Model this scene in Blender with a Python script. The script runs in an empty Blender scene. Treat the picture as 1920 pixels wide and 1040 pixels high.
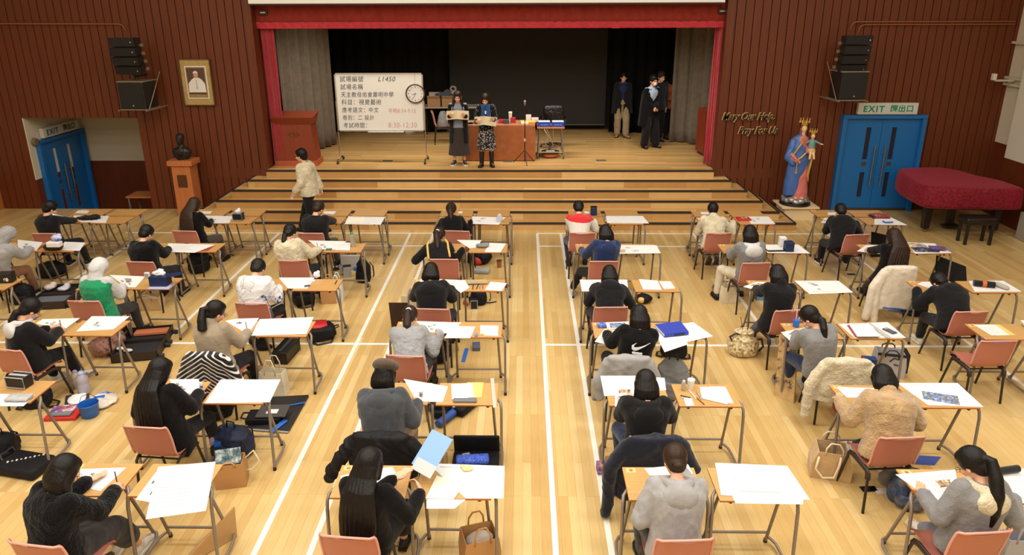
import bpy, bmesh, math, random, time
import numpy as np
from mathutils import Vector, Matrix, Quaternion, Euler
R = math.radians
PI = math.pi
random.seed(7)
S = bpy.context.scene
COL = S.collection

# ------------------------------------------------------------------ camera
CF, CT, CY, CR, CH, CCY = 1320.57, 0.321506, 0.0167703, -0.00330994, 4.32341, 441.972
_fw = Vector((-math.sin(CY)*math.cos(CT), math.cos(CY)*math.cos(CT), -math.sin(CT)))
_r = Vector((math.cos(CY), math.sin(CY), 0)); _u = _r.cross(_fw)
_r2 = _r*math.cos(CR)+_u*math.sin(CR); _u2 = -_r*math.sin(CR)+_u*math.cos(CR)
CAMP = Vector((0, 0, CH))
cd = bpy.data.cameras.new('camera'); cam = bpy.data.objects.new('camera', cd); COL.objects.link(cam)
cd.sensor_width = 36; cd.sensor_fit = 'HORIZONTAL'; cd.lens = CF/1920*36; cd.shift_y = -(520-CCY)/1920
cd.clip_start = .05; cd.clip_end = 200
cam.matrix_world = Matrix.Translation(CAMP) @ Matrix((( _r2.x, _u2.x, -_fw.x, 0), (_r2.y, _u2.y, -_fw.y, 0), (_r2.z, _u2.z, -_fw.z, 0), (0, 0, 0, 1)))
S.camera = cam
def ray(x, y): return _fw+_r2*((x-960)/CF)-_u2*((y-CCY)/CF)
def P(x, y, z=0.):            # point of the horizontal plane at height z seen at that place of the photograph
    d = ray(x, y); s = (z-CH)/d.z; return CAMP+d*s
def PIX(v):
    d = v-CAMP; z = d.dot(_fw); return 960+CF*d.dot(_r2)/z, CCY-CF*d.dot(_u2)/z
def PW(x, y, Y=14.82):        # point of the plane parallel to the stage wall at depth Y
    d = ray(x, y); s = Y/d.y; return CAMP+d*s

# ------------------------------------------------------------------ light
w = bpy.data.worlds.new('world'); S.world = w; w.use_nodes = True
w.node_tree.nodes['Background'].inputs[0].default_value = (1, .95, .88, 1)
w.node_tree.nodes['Background'].inputs[1].default_value = .04
S.view_settings.view_transform = 'Standard'; S.view_settings.look = 'None'
S.view_settings.gamma = 1; S.view_settings.exposure = -0.52; S.view_settings.use_curve_mapping = False
def area(name, loc, size, power, col=(1, .965, .90), rot=(0, 0, 0), spread=180):
    l = bpy.data.lights.new(name, 'AREA'); l.shape = 'RECTANGLE'; l.size = size[0]; l.size_y = size[1]
    l.energy = power; l.color = col; l.spread = R(spread)
    o = bpy.data.objects.new(name, l); COL.objects.link(o); o.location = loc; o.rotation_euler = rot; return o
# the hall's ceiling lamps, five bays across and five deep
for iy, yy in enumerate((-1.2, 1.8, 4.8, 7.8, 10.6)):
    for ix, xx in enumerate((-8.2, -4.4, -.6, 3.2, 7.0)):
        pw = 150 if abs(xx+.6) < 5 else 70
        if yy > 10: pw *= .55
        area('ceiling_lamp_light', (xx, yy, 6.9), (1.3, 1.3), pw)
# stage battens, hung behind the proscenium
for xx in (-3.4, -.6, 2.2):
    area('stage_lamp_light', (xx, 15.4, 4.6), (1.8, .3), 60, (1, .94, .84), (R(14), 0, 0), 110)

# ------------------------------------------------------------------ materials
MATS = {}
def newmat(name, col, rough=.6, metal=0., spec=.5, **k):
    if name in MATS: return MATS[name]
    m = bpy.data.materials.new(name); m.use_nodes = True; MATS[name] = m
    b = m.node_tree.nodes['Principled BSDF']
    b.inputs['Base Color'].default_value = (*col, 1); b.inputs['Roughness'].default_value = rough
    b.inputs['Metallic'].default_value = metal; b.inputs['Specular IOR Level'].default_value = spec
    for kk, v in k.items(): b.inputs[kk].default_value = v
    return m
def lin(r, g, b):
    f = lambda c: (c/255/12.92 if c/255 <= .04045 else ((c/255+.055)/1.055)**2.4)
    return (f(r), f(g), f(b))
class NT:
    def __init__(s, m): s.t = m.node_tree; s.b = s.t.nodes['Principled BSDF']
    def n(s, ty, **k):
        nd = s.t.nodes.new(ty)
        for a, v in k.items():
            if a in nd.inputs.keys() if hasattr(nd.inputs, 'keys') else False: nd.inputs[a].default_value = v
            else: setattr(nd, a, v)
        return nd
    def l(s, a, b): s.t.links.new(a, b)
    def obj(s): return s.n('ShaderNodeTexCoord').outputs['Object']
    def mapped(s, src, scale=(1, 1, 1), rot=(0, 0, 0), loc=(0, 0, 0)):
        mp = s.n('ShaderNodeMapping'); mp.inputs['Scale'].default_value = scale; mp.inputs['Rotation'].default_value = rot
        mp.inputs['Location'].default_value = loc; s.l(src, mp.inputs[0]); return mp.outputs[0]
    def noise(s, src, scale, detail=3, rough=.5):
        n = s.n('ShaderNodeTexNoise'); n.inputs['Scale'].default_value = scale; n.inputs['Detail'].default_value = detail
        n.inputs['Roughness'].default_value = rough; s.l(src, n.inputs['Vector']); return n.outputs['Fac']
    def ramp(s, src, stops):
        r = s.n('ShaderNodeValToRGB'); e = r.color_ramp.elements
        while len(e) < len(stops): e.new(.5)
        for i, (p, c) in enumerate(stops): e[i].position = p; e[i].color = (*c, 1)
        s.l(src, r.inputs[0]); return r.outputs[0]
    def mix(s, a, b, fac, blend='MIX'):
        m = s.n('ShaderNodeMix'); m.data_type = 'RGBA'; m.blend_type = blend
        for v, i in ((fac, 0), (a, 6), (b, 7)):
            if isinstance(v, (int, float)): m.inputs[i].default_value = v
            elif isinstance(v, tuple): m.inputs[i].default_value = (*v, 1)
            else: s.l(v, m.inputs[i])
        return m.outputs[2]
    def bump(s, src, dist, strength=1.):
        b = s.n('ShaderNodeBump'); b.inputs['Distance'].default_value = dist; b.inputs['Strength'].default_value = strength
        s.l(src, b.inputs['Height']); s.l(b.outputs[0], s.b.inputs['Normal'])
def sc(c, k): return tuple(min(1, v*k) for v in c)
def wood(name, col, scale=(2, 30, 30), rough=.45, var=.35):
    if name in MATS: return MATS[name]
    m = newmat(name, col, rough); t = NT(m); v = t.mapped(t.obj(), scale)
    f = t.noise(v, 1.6, 5, .6); c = t.ramp(f, [(.25, sc(col, 1-var)), (.7, sc(col, 1+var*.5))])
    t.l(c, t.b.inputs['Base Color']); t.bump(f, .001, .3); return m
def planks(name, cols, along='Y', w=.075, length=1.1, rough=.22, seam=.6):
    m = newmat(name, cols[1], rough); t = NT(m)
    v = t.mapped(t.obj(), (1, 1, 1), (0, 0, R(90) if along == 'Y' else 0))
    b = t.n('ShaderNodeTexBrick'); t.l(v, b.inputs['Vector'])
    b.offset = .37; b.offset_frequency = 3; b.squash = 1
    b.inputs['Color1'].default_value = (0, 0, 0, 1); b.inputs['Color2'].default_value = (1, 1, 1, 1); b.inputs['Mortar'].default_value = (.5, .5, .5, 1)
    b.inputs['Scale'].default_value = 1; b.inputs['Mortar Size'].default_value = .0011; b.inputs['Mortar Smooth'].default_value = .3
    b.inputs['Bias'].default_value = 0; b.inputs['Brick Width'].default_value = length; b.inputs['Row Height'].default_value = w
    c = t.ramp(b.outputs['Color'], [(0, cols[0]), (.35, cols[1]), (.8, cols[2]), (1, cols[3])])
    g = t.noise(t.mapped(v, (3, 60, 1)), 1.5, 4, .6)
    c = t.mix(c, t.ramp(g, [(.3, (.8, .76, .7)), (.7, (1, 1, 1))]), .5, 'MULTIPLY')
    c = t.mix(c, t.ramp(t.noise(v, .35, 2), [(.35, (.93, .91, .86)), (.65, (1, 1, 1))]), .7, 'MULTIPLY')
    c = t.mix(c, sc(cols[0], seam), b.outputs['Fac'])
    t.l(c, t.b.inputs['Base Color'])
    rr = t.n('ShaderNodeMapRange'); t.l(g, rr.inputs[0]); rr.inputs[3].default_value = rough*.8; rr.inputs[4].default_value = rough*1.4
    t.l(rr.outputs[0], t.b.inputs['Roughness'])
    return m
def cloth(name, col, rough=.92, fuzz=.0015, scale=220, weave=False, spec=.2, sheen=.25, var=.12):
    if name in MATS: return MATS[name]
    m = newmat(name, col, rough, spec=spec); t = NT(m); o = t.obj()
    f = t.noise(o, scale, 2); f2 = t.noise(o, 9, 3)
    c = t.ramp(f2, [(.3, sc(col, 1-var)), (.7, sc(col, 1+var))]); t.l(c, t.b.inputs['Base Color'])
    a = t.n('ShaderNodeMath'); a.operation = 'ADD'; t.l(f, a.inputs[0])
    b = t.n('ShaderNodeMath'); b.operation = 'MULTIPLY'; t.l(t.noise(o, 16, 3, .6), b.inputs[0]); b.inputs[1].default_value = 3.; t.l(b.outputs[0], a.inputs[1])
    t.bump(a.outputs[0], fuzz*2.2, .8); t.b.inputs['Sheen Weight'].default_value = sheen; t.b.inputs['Sheen Roughness'].default_value = .5
    return m
def fleece(name, col): return cloth(name, col, 1., .006, 75, sheen=.5, var=.2)

PAPER = newmat('paper', (.74, .74, .73), .8)
INK = newmat('ink', (.14, .14, .16), .8)
GREYINK = newmat('grey_ink', (.42, .42, .43), .8)
STEEL = newmat('grey_steel_tube', lin(135, 125, 115), .42, .35)
CHROME = newmat('chrome', (.7, .68, .64), .22, 1.)
BLACKM = newmat('black_metal', (.012, .010, .009), .4)
RUBBER = newmat('black_rubber', (.008, .008, .008), .6)
DESKTOP = wood('desk_laminate', lin(196, 152, 92), (2.5, 30, 1), .35, .16)
EDGE = newmat('desk_edge', lin(176, 104, 48), .5)
SHELL = newmat('terracotta_plastic', lin(180, 112, 95), .42)
_t = NT(SHELL); _t.bump(_t.noise(_t.obj(), 400, 2), .0006, .5)

# ------------------------------------------------------------------ mesh building
def rotmat(axis_from, axis_to): return Vector(axis_from).rotation_difference(Vector(axis_to)).to_matrix()
class MB:
    def __init__(s): s.v = []; s.f = []; s.m = []
    def add(s, vs, fs, mi=0):
        o = len(s.v); s.v += [tuple(v) for v in vs]; s.f += [tuple(i+o for i in f) for f in fs]; s.m += [mi]*len(fs); return s
    def box(s, c, d, rot=None, mi=0, taper=1.):
        c = Vector(c); x, y, z = d[0]/2, d[1]/2, d[2]/2
        vs = [Vector((a*x*(taper if e > 0 else 1), b*y*(taper if e > 0 else 1), e*z)) for e in (-1, 1) for b in (-1, 1) for a in (-1, 1)]
        if rot is not None: vs = [rot @ v for v in vs]
        return s.add([v+c for v in vs], [(0, 2, 3, 1), (4, 5, 7, 6), (0, 1, 5, 4), (2, 6, 7, 3), (0, 4, 6, 2), (1, 3, 7, 5)], mi)
    def rbox(s, c, d, r=.01, rot=None, mi=0):      # box with bevelled edges
        bm = bmesh.new(); bmesh.ops.create_cube(bm, size=1)
        for v in bm.verts: v.co = Vector((v.co.x*d[0], v.co.y*d[1], v.co.z*d[2]))
        bmesh.ops.bevel(bm, geom=bm.edges[:], offset=min(r, min(d)*.45), segments=2, affect='EDGES', profile=.5)
        bm.verts.index_update()
        vs = [(rot @ v.co if rot is not None else v.co)+Vector(c) for v in bm.verts]
        s.add(vs, [tuple(v.index for v in f.verts) for f in bm.faces], mi); bm.free(); return s
    def hexa(s, pts, mi=0):       # 4 bottom pts, 4 top pts (same order)
        return s.add(pts, [(3, 2, 1, 0), (4, 5, 6, 7), (0, 1, 5, 4), (1, 2, 6, 5), (2, 3, 7, 6), (3, 0, 4, 7)], mi)
    def loft(s, rings, mi=0, cap=True, closed=False):
        n = len(rings[0]); vs = [v for r in rings for v in r]; fs = []
        m = len(rings)
        for i in range(m if closed else m-1):
            for j in range(n): fs.append((i*n+j, i*n+(j+1) % n, ((i+1) % m)*n+(j+1) % n, ((i+1) % m)*n+j))
        if cap and not closed: fs.append(tuple(reversed(range(n)))); fs.append(tuple((m-1)*n+j for j in range(n)))
        return s.add(vs, fs, mi)
    def ell_ring(s, c, rx, ry, n=16, rot=None, pw=1.):
        out = []
        for j in range(n):
            a = 2*PI*j/n; ca, sa = math.cos(a), math.sin(a)
            v = Vector((rx*math.copysign(abs(ca)**pw, ca), ry*math.copysign(abs(sa)**pw, sa), 0))
            if rot is not None: v = rot @ v
            out.append(v+Vector(c))
        return out
    def tube(s, pts, r, n=8, mi=0, radii=None, cap=True, flat=1.):
        pts = [Vector(p) for p in pts]; rings = []
        up = None
        for i, p in enumerate(pts):
            d = (pts[min(i+1, len(pts)-1)]-pts[max(i-1, 0)])
            if d.length < 1e-9: d = Vector((0, 0, 1))
            d.normalize()
            if up is None:
                up = d.orthogonal().normalized()
                if abs(d.z) < .9: up = (Vector((0, 0, 1))-d*d.z).normalized()
            else: up = (up-d*up.dot(d)); up = up.normalized() if up.length > 1e-6 else d.orthogonal().normalized()
            sd = d.cross(up); rr = radii[i] if radii else r
            rings.append([p+(sd*math.cos(2*PI*j/n)+up*math.sin(2*PI*j/n)*flat)*rr for j in range(n)])
        return s.loft(rings, mi, cap)
    def cyl(s, a, b, r, r2=None, n=12, mi=0):
        return s.tube([a, b], r, n, mi, [r, r if r2 is None else r2])
    def ell(s, c, rad, rot=None, nu=12, nv=8, mi=0):
        c = Vector(c); vs = []; fs = []
        for i in range(1, nv):
            th = PI*i/nv
            for j in range(nu):
                v = Vector((rad[0]*math.sin(th)*math.cos(2*PI*j/nu), rad[1]*math.sin(th)*math.sin(2*PI*j/nu), rad[2]*math.cos(th)))
                vs.append(c+(rot @ v if rot is not None else v))
        t = Vector((0, 0, rad[2])); t = rot @ t if rot is not None else t
        vs += [c+t, c-t]; T = len(vs)-2; B = T+1
        for i in range(nv-2):
            for j in range(nu): fs.append((i*nu+j, (i+1)*nu+j, (i+1)*nu+(j+1) % nu, i*nu+(j+1) % nu))
        for j in range(nu): fs.append((T, j, (j+1) % nu)); fs.append((B, (nv-2)*nu+(j+1) % nu, (nv-2)*nu+j))
        return s.add(vs, fs, mi)
    def cap(s, a, b, ra, rb, n=12, mi=0, fl=None):        # rounded cone a -> b
        a = Vector(a); b = Vector(b); d = b-a; L = d.length
        if L < 1e-6: return s.ell(a, (ra, ra, ra), mi=mi)
        q = rotmat((0, 0, 1), d/L); rings = []
        for k in range(5):
            th = PI/2*(1-k/4.) if k < 5 else 0
            th = PI/2*(k+.35)/4.35; rings.append((-ra*math.cos(th), ra*math.sin(th)))
        for k in range(5):
            th = PI/2*(4-k+.35)/4.35; rings.append((L+rb*math.cos(th), rb*math.sin(th)))
        rr = [[a+q @ Vector((r*math.cos(2*PI*j/n), r*math.sin(2*PI*j/n)*(fl or 1), z)) for j in range(n)] for z, r in rings]
        return s.loft(rr, mi)
    def prism(s, poly, z0, z1, mi=0, M=None):    # extrude a 2-D outline
        n = len(poly); vs = [Vector((x, y, z0)) for x, y in poly]+[Vector((x, y, z1)) for x, y in poly]
        if M is not None: vs = [M @ v for v in vs]
        return s.add(vs, [tuple(reversed(range(n))), tuple(range(n, 2*n))]+[(i, (i+1) % n, (i+1) % n+n, i+n) for i in range(n)], mi)
    def mesh(s, name, mats, smooth=False):
        me = bpy.data.meshes.new(name); me.from_pydata(s.v, [], s.f)
        for m in (mats if isinstance(mats, (list, tuple)) else [mats]): me.materials.append(m)
        if any(s.m): me.polygons.foreach_set('material_index', s.m)
        if smooth: me.polygons.foreach_set('use_smooth', [True]*len(me.polygons))
        me.update(); return me
    def build(s, name, mats, parent=None, smooth=False, loc=None, sharp=None):
        me = s.mesh(name, mats, smooth)
        bm = bmesh.new(); bm.from_mesh(me); bmesh.ops.recalc_face_normals(bm, faces=bm.faces[:]); bm.to_mesh(me); bm.free()
        if smooth and sharp is not None: me.set_sharp_from_angle(angle=R(sharp))
        o = bpy.data.objects.new(name, me); COL.objects.link(o)
        if parent: o.parent = parent
        if loc is not None: o.location = loc
        return o
_seed = [0]
def wrinkle(co, nr, amp, freq=11., ani=None):
    _seed[0] += 1; rs = np.random.RandomState(_seed[0]*13 % 9973)
    q = co*freq
    if ani is not None: q = q*np.array(ani)
    w1 = np.zeros(len(co))
    warp = np.stack([np.sin(q @ rs.normal(size=3)*.7+rs.rand()*6) for _ in range(3)], 1)*1.1
    for k in range(3):
        d = rs.normal(size=3); d /= np.linalg.norm(d)
        w1 += (1-np.abs(np.sin((q+warp) @ d*(1+.5*k)+rs.rand()*6)))**2/(1+.5*k)
    w1 -= w1.mean()
    return co+nr*(w1*amp)[:, None]
def blob(mb, name, mat, parent=None, voxel=.012, it=3, amp=0., freq=11., ani=None, flatz=None, loc=None, fac=.5):
    me = mb.mesh(name+'_src', [], True)
    o = bpy.data.objects.new(name, me); COL.objects.link(o)
    md = o.modifiers.new('r', 'REMESH'); md.mode = 'VOXEL'; md.voxel_size = voxel; md.adaptivity = 0; md.use_smooth_shade = True
    if it: sm = o.modifiers.new('s', 'SMOOTH'); sm.iterations = it; sm.factor = fac
    dg = bpy.context.evaluated_depsgraph_get(); me2 = bpy.data.meshes.new_from_object(o.evaluated_get(dg))
    o.modifiers.clear(); o.data = me2; me2.name = name; bpy.data.meshes.remove(me)
    if amp:
        n = len(me2.vertices); co = np.empty(n*3, 'f'); me2.vertices.foreach_get('co', co); nr = np.empty(n*3, 'f'); me2.vertex_normals.foreach_get('vector', nr)
        co = wrinkle(co.reshape(-1, 3).astype('d'), nr.reshape(-1, 3), amp, freq, ani)
        me2.vertices.foreach_set('co', co.astype('f').ravel()); me2.update()
    me2.materials.clear()
    for m in (mat if isinstance(mat, (list, tuple)) else [mat]): me2.materials.append(m)
    me2.polygons.foreach_set('use_smooth', [True]*len(me2.polygons))
    if parent: o.parent = parent
    if loc is not None: o.location = loc
    return o
def empty(name, loc=(0, 0, 0), rz=0, label=None, cat=None, group=None):
    o = bpy.data.objects.new(name, None); COL.objects.link(o); o.location = loc; o.rotation_euler = (0, 0, rz); o.empty_display_size = .1
    if label: o['label'] = label
    if cat: o['category'] = cat
    if group: o['group'] = group
    return o
def tag(o, label, cat, group=None):
    o['label'] = label; o['category'] = cat
    if group: o['group'] = group
    return o
def struct(o): o['kind'] = 'structure'; return o
def kids(o): return [c for c in o.children]
def dup(root, loc, rz=0, label=None, group=None):
    r = root.copy(); COL.objects.link(r); r.location = loc; r.rotation_euler = (0, 0, rz)
    if label: r['label'] = label
    if group: r['group'] = group
    for ch in list(root.children):
        c = ch.copy(); COL.objects.link(c); c.parent = r
        for g in list(ch.children):
            d = g.copy(); COL.objects.link(d); d.parent = c
    return r
def text_mesh(body, size, name, mat, parent=None, extrude=.002, shear=0., align='LEFT', M=None, weight=0., xs=1., space=1.):
    cu = bpy.data.curves.new(name, 'FONT'); cu.body = body; cu.size = size; cu.extrude = extrude; cu.shear = shear
    cu.align_x = align; cu.offset = weight; cu.space_character = space
    o = bpy.data.objects.new(name, cu); COL.objects.link(o)
    dg = bpy.context.evaluated_depsgraph_get(); me = bpy.data.meshes.new_from_object(o.evaluated_get(dg))
    bpy.data.objects.remove(o); me.name = name; me.materials.clear(); me.materials.append(mat)
    if xs != 1: me.transform(Matrix.Diagonal((xs, 1, 1, 1)))
    if M is not None: me.transform(M)
    o = bpy.data.objects.new(name, me); COL.objects.link(o)
    if parent: o.parent = parent
    return o
FRONT = Matrix.Rotation(R(90), 4, 'X')     # text standing upright, read from the hall

# ================================================================== THE SETTING
MAPLE = [lin(204, 169, 108), lin(213, 181, 120), lin(218, 188, 128), lin(226, 199, 143)]
FLOORM = planks('maple_floor', MAPLE, 'Y', .083, 1.35, .2)
LINEM = newmat('court_line_paint', (.85, .83, .76), .35)
STAGEFLOOR = planks('stage_boards', [lin(186, 142, 84), lin(200, 158, 98), lin(210, 170, 110), lin(220, 182, 124)], 'X', .07, 1.6, .28)
YW = 14.82
HX0, HX1 = -10.66, -8.19
SH, SD, SY = .15, .27, 13.34
b = MB()
b.box((-.8, 5.41, -.1), (21.6, 18.82, .2))
XR = 3.32467; XL = -4.80928; Y0 = 13.134
def floor_line(x0, y0, x1, y1, w=.05):
    if abs(x1-x0) < 1e-6: b.box((x0, (y0+y1)/2, .0008), (w, abs(y1-y0), .0016), mi=1)
    else: b.box(((x0+x1)/2, y0, .0011), (abs(x1-x0), w, .0022), mi=1)
for xx in (XL+2.59, XL+3.05, XR-2.59, XR-3.05, XR+2.59, XL-2.59): floor_line(xx, -4, xx, Y0)
floor_line(XL, Y0-4.72, XL, Y0); floor_line(XR, Y0-4.72, XR, Y0)
for (a, c) in ((XL-3.05, XL+3.05), (XR-3.05, XR+3.05)):
    floor_line(a, Y0, c, Y0); floor_line(a, Y0-.76, c, Y0-.76); floor_line(a, Y0-4.72, c, Y0-4.72)
floor_line(-9.5, Y0-7.9, -8.2, Y0-7.9)
struct(b.build('floor', [FLOORM, LINEM]))

WALLW = wood('dark_wall_timber', lin(100, 43, 6), (14, 14, .9), .55, .25)
GAP = newmat('wall_gap', lin(58, 22, 6), .9)
LIGHTW = wood('light_oak', lin(176, 106, 50), (20, 20, 2), .45, .2)
CREAM = newmat('cream_plaster', lin(206, 196, 172), .8)
CREAM2 = newmat('pale_grey_plaster', lin(214, 206, 190), .8)
DADO = wood('dado_timber', lin(100, 44, 16), (10, 10, 1), .45, .25)
random.seed(3)
def boards(b, x0, x1, z0, z1, y=YW, pitch=.168):
    b.box(((x0+x1)/2, y+.09, (z0+z1)/2), (x1-x0, .1, z1-z0), mi=1)
    n = max(1, round((x1-x0)/pitch)); p = (x1-x0)/n
    for i in range(n):
        b.rbox((x0+p*(i+.5), y+.02+random.uniform(-.002, .002), (z0+z1)/2), (p-.014, .04, z1-z0), .004)
TOP = 6.9
b = MB(); boards(b, -11.5, HX0, 0, TOP); boards(b, HX1, -5.52, 0, TOP); boards(b, HX0, HX1, 2.0, TOP)
b.box((-11.1, YW+.07, 1.0), (.8, .1, 2.0), mi=1)
struct(b.build('wall_front_left', [WALLW, GAP], smooth=False))
b = MB(); boards(b, 4.08, 6.66, 0, TOP); boards(b, 8.28, 10.0, 0, TOP); boards(b, 6.66, 8.28, 2.06, TOP)
struct(b.build('wall_front_right', [WALLW, GAP]))
# proscenium returns (a slim post each side going back to the curtain track)
b = MB()
b.box((-5.56, 14.93, 3.45), (.14, .3, TOP)); b.box((-5.53, 15.0, 3.45), (.05, .44, TOP), mi=1)
b.box((4.13, 14.93, 3.45), (.14, .3, TOP)); b.box((4.1, 15.0, 3.45), (.05, .44, TOP), mi=1)
struct(b.build('trim_1', [DADO, WALLW]))
# masonry above the proscenium and the plain side, back and upper walls of the hall
b = MB(); b.box((-.72, 15.0, 5.7), (9.7, .12, 2.5)); struct(b.build('wall_front_upper', CREAM))
b = MB(); b.box((-.8, -4.1, 3.4), (21.6, .2, 7.2)); struct(b.build('wall_back', CREAM))
b = MB()
b.box((-11.6, 5.4, 3.9), (.2, 19.2, 6.2)); b.box((-11.6, 5.4, .4), (.2, 19.2, .8), mi=1)
struct(b.build('wall_left', [CREAM, LIGHTW]))
b = MB()
b.box((10.0, 5.4, 4.25), (.2, 19.2, 5.5)); b.box((10.0, 5.4, .75), (.2, 19.2, 1.5), mi=1)
struct(b.build('wall_right', [CREAM, DADO]))
b = MB()
b.box((10.0-.14, 13.3, 4.1), (.3, 1.7, 5.6)); b.box((10.0-.14, 13.3, .65), (.3, 1.7, 1.3), mi=1)
struct(b.build('wall_right_pier', [CREAM2, DADO]))
b = MB(); b.box((-.8, 5.4, 7.1), (21.6, 19.2, .2)); struct(b.build('ceiling', CREAM2))

# ---- sunken side corridor with its blue door
ZH = -.6
b = MB(); b.box((-9.4, 15.9, ZH-.05), (3.2, 2.2, .1)); struct(b.build('floor_corridor', LIGHTW))
b = MB()
b.box((-9.3, 16.84, 1.5), (3.2, .1, 1.75)); b.box((-9.3, 16.83, .02), (3.2, .12, 1.26), mi=1)
b.box((HX0+.012, 15.84, 1.32), (.024, 2.03, 1.36)); b.box((HX0+.013, 15.84, .02), (.028, 2.03, 1.26), mi=1)
b.box((HX1+.35, 15.85, 1.0), (.1, 2.0, 3.2), mi=0)
b.box((-9.3, 14.86, -.33), (3.0, .05, .62), mi=1)
struct(b.build('wall_corridor', [CREAM, DADO]))
b = MB(); b.box((-9.3, 15.9, 2.42), (3.2, 2.1, .1)); struct(b.build('ceiling_corridor', CREAM))
BLUE = newmat('blue_door_paint', lin(22, 104, 172), .42)
DARKGLASS = newmat('dark_glass', lin(44, 44, 56), .15)
DAYGLASS = newmat('daylit_glass', lin(90, 160, 255), .3); DAYGLASS.node_tree.nodes['Principled BSDF'].inputs['Emission Color'].default_value = (*lin(90, 160, 255), 1)
DAYGLASS.node_tree.nodes['Principled BSDF'].inputs['Emission Strength'].default_value = 1.6
BRASS = newmat('satin_handle', lin(176, 160, 128), .3, .9)
# a double door: leaves in local x (width W), z up, facing -y
def double_door(name, W, H, glass, origin, rz):
    root = struct(empty(name, origin, rz))
    f = MB()
    f.box((-.04, 0, H/2), (.08, .16, H)); f.box((W+.04, 0, H/2), (.08, .16, H)); f.box((W/2, 0, H+.03), (W+.16, .16, .07))
    f.build('door_frame', BLUE, root)
    for k in (0, 1):
        lf = MB(); x0 = k*W/2; lw = W/2
        cx = x0+lw*(.66 if k == 0 else .34)
        g0, g1 = cx-.05, cx+.05
        lf.box(((x0+.004+g0)/2, .03, H/2), (g0-x0-.004, .045, H)); lf.box(((g1+x0+lw-.004)/2, .03, H/2), (x0+lw-.004-g1, .045, H))
        for (z0, z1) in ((0, .30), (.84, .98), (1.06, 1.12), (1.80, H)): lf.box((cx, .03, (z0+z1)/2), (.1, .045, z1-z0))
        leaf = lf.build('door_leaf', BLUE, root)
        for (z0, z1) in ((.30, .84), (1.12, 1.80)):
            p = MB(); p.box((cx, .04, (z0+z1)/2), (.1, .012, z1-z0)); p.build('vision_panel', glass, leaf)
        p = MB(); p.box((cx, .036, 1.02), (.1, .03, .08)); p.build('lock_plate', newmat('lock_brown', lin(96, 56, 20), .4), leaf)
        hx = x0+lw*(.86 if k == 0 else .14)
        h = MB(); h.cyl((hx, -.06, .55), (hx, -.06, 1.42), .014); h.cyl((hx, -.06, .72), (hx, .02, .72), .009); h.cyl((hx, -.06, 1.26), (hx, .02, 1.26), .009)
        h.build('door_handle', BRASS, leaf, smooth=True, sharp=40)
    kp = MB(); kp.box((W/2, 0, .03), (W, .03, .05)); kp.build('threshold', newmat('threshold_brown', lin(70, 52, 34), .5), root)
    return root
double_door('door_1', 1.56, 2.0, DARKGLASS, (6.71, 14.78, 0), 0)
double_door('door_2', 1.5, 2.0, DAYGLASS, (HX0+.04, 15.1, ZH), R(90))
# exit signs
SIGNW = newmat('exit_sign_face', lin(196, 204, 200), .5); GREEN = newmat('exit_green', lin(14, 132, 92), .5); SIGNF = newmat('exit_sign_frame', lin(206, 200, 184), .5)
def exit_sign(loc, rz, wdt, hgt, label, ink):
    r = empty('exit_sign', loc, rz, label, 'exit sign')
    b = MB(); b.rbox((0, 0, 0), (wdt, .09, hgt), .008); b.build('sign_box', SIGNF, r)
    b = MB(); b.box((0, -.047, 0), (wdt*.93, .006, hgt*.72)); b.build('sign_face', SIGNW, r)
    text_mesh('EXIT', hgt*.74, 'exit_lettering', ink, r, .002, M=Matrix.Translation((-wdt*.42, -.053, -hgt*.26)) @ FRONT, weight=.004, xs=1.02, space=1.25)
    text_mesh('閃出口', hgt*.66, 'exit_characters', ink, r, .002, M=Matrix.Translation((wdt*.03, -.053, -hgt*.22)) @ FRONT, weight=.003, xs=1.0, space=1.1)
exit_sign((7.5, 14.73, 2.20), 0, 1.22, .235, 'illuminated style green and white exit sign above the right blue double door', GREEN)
exit_sign((HX0+.08, 15.86, 1.60), R(90), 1.3, .22, 'pale exit sign above the blue door in the sunken side corridor', newmat('exit_dark', lin(40, 66, 76), .5))
b = MB(); b.cyl((HX0+.05, 14.97, 1.46), (HX0+.12, 14.97, 1.46), .09, .075, 16); tag(b.build('emergency_lamp', newmat('dull_lamp', lin(110, 98, 80), .4), smooth=True, sharp=40), 'round grey fitting on the corridor wall beside the exit sign', 'lamp')
# small bench in the corridor mouth
r = empty('side_table', (-8.60, 15.25, ZH), 0, 'low light-topped wooden table in the right corner of the side corridor', 'table')
b = MB(); b.rbox((0, .1, .78), (.62, .5, .04), .006); b.build('tabletop', LIGHTW, r)
for sx in (-.27, .27):
    for sy in (-.1, .3):
        b = MB(); b.cyl((sx, sy, .76), (sx, sy, 0), .02); b.build('leg', STEEL, r)

# ---- steps and stage
STAGEZ = SH*6
BLACKEDGE = newmat('black_nosing', lin(42, 36, 30), .55)
RISER = planks('riser_boards', [lin(184, 138, 80), lin(200, 156, 96), lin(212, 172, 112), lin(222, 186, 126)], 'X', .075, 1.3, .3)
RX = [5.38, 5.13, 4.87, 4.62, 4.36, 4.05]; LX = [-6.85, -6.59, -6.33, -6.09, -5.83, -5.52]
b = MB()
for i in range(6):
    y0 = SY+SD*i; z1 = SH*(i+1); y1 = YW-.002 if i < 5 else 14.86
    b.box(((LX[i]+RX[i])/2, (y0+y1)/2, (SH*i+z1)/2), (RX[i]-LX[i], y1-y0, SH))
st = struct(b.build('floor_steps', RISER))
for i in range(6):
    y0 = SY+SD*i; z1 = SH*(i+1); e = MB(); t_ = .045
    e.box(((LX[i]+RX[i])/2, y0+.014, z1-.012), (RX[i]-LX[i]+.01, .05, .036))
    if i < 5:
        for xx in (LX[i]+.014, RX[i]-.014): e.box((xx, (y0+YW)/2, z1-.012), (.04, YW-y0-.01, .036))
    e.build('nosing', BLACKEDGE, st)
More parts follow.
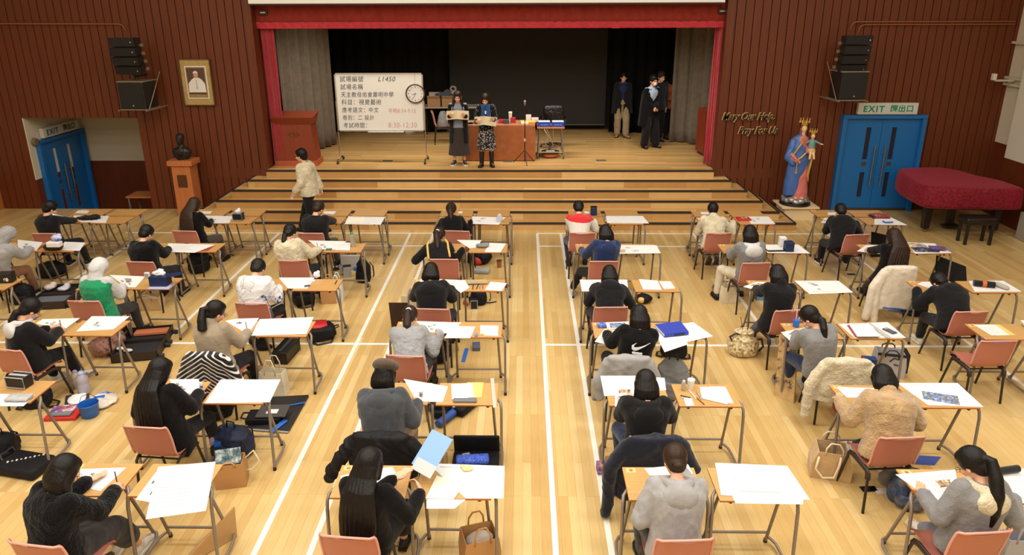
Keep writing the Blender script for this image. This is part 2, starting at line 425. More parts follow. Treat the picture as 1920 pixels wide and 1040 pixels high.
b = MB(); b.box((-.75, 17.4, STAGEZ-.1), (12.4, 5.1, .2)); struct(b.build('floor_stage', STAGEFLOOR))
BACK = newmat('black_backdrop', lin(30, 27, 22), .85)
b = MB(); b.box((-.75, 19.9, 3.1), (12.4, .1, 4.6)); b.box((-6.9, 17.4, 3.1), (.1, 5, 4.6)); b.box((5.4, 17.4, 3.1), (.1, 5, 4.6)); struct(b.build('wall_stage_back', BACK))
b = MB(); b.box((-.75, 17.4, 5.4), (12.4, 5.1, .1)); struct(b.build('ceiling_stage', BACK))
for x, y, w_ in ((727, 302, .22), (1127, 301, .22), (952, 303, .2)):
    q = P(x, y, STAGEZ); b = MB(); b.rbox((0, 0, .006), (w_, .12, .012), .003); o = b.build('floor_socket', newmat('socket_grey', lin(92, 88, 80), .4), loc=q)
    tag(o, {727: 'grey floor socket plate in the stage boards below the whiteboard', 1127: 'grey floor socket plate in the stage boards left of the man in a mask', 952: 'grey floor socket plate at the foot of the brown tablecloth'}[x], 'floor socket')

# ---- curtains: pleated sheets with thickness
def drape(name, mat, pts, z0, z1, amp=.05, per=.16, label=None, cat='curtain', n=None, skirt=0., group=None, seed=1):
    rs = random.Random(seed); L = 0; pp = [Vector((x, y, 0)) for x, y in pts]; seg = []
    tot = sum((pp[i+1]-pp[i]).length for i in range(len(pp)-1)); n = n or int(tot/per*10)
    def at(t):
        d = t*tot
        for i in range(len(pp)-1):
            l = (pp[i+1]-pp[i]).length
            if d <= l or i == len(pp)-2:
                u = (pp[i+1]-pp[i]).normalized(); return pp[i]+u*d, Vector((-u.y, u.x, 0))
            d -= l
    ph = [rs.uniform(0, 6) for _ in range(4)]; m = 12; V = []; Fs = []
    for k in range(m+1):
        z = z0+(z1-z0)*k/m; zz = k/m
        for i in range(n+1):
            t = i/n; c, nn = at(t); s = t*tot/per*2*PI
            a = amp*(1.15-.35*zz)*(math.sin(s+.5*math.sin(s*.31+ph[0])+ph[1])*(.75+.25*math.sin(s*.17+ph[2])))+.012*math.sin(s*2.3+zz*3+ph[3])
            V.append(c+nn*a+Vector((0, 0, z)))
    for k in range(m):
        for i in range(n): Fs.append((k*(n+1)+i, k*(n+1)+i+1, (k+1)*(n+1)+i+1, (k+1)*(n+1)+i))
    b = MB(); b.add(V, Fs); off = len(V)
    o = b.build(name, mat, smooth=True)
    sd = o.modifiers.new('thick', 'SOLIDIFY'); sd.thickness = .012
    if label: tag(o, label, cat, group)
    return o
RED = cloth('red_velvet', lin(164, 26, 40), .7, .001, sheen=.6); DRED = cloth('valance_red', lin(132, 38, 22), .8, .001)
GREYC = cloth('grey_brown_curtain', lin(112, 100, 84), .95); VRED = cloth('valance_lower_red', lin(186, 52, 60), .8, .001); BLACKC = cloth('black_curtain', lin(17, 15, 13), .95, sheen=0)
drape('stage_curtain', RED, [(-5.46, 15.13), (-5.20, 15.16)], STAGEZ+.02, 4.0, .035, .09, 'red velvet stage curtain gathered at the left side behind the lectern', group=None, seed=2)
drape('stage_curtain', RED, [(4.0, 15.3), (4.07, 15.02)], STAGEZ+.02, 4.0, .03, .1, 'narrow edge of red velvet stage curtain at the right side of the stage', seed=3)
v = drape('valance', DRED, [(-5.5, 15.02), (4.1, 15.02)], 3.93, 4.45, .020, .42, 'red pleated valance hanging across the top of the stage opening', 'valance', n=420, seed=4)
vb = drape('valance_lower', VRED, [(-5.5, 15.02), (4.1, 15.02)], 3.80, 3.93, .020, .42, None, n=420, seed=4); vb.parent = v  # bottom strip of the valance, a paler red than the panel above
drape('leg_curtain', GREYC, [(-5.45, 15.9), (-5.15, 16.5), (-4.72, 17.5)], STAGEZ+.03, 4.9, .07, .3, 'grey brown side curtain at the left of the stage', seed=5)
drape('leg_curtain', GREYC, [(3.72, 17.9), (4.1, 17.8), (4.5, 17.2), (4.6, 16.9)], STAGEZ+.02, 4.9, .075, .32, 'grey brown side curtain at the right of the stage', seed=6)
drape('back_curtain', BLACKC, [(-6.6, 19.3), (-2.1, 19.3)], STAGEZ+.03, 5.2, .06, .34, 'black back curtain filling the left of the stage behind the whiteboard', seed=7)
drape('back_curtain', BLACKC, [(2.32, 19.2), (5.2, 19.2)], STAGEZ+.03, 5.2, .06, .3, 'black back curtain behind the standing men at the right of the stage', seed=8)
r = empty('screen_panel', (0, 0, 0), 0, 'large dark matt screen hanging at the centre back of the stage', 'screen')
b = MB(); b.box((.12, 19.55, 3.2), (4.26, .03, 4.3)); b.build('screen_fabric', newmat('dark_screen', lin(30, 25, 19), .75), r)
b = MB(); b.cyl((-2.0, 19.52, 1.07), (2.24, 19.52, 1.07), .022); b.build('bottom_bar', newmat('bar_dark', lin(60, 54, 44), .4), r)
# projection screen above the proscenium
r = empty('projection_screen', (0, 0, 0), 0, 'long white projection screen across the top above the stage opening', 'projection screen')
b = MB(); b.box((-.76, 14.74, 4.9), (9.48, .02, 1.22)); b.build('screen_surface', newmat('white_screen', (.9, .9, .84), .7), r)
b = MB(); b.box((-.76, 14.74, 4.275), (9.5, .035, .03)); b.build('bottom_bar', BLACKM, r)
for sx, lb in ((-5.3, 'small black stage light bracket at the top left of the stage opening'), (4.0, 'small black stage light bracket at the top right of the stage opening')):
    r = empty('curtain_motor', (sx, 14.98, 4.12), 0, lb, 'bracket'); b = MB(); b.rbox((0, 0, 0), (.17, .1, .09), .01); b.build('casing', BLACKM, r)
    b = MB(); b.rbox((0, -.055, .0), (.1, .02, .025), .004); b.build('chrome_clip', CHROME, r)
for x, lb in ((720, 'white ceiling lamp fitting glimpsed below the valance at the left'), (1154, 'white ceiling lamp fitting glimpsed below the valance at the right')):
    q = PW(x, 51, 16.3); r = empty('stage_lamp', q, 0, lb, 'lamp'); b = MB(); b.rbox((0, 0, 0), (.17, .09, .035), .01); b.build('housing', newmat('lamp_white', (.5, .5, .48), .5), r)
    b = MB(); b.cyl((0, 0, 0), (0, 0, 4.9+.5-q.z), .008); b.build('rod', BLACKM, r)

# ================================================================== DESKS AND CHAIRS
DZ = .74
def make_desk(label, sticker):
    r = empty('exam_desk', (0, 0, 0), 0, label, 'desk')
    b = MB(); b.rbox((0, 0, DZ-.009), (.58, .40, .018), .005)
    top = b.build('tabletop', [DESKTOP, EDGE], r)
    for pl in top.data.polygons:
        if abs(pl.normal.z) < .7: pl.material_index = 1
    b = MB(); b.box((0, -.02, DZ-.03), (.50, .022, .024)); b.box((0, .13, DZ-.03), (.50, .022, .024)); b.build('underframe', STEEL, r)
    for s in (-1, 1):
        b = MB()
        b.tube([(s*.25, -.03, .712), (s*.29, -.06, .712), (s*.318, -.10, .70), (s*.326, -.14, .665), (s*.327, -.16, .6), (s*.327, -.20, .015)], .0135, 8)
        l = b.build('front_leg', STEEL, r, smooth=True, sharp=50)
        b = MB(); b.cyl((s*.327, -.2, 0), (s*.327, -.2, .035), .0165); b.build('foot_cap', RUBBER, l)
        b = MB(); b.tube([(s*.327, -.19, .045), (s*.326, .04, .045), (s*.318, .13, .05), (s*.29, .185, .055), (s*.262, .20, .06)], .0125, 8)
        b.build('floor_runner', STEEL, r, smooth=True, sharp=50)
        b = MB(); b.tube([(s*.235, -.03, .712), (s*.24, -.02, .66), (s*.262, .205, .015)], .0135, 8)
        l = b.build('rear_leg', STEEL, r, smooth=True, sharp=50)
        b = MB(); b.cyl((s*.262, .207, 0), (s*.262, .205, .035), .0165); b.build('foot_cap', RUBBER, l)
    b = MB(); b.cyl((-.26, .17, .13), (.26, .17, .13), .0115); b.build('stretcher', STEEL, r, smooth=True, sharp=50)
    for s in (-1, 1):
        b = MB(); b.cyl((s*.2, -.17, DZ-.018), (s*.2, -.17, DZ-.04), .014, n=8); b.build('stacking_stud', RUBBER, r)
    if sticker:
        b = MB(); b.box((-.225, .155, DZ+.0006), (.075, .055, .0012)); t_ = b.build('seat_sticker', newmat('sticker_beige', lin(226, 192, 128), .6), r); t_['label'] = 'small beige seat sticker'
        b = MB(); b.box((-.225, .155, DZ+.0016), (.03, .028, .0006)); b.build('sticker_mark', newmat('sticker_ink', lin(160, 110, 60), .6), t_)
    return r
def make_chair(label):
    r = empty('chair', (0, 0, 0), 0, label, 'chair')
    prof = [(.215, .415, .38), (.205, .437, .39), (.15, .443, .41), (.06, .436, .42), (-.04, .428, .42), (-.12, .434, .42), (-.165, .462, .41), (-.187, .51, .405), (-.20, .58, .41), (-.215, .66, .415), (-.232, .74, .41), (-.245, .79, .40), (-.256, .806, .39)]
    nu = 12; V = []; n = len(prof)
    for t in (0, 1):
        for k, (y, z, w_) in enumerate(prof):
            a = prof[max(k-1, 0)]; c = prof[min(k+1, n-1)]; d = Vector((0, c[0]-a[0], c[1]-a[1])).normalized(); nn = Vector((0, -d.z, d.y))
            if nn.z < 0 and k < 5: nn = -nn
            nn = Vector((0, d.z, -d.y)) * (1 if d.z*1 > 0 or k > 6 else 1)
            nn = Vector((0, -d.z, d.y)) if (d.y < 0) else nn
            nn = Vector((0, d.z, -d.y)); up = nn      # towards the sitter
            for i in range(nu+1):
                u = -1+2*i/nu; e = abs(u)**5
                p = Vector((u*w_/2, y, z)) + up*(e*.028 - (1-u*u)*(.012 if k > 6 else 0))
                p += up*(-.006 if t else 0)
                if 5 <= k <= 9 and abs(u) > .6: p += up*.004*math.cos(k*PI)*(abs(u)-.6)/.4
                V.append(p)
    Fs = []; m = nu+1; off = n*m
    for k in range(n-1):
        for i in range(nu):
            q = (k*m+i, k*m+i+1, (k+1)*m+i+1, (k+1)*m+i); Fs.append(q); Fs.append(tuple(off+j for j in reversed(q)))
    for k in range(n-1):
        for i in (0, nu): Fs.append((k*m+i, (k+1)*m+i, off+(k+1)*m+i, off+k*m+i))
    for i in range(nu):
        for k in (0, n-1): Fs.append((k*m+i, k*m+i+1, off+k*m+i+1, off+k*m+i))
    b = MB(); b.add(V, Fs); b.build('seat_shell', SHELL, r, smooth=True, sharp=50)
    RIM = newmat('shell_rim', lin(214, 156, 142), .45)
    b = MB(); pts = []
    for k in range(6, n): y, z, w_ = prof[k]; pts.append((-w_/2, y+.02, z))
    for u in (-.85, -.5, 0, .5, .85): pts.append((u*prof[-1][2]/2, -.262+.012*abs(u)**3-.004, .812+(.004 if abs(u) < .6 else 0)))
    for k in range(n-1, 5, -1): y, z, w_ = prof[k]; pts.append((w_/2, y+.02, z))
    b.tube(pts, .0095, 6); o = b.build('shell_rim', RIM, r, smooth=True)
    for s in (-1, 1):
        b = MB(); b.tube([(s*.195, -.165, .33), (s*.196, -.16, .385), (s*.197, -.13, .408), (s*.197, .10, .408), (s*.198, .15, .39), (s*.2, .165, .36)], .024, 8, flat=.55)
        b.build('side_plate', newmat('dark_side_plate', lin(46, 32, 26), .5), r, smooth=True, sharp=50)
        b = MB(); b.cyl((s*.195, -.165, .36), (s*.205, -.2, 0), .0125, n=10); b.build('leg', BLACKM, r, smooth=True, sharp=50)
        b = MB(); b.cyl((s*.2, .155, .38), (s*.215, .25, 0), .0125, n=10); b.build('leg', BLACKM, r, smooth=True, sharp=50)
    for y in (-.12, .11):
        b = MB(); b.cyl((-.2, y, .402), (.2, y, .402), .009, n=8); b.build('cross_bar', BLACKM, r)
    return r
ROWY = [11.86, 11.40, 9.97, 8.48, 7.15, 5.75, 4.44]        # near edge of the desks, row 0 is the spare row by the steps
COLX = [-7.42, -5.24, -3.03, -.82, 1.46, 3.66, 5.80]       # left edge of the right desk of every pair
# who sits where: (column, row) -> the words that single the person out
WHO = {
 (0, 1): 'person in the black jacket with white sleeve trim', (0, 2): 'person in the light grey jacket with the hood up',
 (1, 1): 'person with long brown hair and black sweater', (1, 2): 'person in the black fleece with short hair',
 (1, 3): 'person in the green vest and white hood', (1, 4): 'person in black jacket with lilac mask',
 (2, 1): 'broad person in black jacket nearest the walker', (2, 2): 'person in the long cream fleece coat',
 (2, 3): 'person in the white patterned hoodie', (2, 4): 'person in the beige sweater', (2, 5): 'person with very long black hair and black coat',
 (2, 6): 'person in the fluffy black coat at bottom left',
 (3, 1): 'person in black sweater with brown ponytail', (3, 2): 'person in the black jacket with yellow stripes',
 (3, 3): 'person in the plain black hooded jacket, left of the aisle', (3, 4): 'person in the pale grey knitted sweater', (3, 5): 'person in the brown flat cap',
 (3, 6): 'person holding up the light blue folder',
 (4, 1): 'person in the red and white top', (4, 2): 'person in the navy hoodie', (4, 3): 'person in charcoal hoodie with straight bob, right of the aisle',
 (4, 4): 'person with the white swoosh on the back', (4, 5): 'person in black hoodie with draped navy jacket', (4, 6): 'person in grey hoodie with brown bun',
 (5, 1): 'person in the cream top with low bun', (5, 2): 'person in grey hoodie with white lining', (5, 3): 'person in black sweater and blue jeans',
 (5, 4): 'person in the grey cardigan', (5, 5): 'person in the tan teddy jacket', (5, 6): 'person in grey hoodie with cream hood at bottom right',
 (6, 1): 'person in black hoodie near the blue double door', (6, 2): 'person with long dark hair on the cream-coat chair',
 (6, 3): 'person bent low in the black hoodie at far right', (6, 4): 'empty chair at the right edge'}
desk_l = make_desk('', True); desk_r = make_desk('', False)
used = {}
COLN = ['first', 'second', 'third', 'fourth', 'fifth', 'sixth', 'seventh']
def place_desk(c, r, side, dx=0, dy=0, rz=0):
    src = desk_l if side == 'L' else desk_r
    x = COLX[c]+.29-(.655 if side == 'L' else 0)+dx; y = ROWY[r]+.20+dy
    if r == 0: lab = 'spare %s desk, %s column from left, in the row by the steps' % ('left' if side == 'L' else 'right', COLN[c])
    elif (c, r) in WHO: lab = ('exam desk used by the ' if side == 'L' else 'side desk right of the ')+WHO[(c, r)]
    else: lab = {(0, 3): 'exam desk with black zip pouch at the left edge', (1, 5): 'exam desk with black pencil box at the left edge', (0, 4): 'x'}.get((c, r), 'exam desk')+(', left of the pair' if side == 'L' else ', right of the pair')
    if (c, r) == (6, 4): lab = 'exam desk with yellow folder beside the empty chair' if side == 'L' else 'exam desk at the right edge beyond the yellow folder'
    lab = lab.replace('exam desk used by the ', 'desk used by the ').replace('side desk right of the ', 'side desk of the ')
    if src.name not in used: used[src.name] = 1; src.location = (x, y, 0); src.rotation_euler.z = rz; src['label'] = lab; src['group'] = 'exam desks in pairs'; return src
    return dup(src, (x, y, 0), rz, lab, 'exam desks in pairs')
for c in range(7):
    for r in range(0, 7):
        if (c, r) in ((0, 4), (0, 5), (0, 6), (1, 6), (6, 5), (6, 6)): continue
        for sd in 'LR':
            if (c, r) == (0, 3) and sd == 'L': continue
            if (c, r) == (1, 5) and sd == 'L': continue
            dx = dy = rz = 0
            if (c, r, sd) == (4, 6, 'R'): dx = .03
            if (c, r, sd) == (1, 3, 'R'): dy = .03
            if (c, r) == (1, 4) and sd == 'L': dx = .0
            place_desk(c, r, sd, dx, dy, rz)
chair0 = make_chair(''); cused = []
def place_chair(x, y, rz, lab, z=0, group='terracotta plastic chairs'):
    if not cused: cused.append(1); chair0.location = (x, y, z); chair0.rotation_euler.z = rz; chair0['label'] = lab; chair0['group'] = group; return chair0
    return dup(chair0, (x, y, z), rz, lab, group)
# chair positions (seat centre) and turn
CH_XY = {(0, 1): (-7.70, 10.86, 0), (0, 2): (-7.75, 9.55, 0), (1, 1): (-5.48, 11.0, -4), (1, 2): (-5.47, 9.58, -3), (1, 3): (-5.46, 8.2, -2), (1, 4): (-5.50, 6.92, -12),
 (2, 1): (-3.41, 10.90, 0), (2, 2): (-3.32, 9.66, 3), (2, 3): (-3.34, 8.15, -3), (2, 4): (-3.3, 6.83, -6), (2, 5): (-3.29, 5.5, -5), (2, 6): (-3.32, 4.10, -8),
 (3, 1): (-1.05, 11.03, -5), (3, 2): (-1.14, 9.72, 0), (3, 3): (-1.08, 8.0, -3), (3, 4): (-1.22, 6.82, -5), (3, 5): (-1.20, 5.42, -2), (3, 6): (-1.2, 4.2, -5),
 (4, 1): (.95, 10.95, 0), (4, 2): (1.15, 9.65, 0), (4, 3): (1.06, 8.07, 2), (4, 4): (1.11, 6.82, -3), (4, 5): (1.10, 5.40, 2), (4, 6): (1.11, 4.2, 3),
 (5, 1): (3.12, 10.95, 2), (5, 2): (3.28, 9.6, 4), (5, 3): (3.18, 8.0, 8), (5, 4): (3.34, 6.78, -2), (5, 5): (3.21, 5.42, 4), (5, 6): (3.21, 4.30, 5),
 (6, 1): (5.26, 10.88, 8), (6, 2): (5.22, 9.45, 0), (6, 3): (5.33, 7.98, 3), (6, 4): (5.17, 7.22, 2)}
SHORT = {(6, 4): 'empty terracotta plastic chair tucked at the desk with yellow folder'}
for k, (x, y, a) in CH_XY.items():
    place_chair(x, y, R(a), SHORT.get(k) or 'terracotta plastic chair under the '+WHO[k])

# ================================================================== PEOPLE
SKIN = newmat('skin', lin(226, 172, 140), .5); SKIN.node_tree.nodes['Principled BSDF'].inputs['Subsurface Weight'].default_value = .08
SKIN.node_tree.nodes['Principled BSDF'].inputs['Subsurface Radius'].default_value = (.02, .008, .004)
def hairmat(name, col):
    if name in MATS: return MATS[name]
    m = newmat(name, col, .46, spec=.26); t = NT(m); o = t.obj()
    f = t.noise(t.mapped(o, (140, 140, 6)), 1, 3); t.l(t.ramp(f, [(.3, sc(col, .6)), (.75, sc(col, 1.3))]), t.b.inputs['Base Color']); t.bump(f, .002, .7); return m
HB = hairmat('black_hair', lin(20, 16, 15)); HD = hairmat('dark_brown_hair', lin(46, 30, 22)); HM = hairmat('brown_hair', lin(50, 33, 22))
EYE = newmat('eye_dark', lin(26, 18, 14), .3); LIP = newmat('lips', lin(176, 92, 84), .5)
WHITE = newmat('white_cloth', (.8, .8, .78), .8)
def ik(a, t, l1, l2, pole):
    d = t-a; L = min(d.length, (l1+l2)*.999); u = d.normalized(); x = (l1*l1-l2*l2+L*L)/(2*L); h = math.sqrt(max(0, l1*l1-x*x))
    pl = (pole-u*pole.dot(u)); pl = pl.normalized() if pl.length > 1e-5 else u.orthogonal().normalized()
    return a+u*x+pl*h, a+u*L
def frame(fwd, up=(0, 0, 1)):
    f = Vector(fwd).normalized(); r = f.cross(Vector(up)).normalized(); u = r.cross(f)
    return Matrix((r, f, u)).transposed()       # columns: right, forward, up
def hand(mb, wrist, d, palm, side, curl=.5, spread=.16, grip=0.):
    """wrist point, direction of the hand, palm normal (points away from the back), side -1 left / +1 right"""
    d = d.normalized(); n = (palm-d*palm.dot(d)).normalized(); x = d.cross(n)*side*-1     # x points to the thumb side
    M = Matrix((x, d, -n)).transposed()
    c = wrist+d*.045
    mb.ell(c, (.039, .05, .0155), M, 12, 8); mb.ell(wrist+d*.015, (.028, .03, .02), M)
    for i, (fx, ln) in enumerate(((.029, .070), (.0105, .078), (-.0085, .073), (-.027, .058))):
        b = wrist+d*.082+x*fx*.92; a = curl*(1+.12*i); dd = d+x*(fx*spread*4)
        p = b; dirv = dd.normalized(); r = .0088-.0006*i
        for k, (fr, ang) in enumerate(((.45, .5), (.31, .9), (.24, .8))):
            q = Quaternion(M @ Vector((1, 0, 0)), -a*ang*1.0) if True else None
            dirv = (q.to_matrix() @ dirv)
            if dirv.dot(n) < -1e-3 and k == 0: dirv = (Quaternion(M @ Vector((1, 0, 0)), 2*a*ang).to_matrix() @ dirv)
            e = p+dirv*ln*fr; mb.cap(p, e, r*(1-.08*k), r*(1-.08*(k+1)), 8); p = e
    tb = wrist+d*.028+x*.030+n*.004; t1 = tb+(d*.55+x*.62+n*.4).normalized()*.036; t2 = t1+(d*.85+x*.05+n*(.3+grip)).normalized()*.032
    mb.cap(wrist+d*.02+x*.012, tb, .015, .0125, 8); mb.cap(tb, t1, .0125, .0105, 8); mb.cap(t1, t2, .0105, .008, 8)
def bez(a, b, c, n=8): return [a*(1-t)**2+b*2*t*(1-t)+c*t*t for t in [i/n for i in range(n+1)]]
class Fig:
    """a posed figure; x right, y forward (towards the desk), z up, origin on the ground"""
    def __init__(s, root, fine=1., scale=1., bulk=1.):
        s.root = root; s.sc = scale; s.bulk = bulk; s.vx = .0068 if fine >= 1 else .0085
    def torso_pose(s, hip, lean, bend, side=0., twist=0., headp=.6, heady=0., neck=.5, up=.5, rollh=0.):
        """hip centre; lean of the lower spine, bend = extra lean of the upper spine, neck = lean of the neck, headp = pitch of the face down"""
        Rz = Matrix.Rotation(twist, 3, 'Z')
        def dr(a, sd): return Rz @ Vector((math.sin(sd), math.sin(a)*math.cos(sd), math.cos(a)*math.cos(sd)))
        s.hip = Vector(hip); s.d1 = dr(lean, side); s.d2 = dr(lean+bend*.6, side*.8); s.d3 = dr(lean+bend, side*.6)
        s.waist = s.hip+s.d1*.17*s.sc; s.chest = s.waist+s.d2*.17*s.sc; s.nb = s.chest+s.d3*.16*s.sc
        s.rt = Rz @ Vector((1, 0, 0)); s.rt = (s.rt-s.d3*s.rt.dot(s.d3)).normalized()
        s.rh = (Matrix.Rotation(twist*.2, 3, 'Z') @ Vector((1, 0, 0)))
        s.shw = (.172 if not hasattr(s, 'shw') else .152)*s.sc*s.bulk**.5
        sh = s.nb-s.d3*.045*s.sc
        fwd3 = s.d3.cross(s.rt)*-1
        s.f3 = fwd3 if fwd3.y > -2 else -fwd3
        if s.f3.dot(Rz @ Vector((0, 1, 0))) < 0: s.f3 = -s.f3
        s.shR = sh+s.rt*s.shw+s.f3*.02; s.shL = sh-s.rt*s.shw+s.f3*.02
        nd = dr(neck, side*.4); s.nt = s.nb+nd*.056*s.sc
        fy = Matrix.Rotation(twist*.6+heady, 3, 'Z') @ Vector((0, math.cos(headp), -math.sin(headp)))
        upv = Matrix.Rotation(twist*.6+heady, 3, 'Z') @ Vector((rollh, math.sin(headp), math.cos(headp)))
        s.HM = frame(fy, upv); s.hs = s.sc*1.07; s.head = s.nt+s.HM @ Vector((0, .025, .088))*s.sc
        return s
    def H(s, x, y, z): return s.head+s.HM @ Vector((x, y, z))*s.hs
    def arms(s, hr, hl, pr=(1, -.3, -.8), pl=(-1, -.3, -.8), dr=None, dl=None, palmr=(0, 0, -1), palml=(0, 0, -1), curlr=.5, curll=.5, gr=0., gl=0.):
        l1, l2 = .275*s.sc, .245*s.sc
        s.elR, s.wrR = ik(s.shR, Vector(hr), l1, l2, Vector(pr)); s.elL, s.wrL = ik(s.shL, Vector(hl), l1, l2, Vector(pl))
        s.hd = {1: ((Vector(dr) if dr else s.wrR-s.elR), Vector(palmr), curlr, gr), -1: ((Vector(dl) if dl else s.wrL-s.elL), Vector(palml), curll, gl)}
        return s
    def legs(s, fr, fl, kr=(.25, 1, .6), kl=(-.25, 1, .6), toer=None, toel=None):
        s.hR = s.hip+s.rh*.09*s.sc; s.hL = s.hip-s.rh*.09*s.sc; l1, l2 = .42*s.sc, .41*s.sc
        s.knR, s.anR = ik(s.hR, Vector(fr), l1, l2, Vector(kr)); s.knL, s.anL = ik(s.hL, Vector(fl), l1, l2, Vector(kl))
        s.toe = {1: Vector(toer or (.1, 1, 0)), -1: Vector(toel or (-.1, 1, 0))}
        return s
    def torso_rings(s, g, hem=0., shoulder=True):
        """elliptical sections from the hem up to the neck, g = clothing allowance"""
        k = s.sc; bk = s.bulk; M1 = Matrix((s.rh, (s.d1.cross(s.rh)), s.d1)).transposed(); M2 = Matrix((s.rt, s.d2.cross(s.rt), s.d2)).transposed(); M3 = Matrix((s.rt, s.d3.cross(s.rt), s.d3)).transposed()
        b = MB(); R_ = []
        if hem: R_.append(b.ell_ring(s.hip-s.d1*hem, (.165*bk+g)*k, (.125*bk+g)*k, 20, M1, .85))
        R_.append(b.ell_ring(s.hip-s.d1*.02, (.165*bk+g)*k, (.120*bk+g)*k, 20, M1, .85))
        R_.append(b.ell_ring(s.hip+s.d1*.08, (.150*bk+g)*k, (.108*bk+g)*k, 20, M1, .9))
        R_.append(b.ell_ring(s.waist, (.140*bk+g)*k, (.100*bk+g)*k, 20, M2, .9))
        R_.append(b.ell_ring(s.waist+s.d2*.09, (.150*bk+g)*k, (.108*bk+g)*k, 20, M2, .9))
        R_.append(b.ell_ring(s.chest, (.163*bk+g)*k, (.115*bk+g)*k, 20, M2, .85))
        R_.append(b.ell_ring(s.chest+s.d3*.07, (.172*bk+g)*k, (.110*bk+g)*k, 20, M3, .8))
        R_.append(b.ell_ring(s.nb-s.d3*.04, (.155*bk+g*.8)*k, (.085*bk+g*.8)*k, 20, M3, .85))
        R_.append(b.ell_ring(s.nb-s.d3*.005, (.10+g*.6)*k, (.066+g*.6)*k, 20, M3))
        R_.append(b.ell_ring(s.nb+s.d3*.02, (.062+g*.4)*k, (.055+g*.4)*k, 20, M3))
        return R_
    def body(s, mat=None, shoes_off=False, ears=True):
        k = s.sc; m = MB(); m.loft(s.torso_rings(-.02)); m.cap(s.nb-s.d3*.03, s.nt+s.HM @ Vector((0, .0, .02)), .052*k, .047*k)
        HMx = s.HM
        m.ell(s.H(0, -.012, .035), (.072*k, .091*k, .080*k), HMx, 16, 12)
        m.ell(s.H(0, .022, -.015), (.062*k, .066*k, .085*k), HMx, 16, 12)
        m.ell(s.H(0, .052, -.072), (.032*k, .028*k, .024*k), HMx)
        m.cap(s.H(0, .082, .012), s.H(0, .102, -.022), .008*k, .0135*k, 8)
        m.ell(s.H(0, .078, -.046), (.022*k, .012*k, .008*k), HMx); m.ell(s.H(0, .076, -.057), (.018*k, .012*k, .007*k), HMx)
        m.ell(s.H(0, .074, .032), (.045*k, .016*k, .008*k), HMx)
        for sx in (-1, 1):
            m.ell(s.H(sx*.038, .062, -.02), (.02*k, .018*k, .02*k), HMx)
            if ears: m.ell(s.H(sx*.071, -.002, -.008), (.008*k, .018*k, .030*k), HMx)
        for sd, sh, el, wr in ((1, s.shR, s.elR, s.wrR), (-1, s.shL, s.elL, s.wrL)):
            m.cap(sh, el, .047*k, .036*k); m.cap(el, wr, .037*k, .025*k)
            d, pm, cu, gr = s.hd[sd]; hand(m, wr, d, pm, sd, cu, grip=gr)
        for sd, h, kn, an in ((1, s.hR, s.knR, s.anR), (-1, s.hL, s.knL, s.anL)):
            m.cap(h, kn, .064*k, .044*k); m.cap(kn, an, .046*k, .034*k); t = s.toe[sd].normalized()
            m.cap(an-Vector((0, 0, .035)), an+t*.13-Vector((0, 0, .05)), .032, .026)
        return blob(m, 'body', mat or SKIN, s.root, s.vx, 2, fac=.4)
    def face(s):
        k = s.sc; h = None
        for sx in (-1, 1):
            m = MB(); m.ell(s.H(sx*.029, .082, .006), (.011*k, .006*k, .005*k), s.HM, 8, 6); m.build('eye', EYE, s.root, smooth=True)
            m = MB(); m.cap(s.H(sx*.016, .087, .024), s.H(sx*.044, .078, .024), .0035, .0025, 6); m.build('eyebrow', EYE, s.root, smooth=True)
        m = MB(); m.ell(s.H(0, .087, -.051), (.019*k, .006*k, .006*k), s.HM, 8, 6); m.build('mouth', LIP, s.root, smooth=True)
    def glasses(s):
        m = MB()
        for sx in (-1, 1):
            m.tube([s.H(sx*.031+.022*math.cos(a), .098, .004+.018*math.sin(a)) for a in [i*PI/6 for i in range(13)]], .0016, 5)
            m.tube([s.H(sx*.053, .096, .008), s.H(sx*.074, .0, .008)], .0018, 5)
        m.build('glasses', BLACKM, s.root, smooth=True)
    def mask(s, mat):
        m = MB(); m.ell(s.H(0, .062, -.04), (.047*s.sc, .045*s.sc, .042*s.sc), s.HM, 14, 10)
        o = m.build('face_mask', mat, s.root, smooth=True)
        m = MB(); [m.tube([s.H(sx*.045, .08, -.03), s.H(sx*.072, .0, .0)], .002, 5) for sx in (-1, 1)]; m.build('ear_loop', mat, o)
    def top(s, name, mat, g=.022, hem=.07, slv=.014, amp=.0035, freq=26, hood=None, hoodup=None, collar=0., cuff=None, hemband=None, short=False, voxel=.0125, ani=None, puff=1., slvmat=None, open_=False):
        k = s.sc; m = MB(); m.loft(s.torso_rings(g, hem)); arms = MB() if slvmat else m
        for sh, el, wr in ((s.shR, s.elR, s.wrR), (s.shL, s.elL, s.wrL)):
            m.ell(sh-s.d3*.022, ((.056+g*.6)*k,)*3)
            u = (el-sh); q = s.waist.lerp(sh, .75); m.cap(q, sh+u*.25, (.07+g)*k, (.054+slv)*k)
            arms.cap(sh, el, (.054+slv)*k*puff, (.047+slv)*k*puff); f = wr-el
            arms.cap(el, el+f*.86, (.047+slv)*k*puff, (.036+slv*.9)*k*puff); arms.cap(el+f*.86, el+f*.97, (.034+slv*.5)*k, (.031+slv*.4)*k)
        if collar:
            m.cap(s.nb-s.d3*.01, s.nb+s.d3*collar, (.068+g*.4)*k, (.066+g*.3)*k)
        o = blob(m, name, mat, s.root, voxel, 9, amp, freq, ani, fac=.6)
        if slvmat: blob(arms, 'sleeves', slvmat, o, voxel, 3, amp, freq)
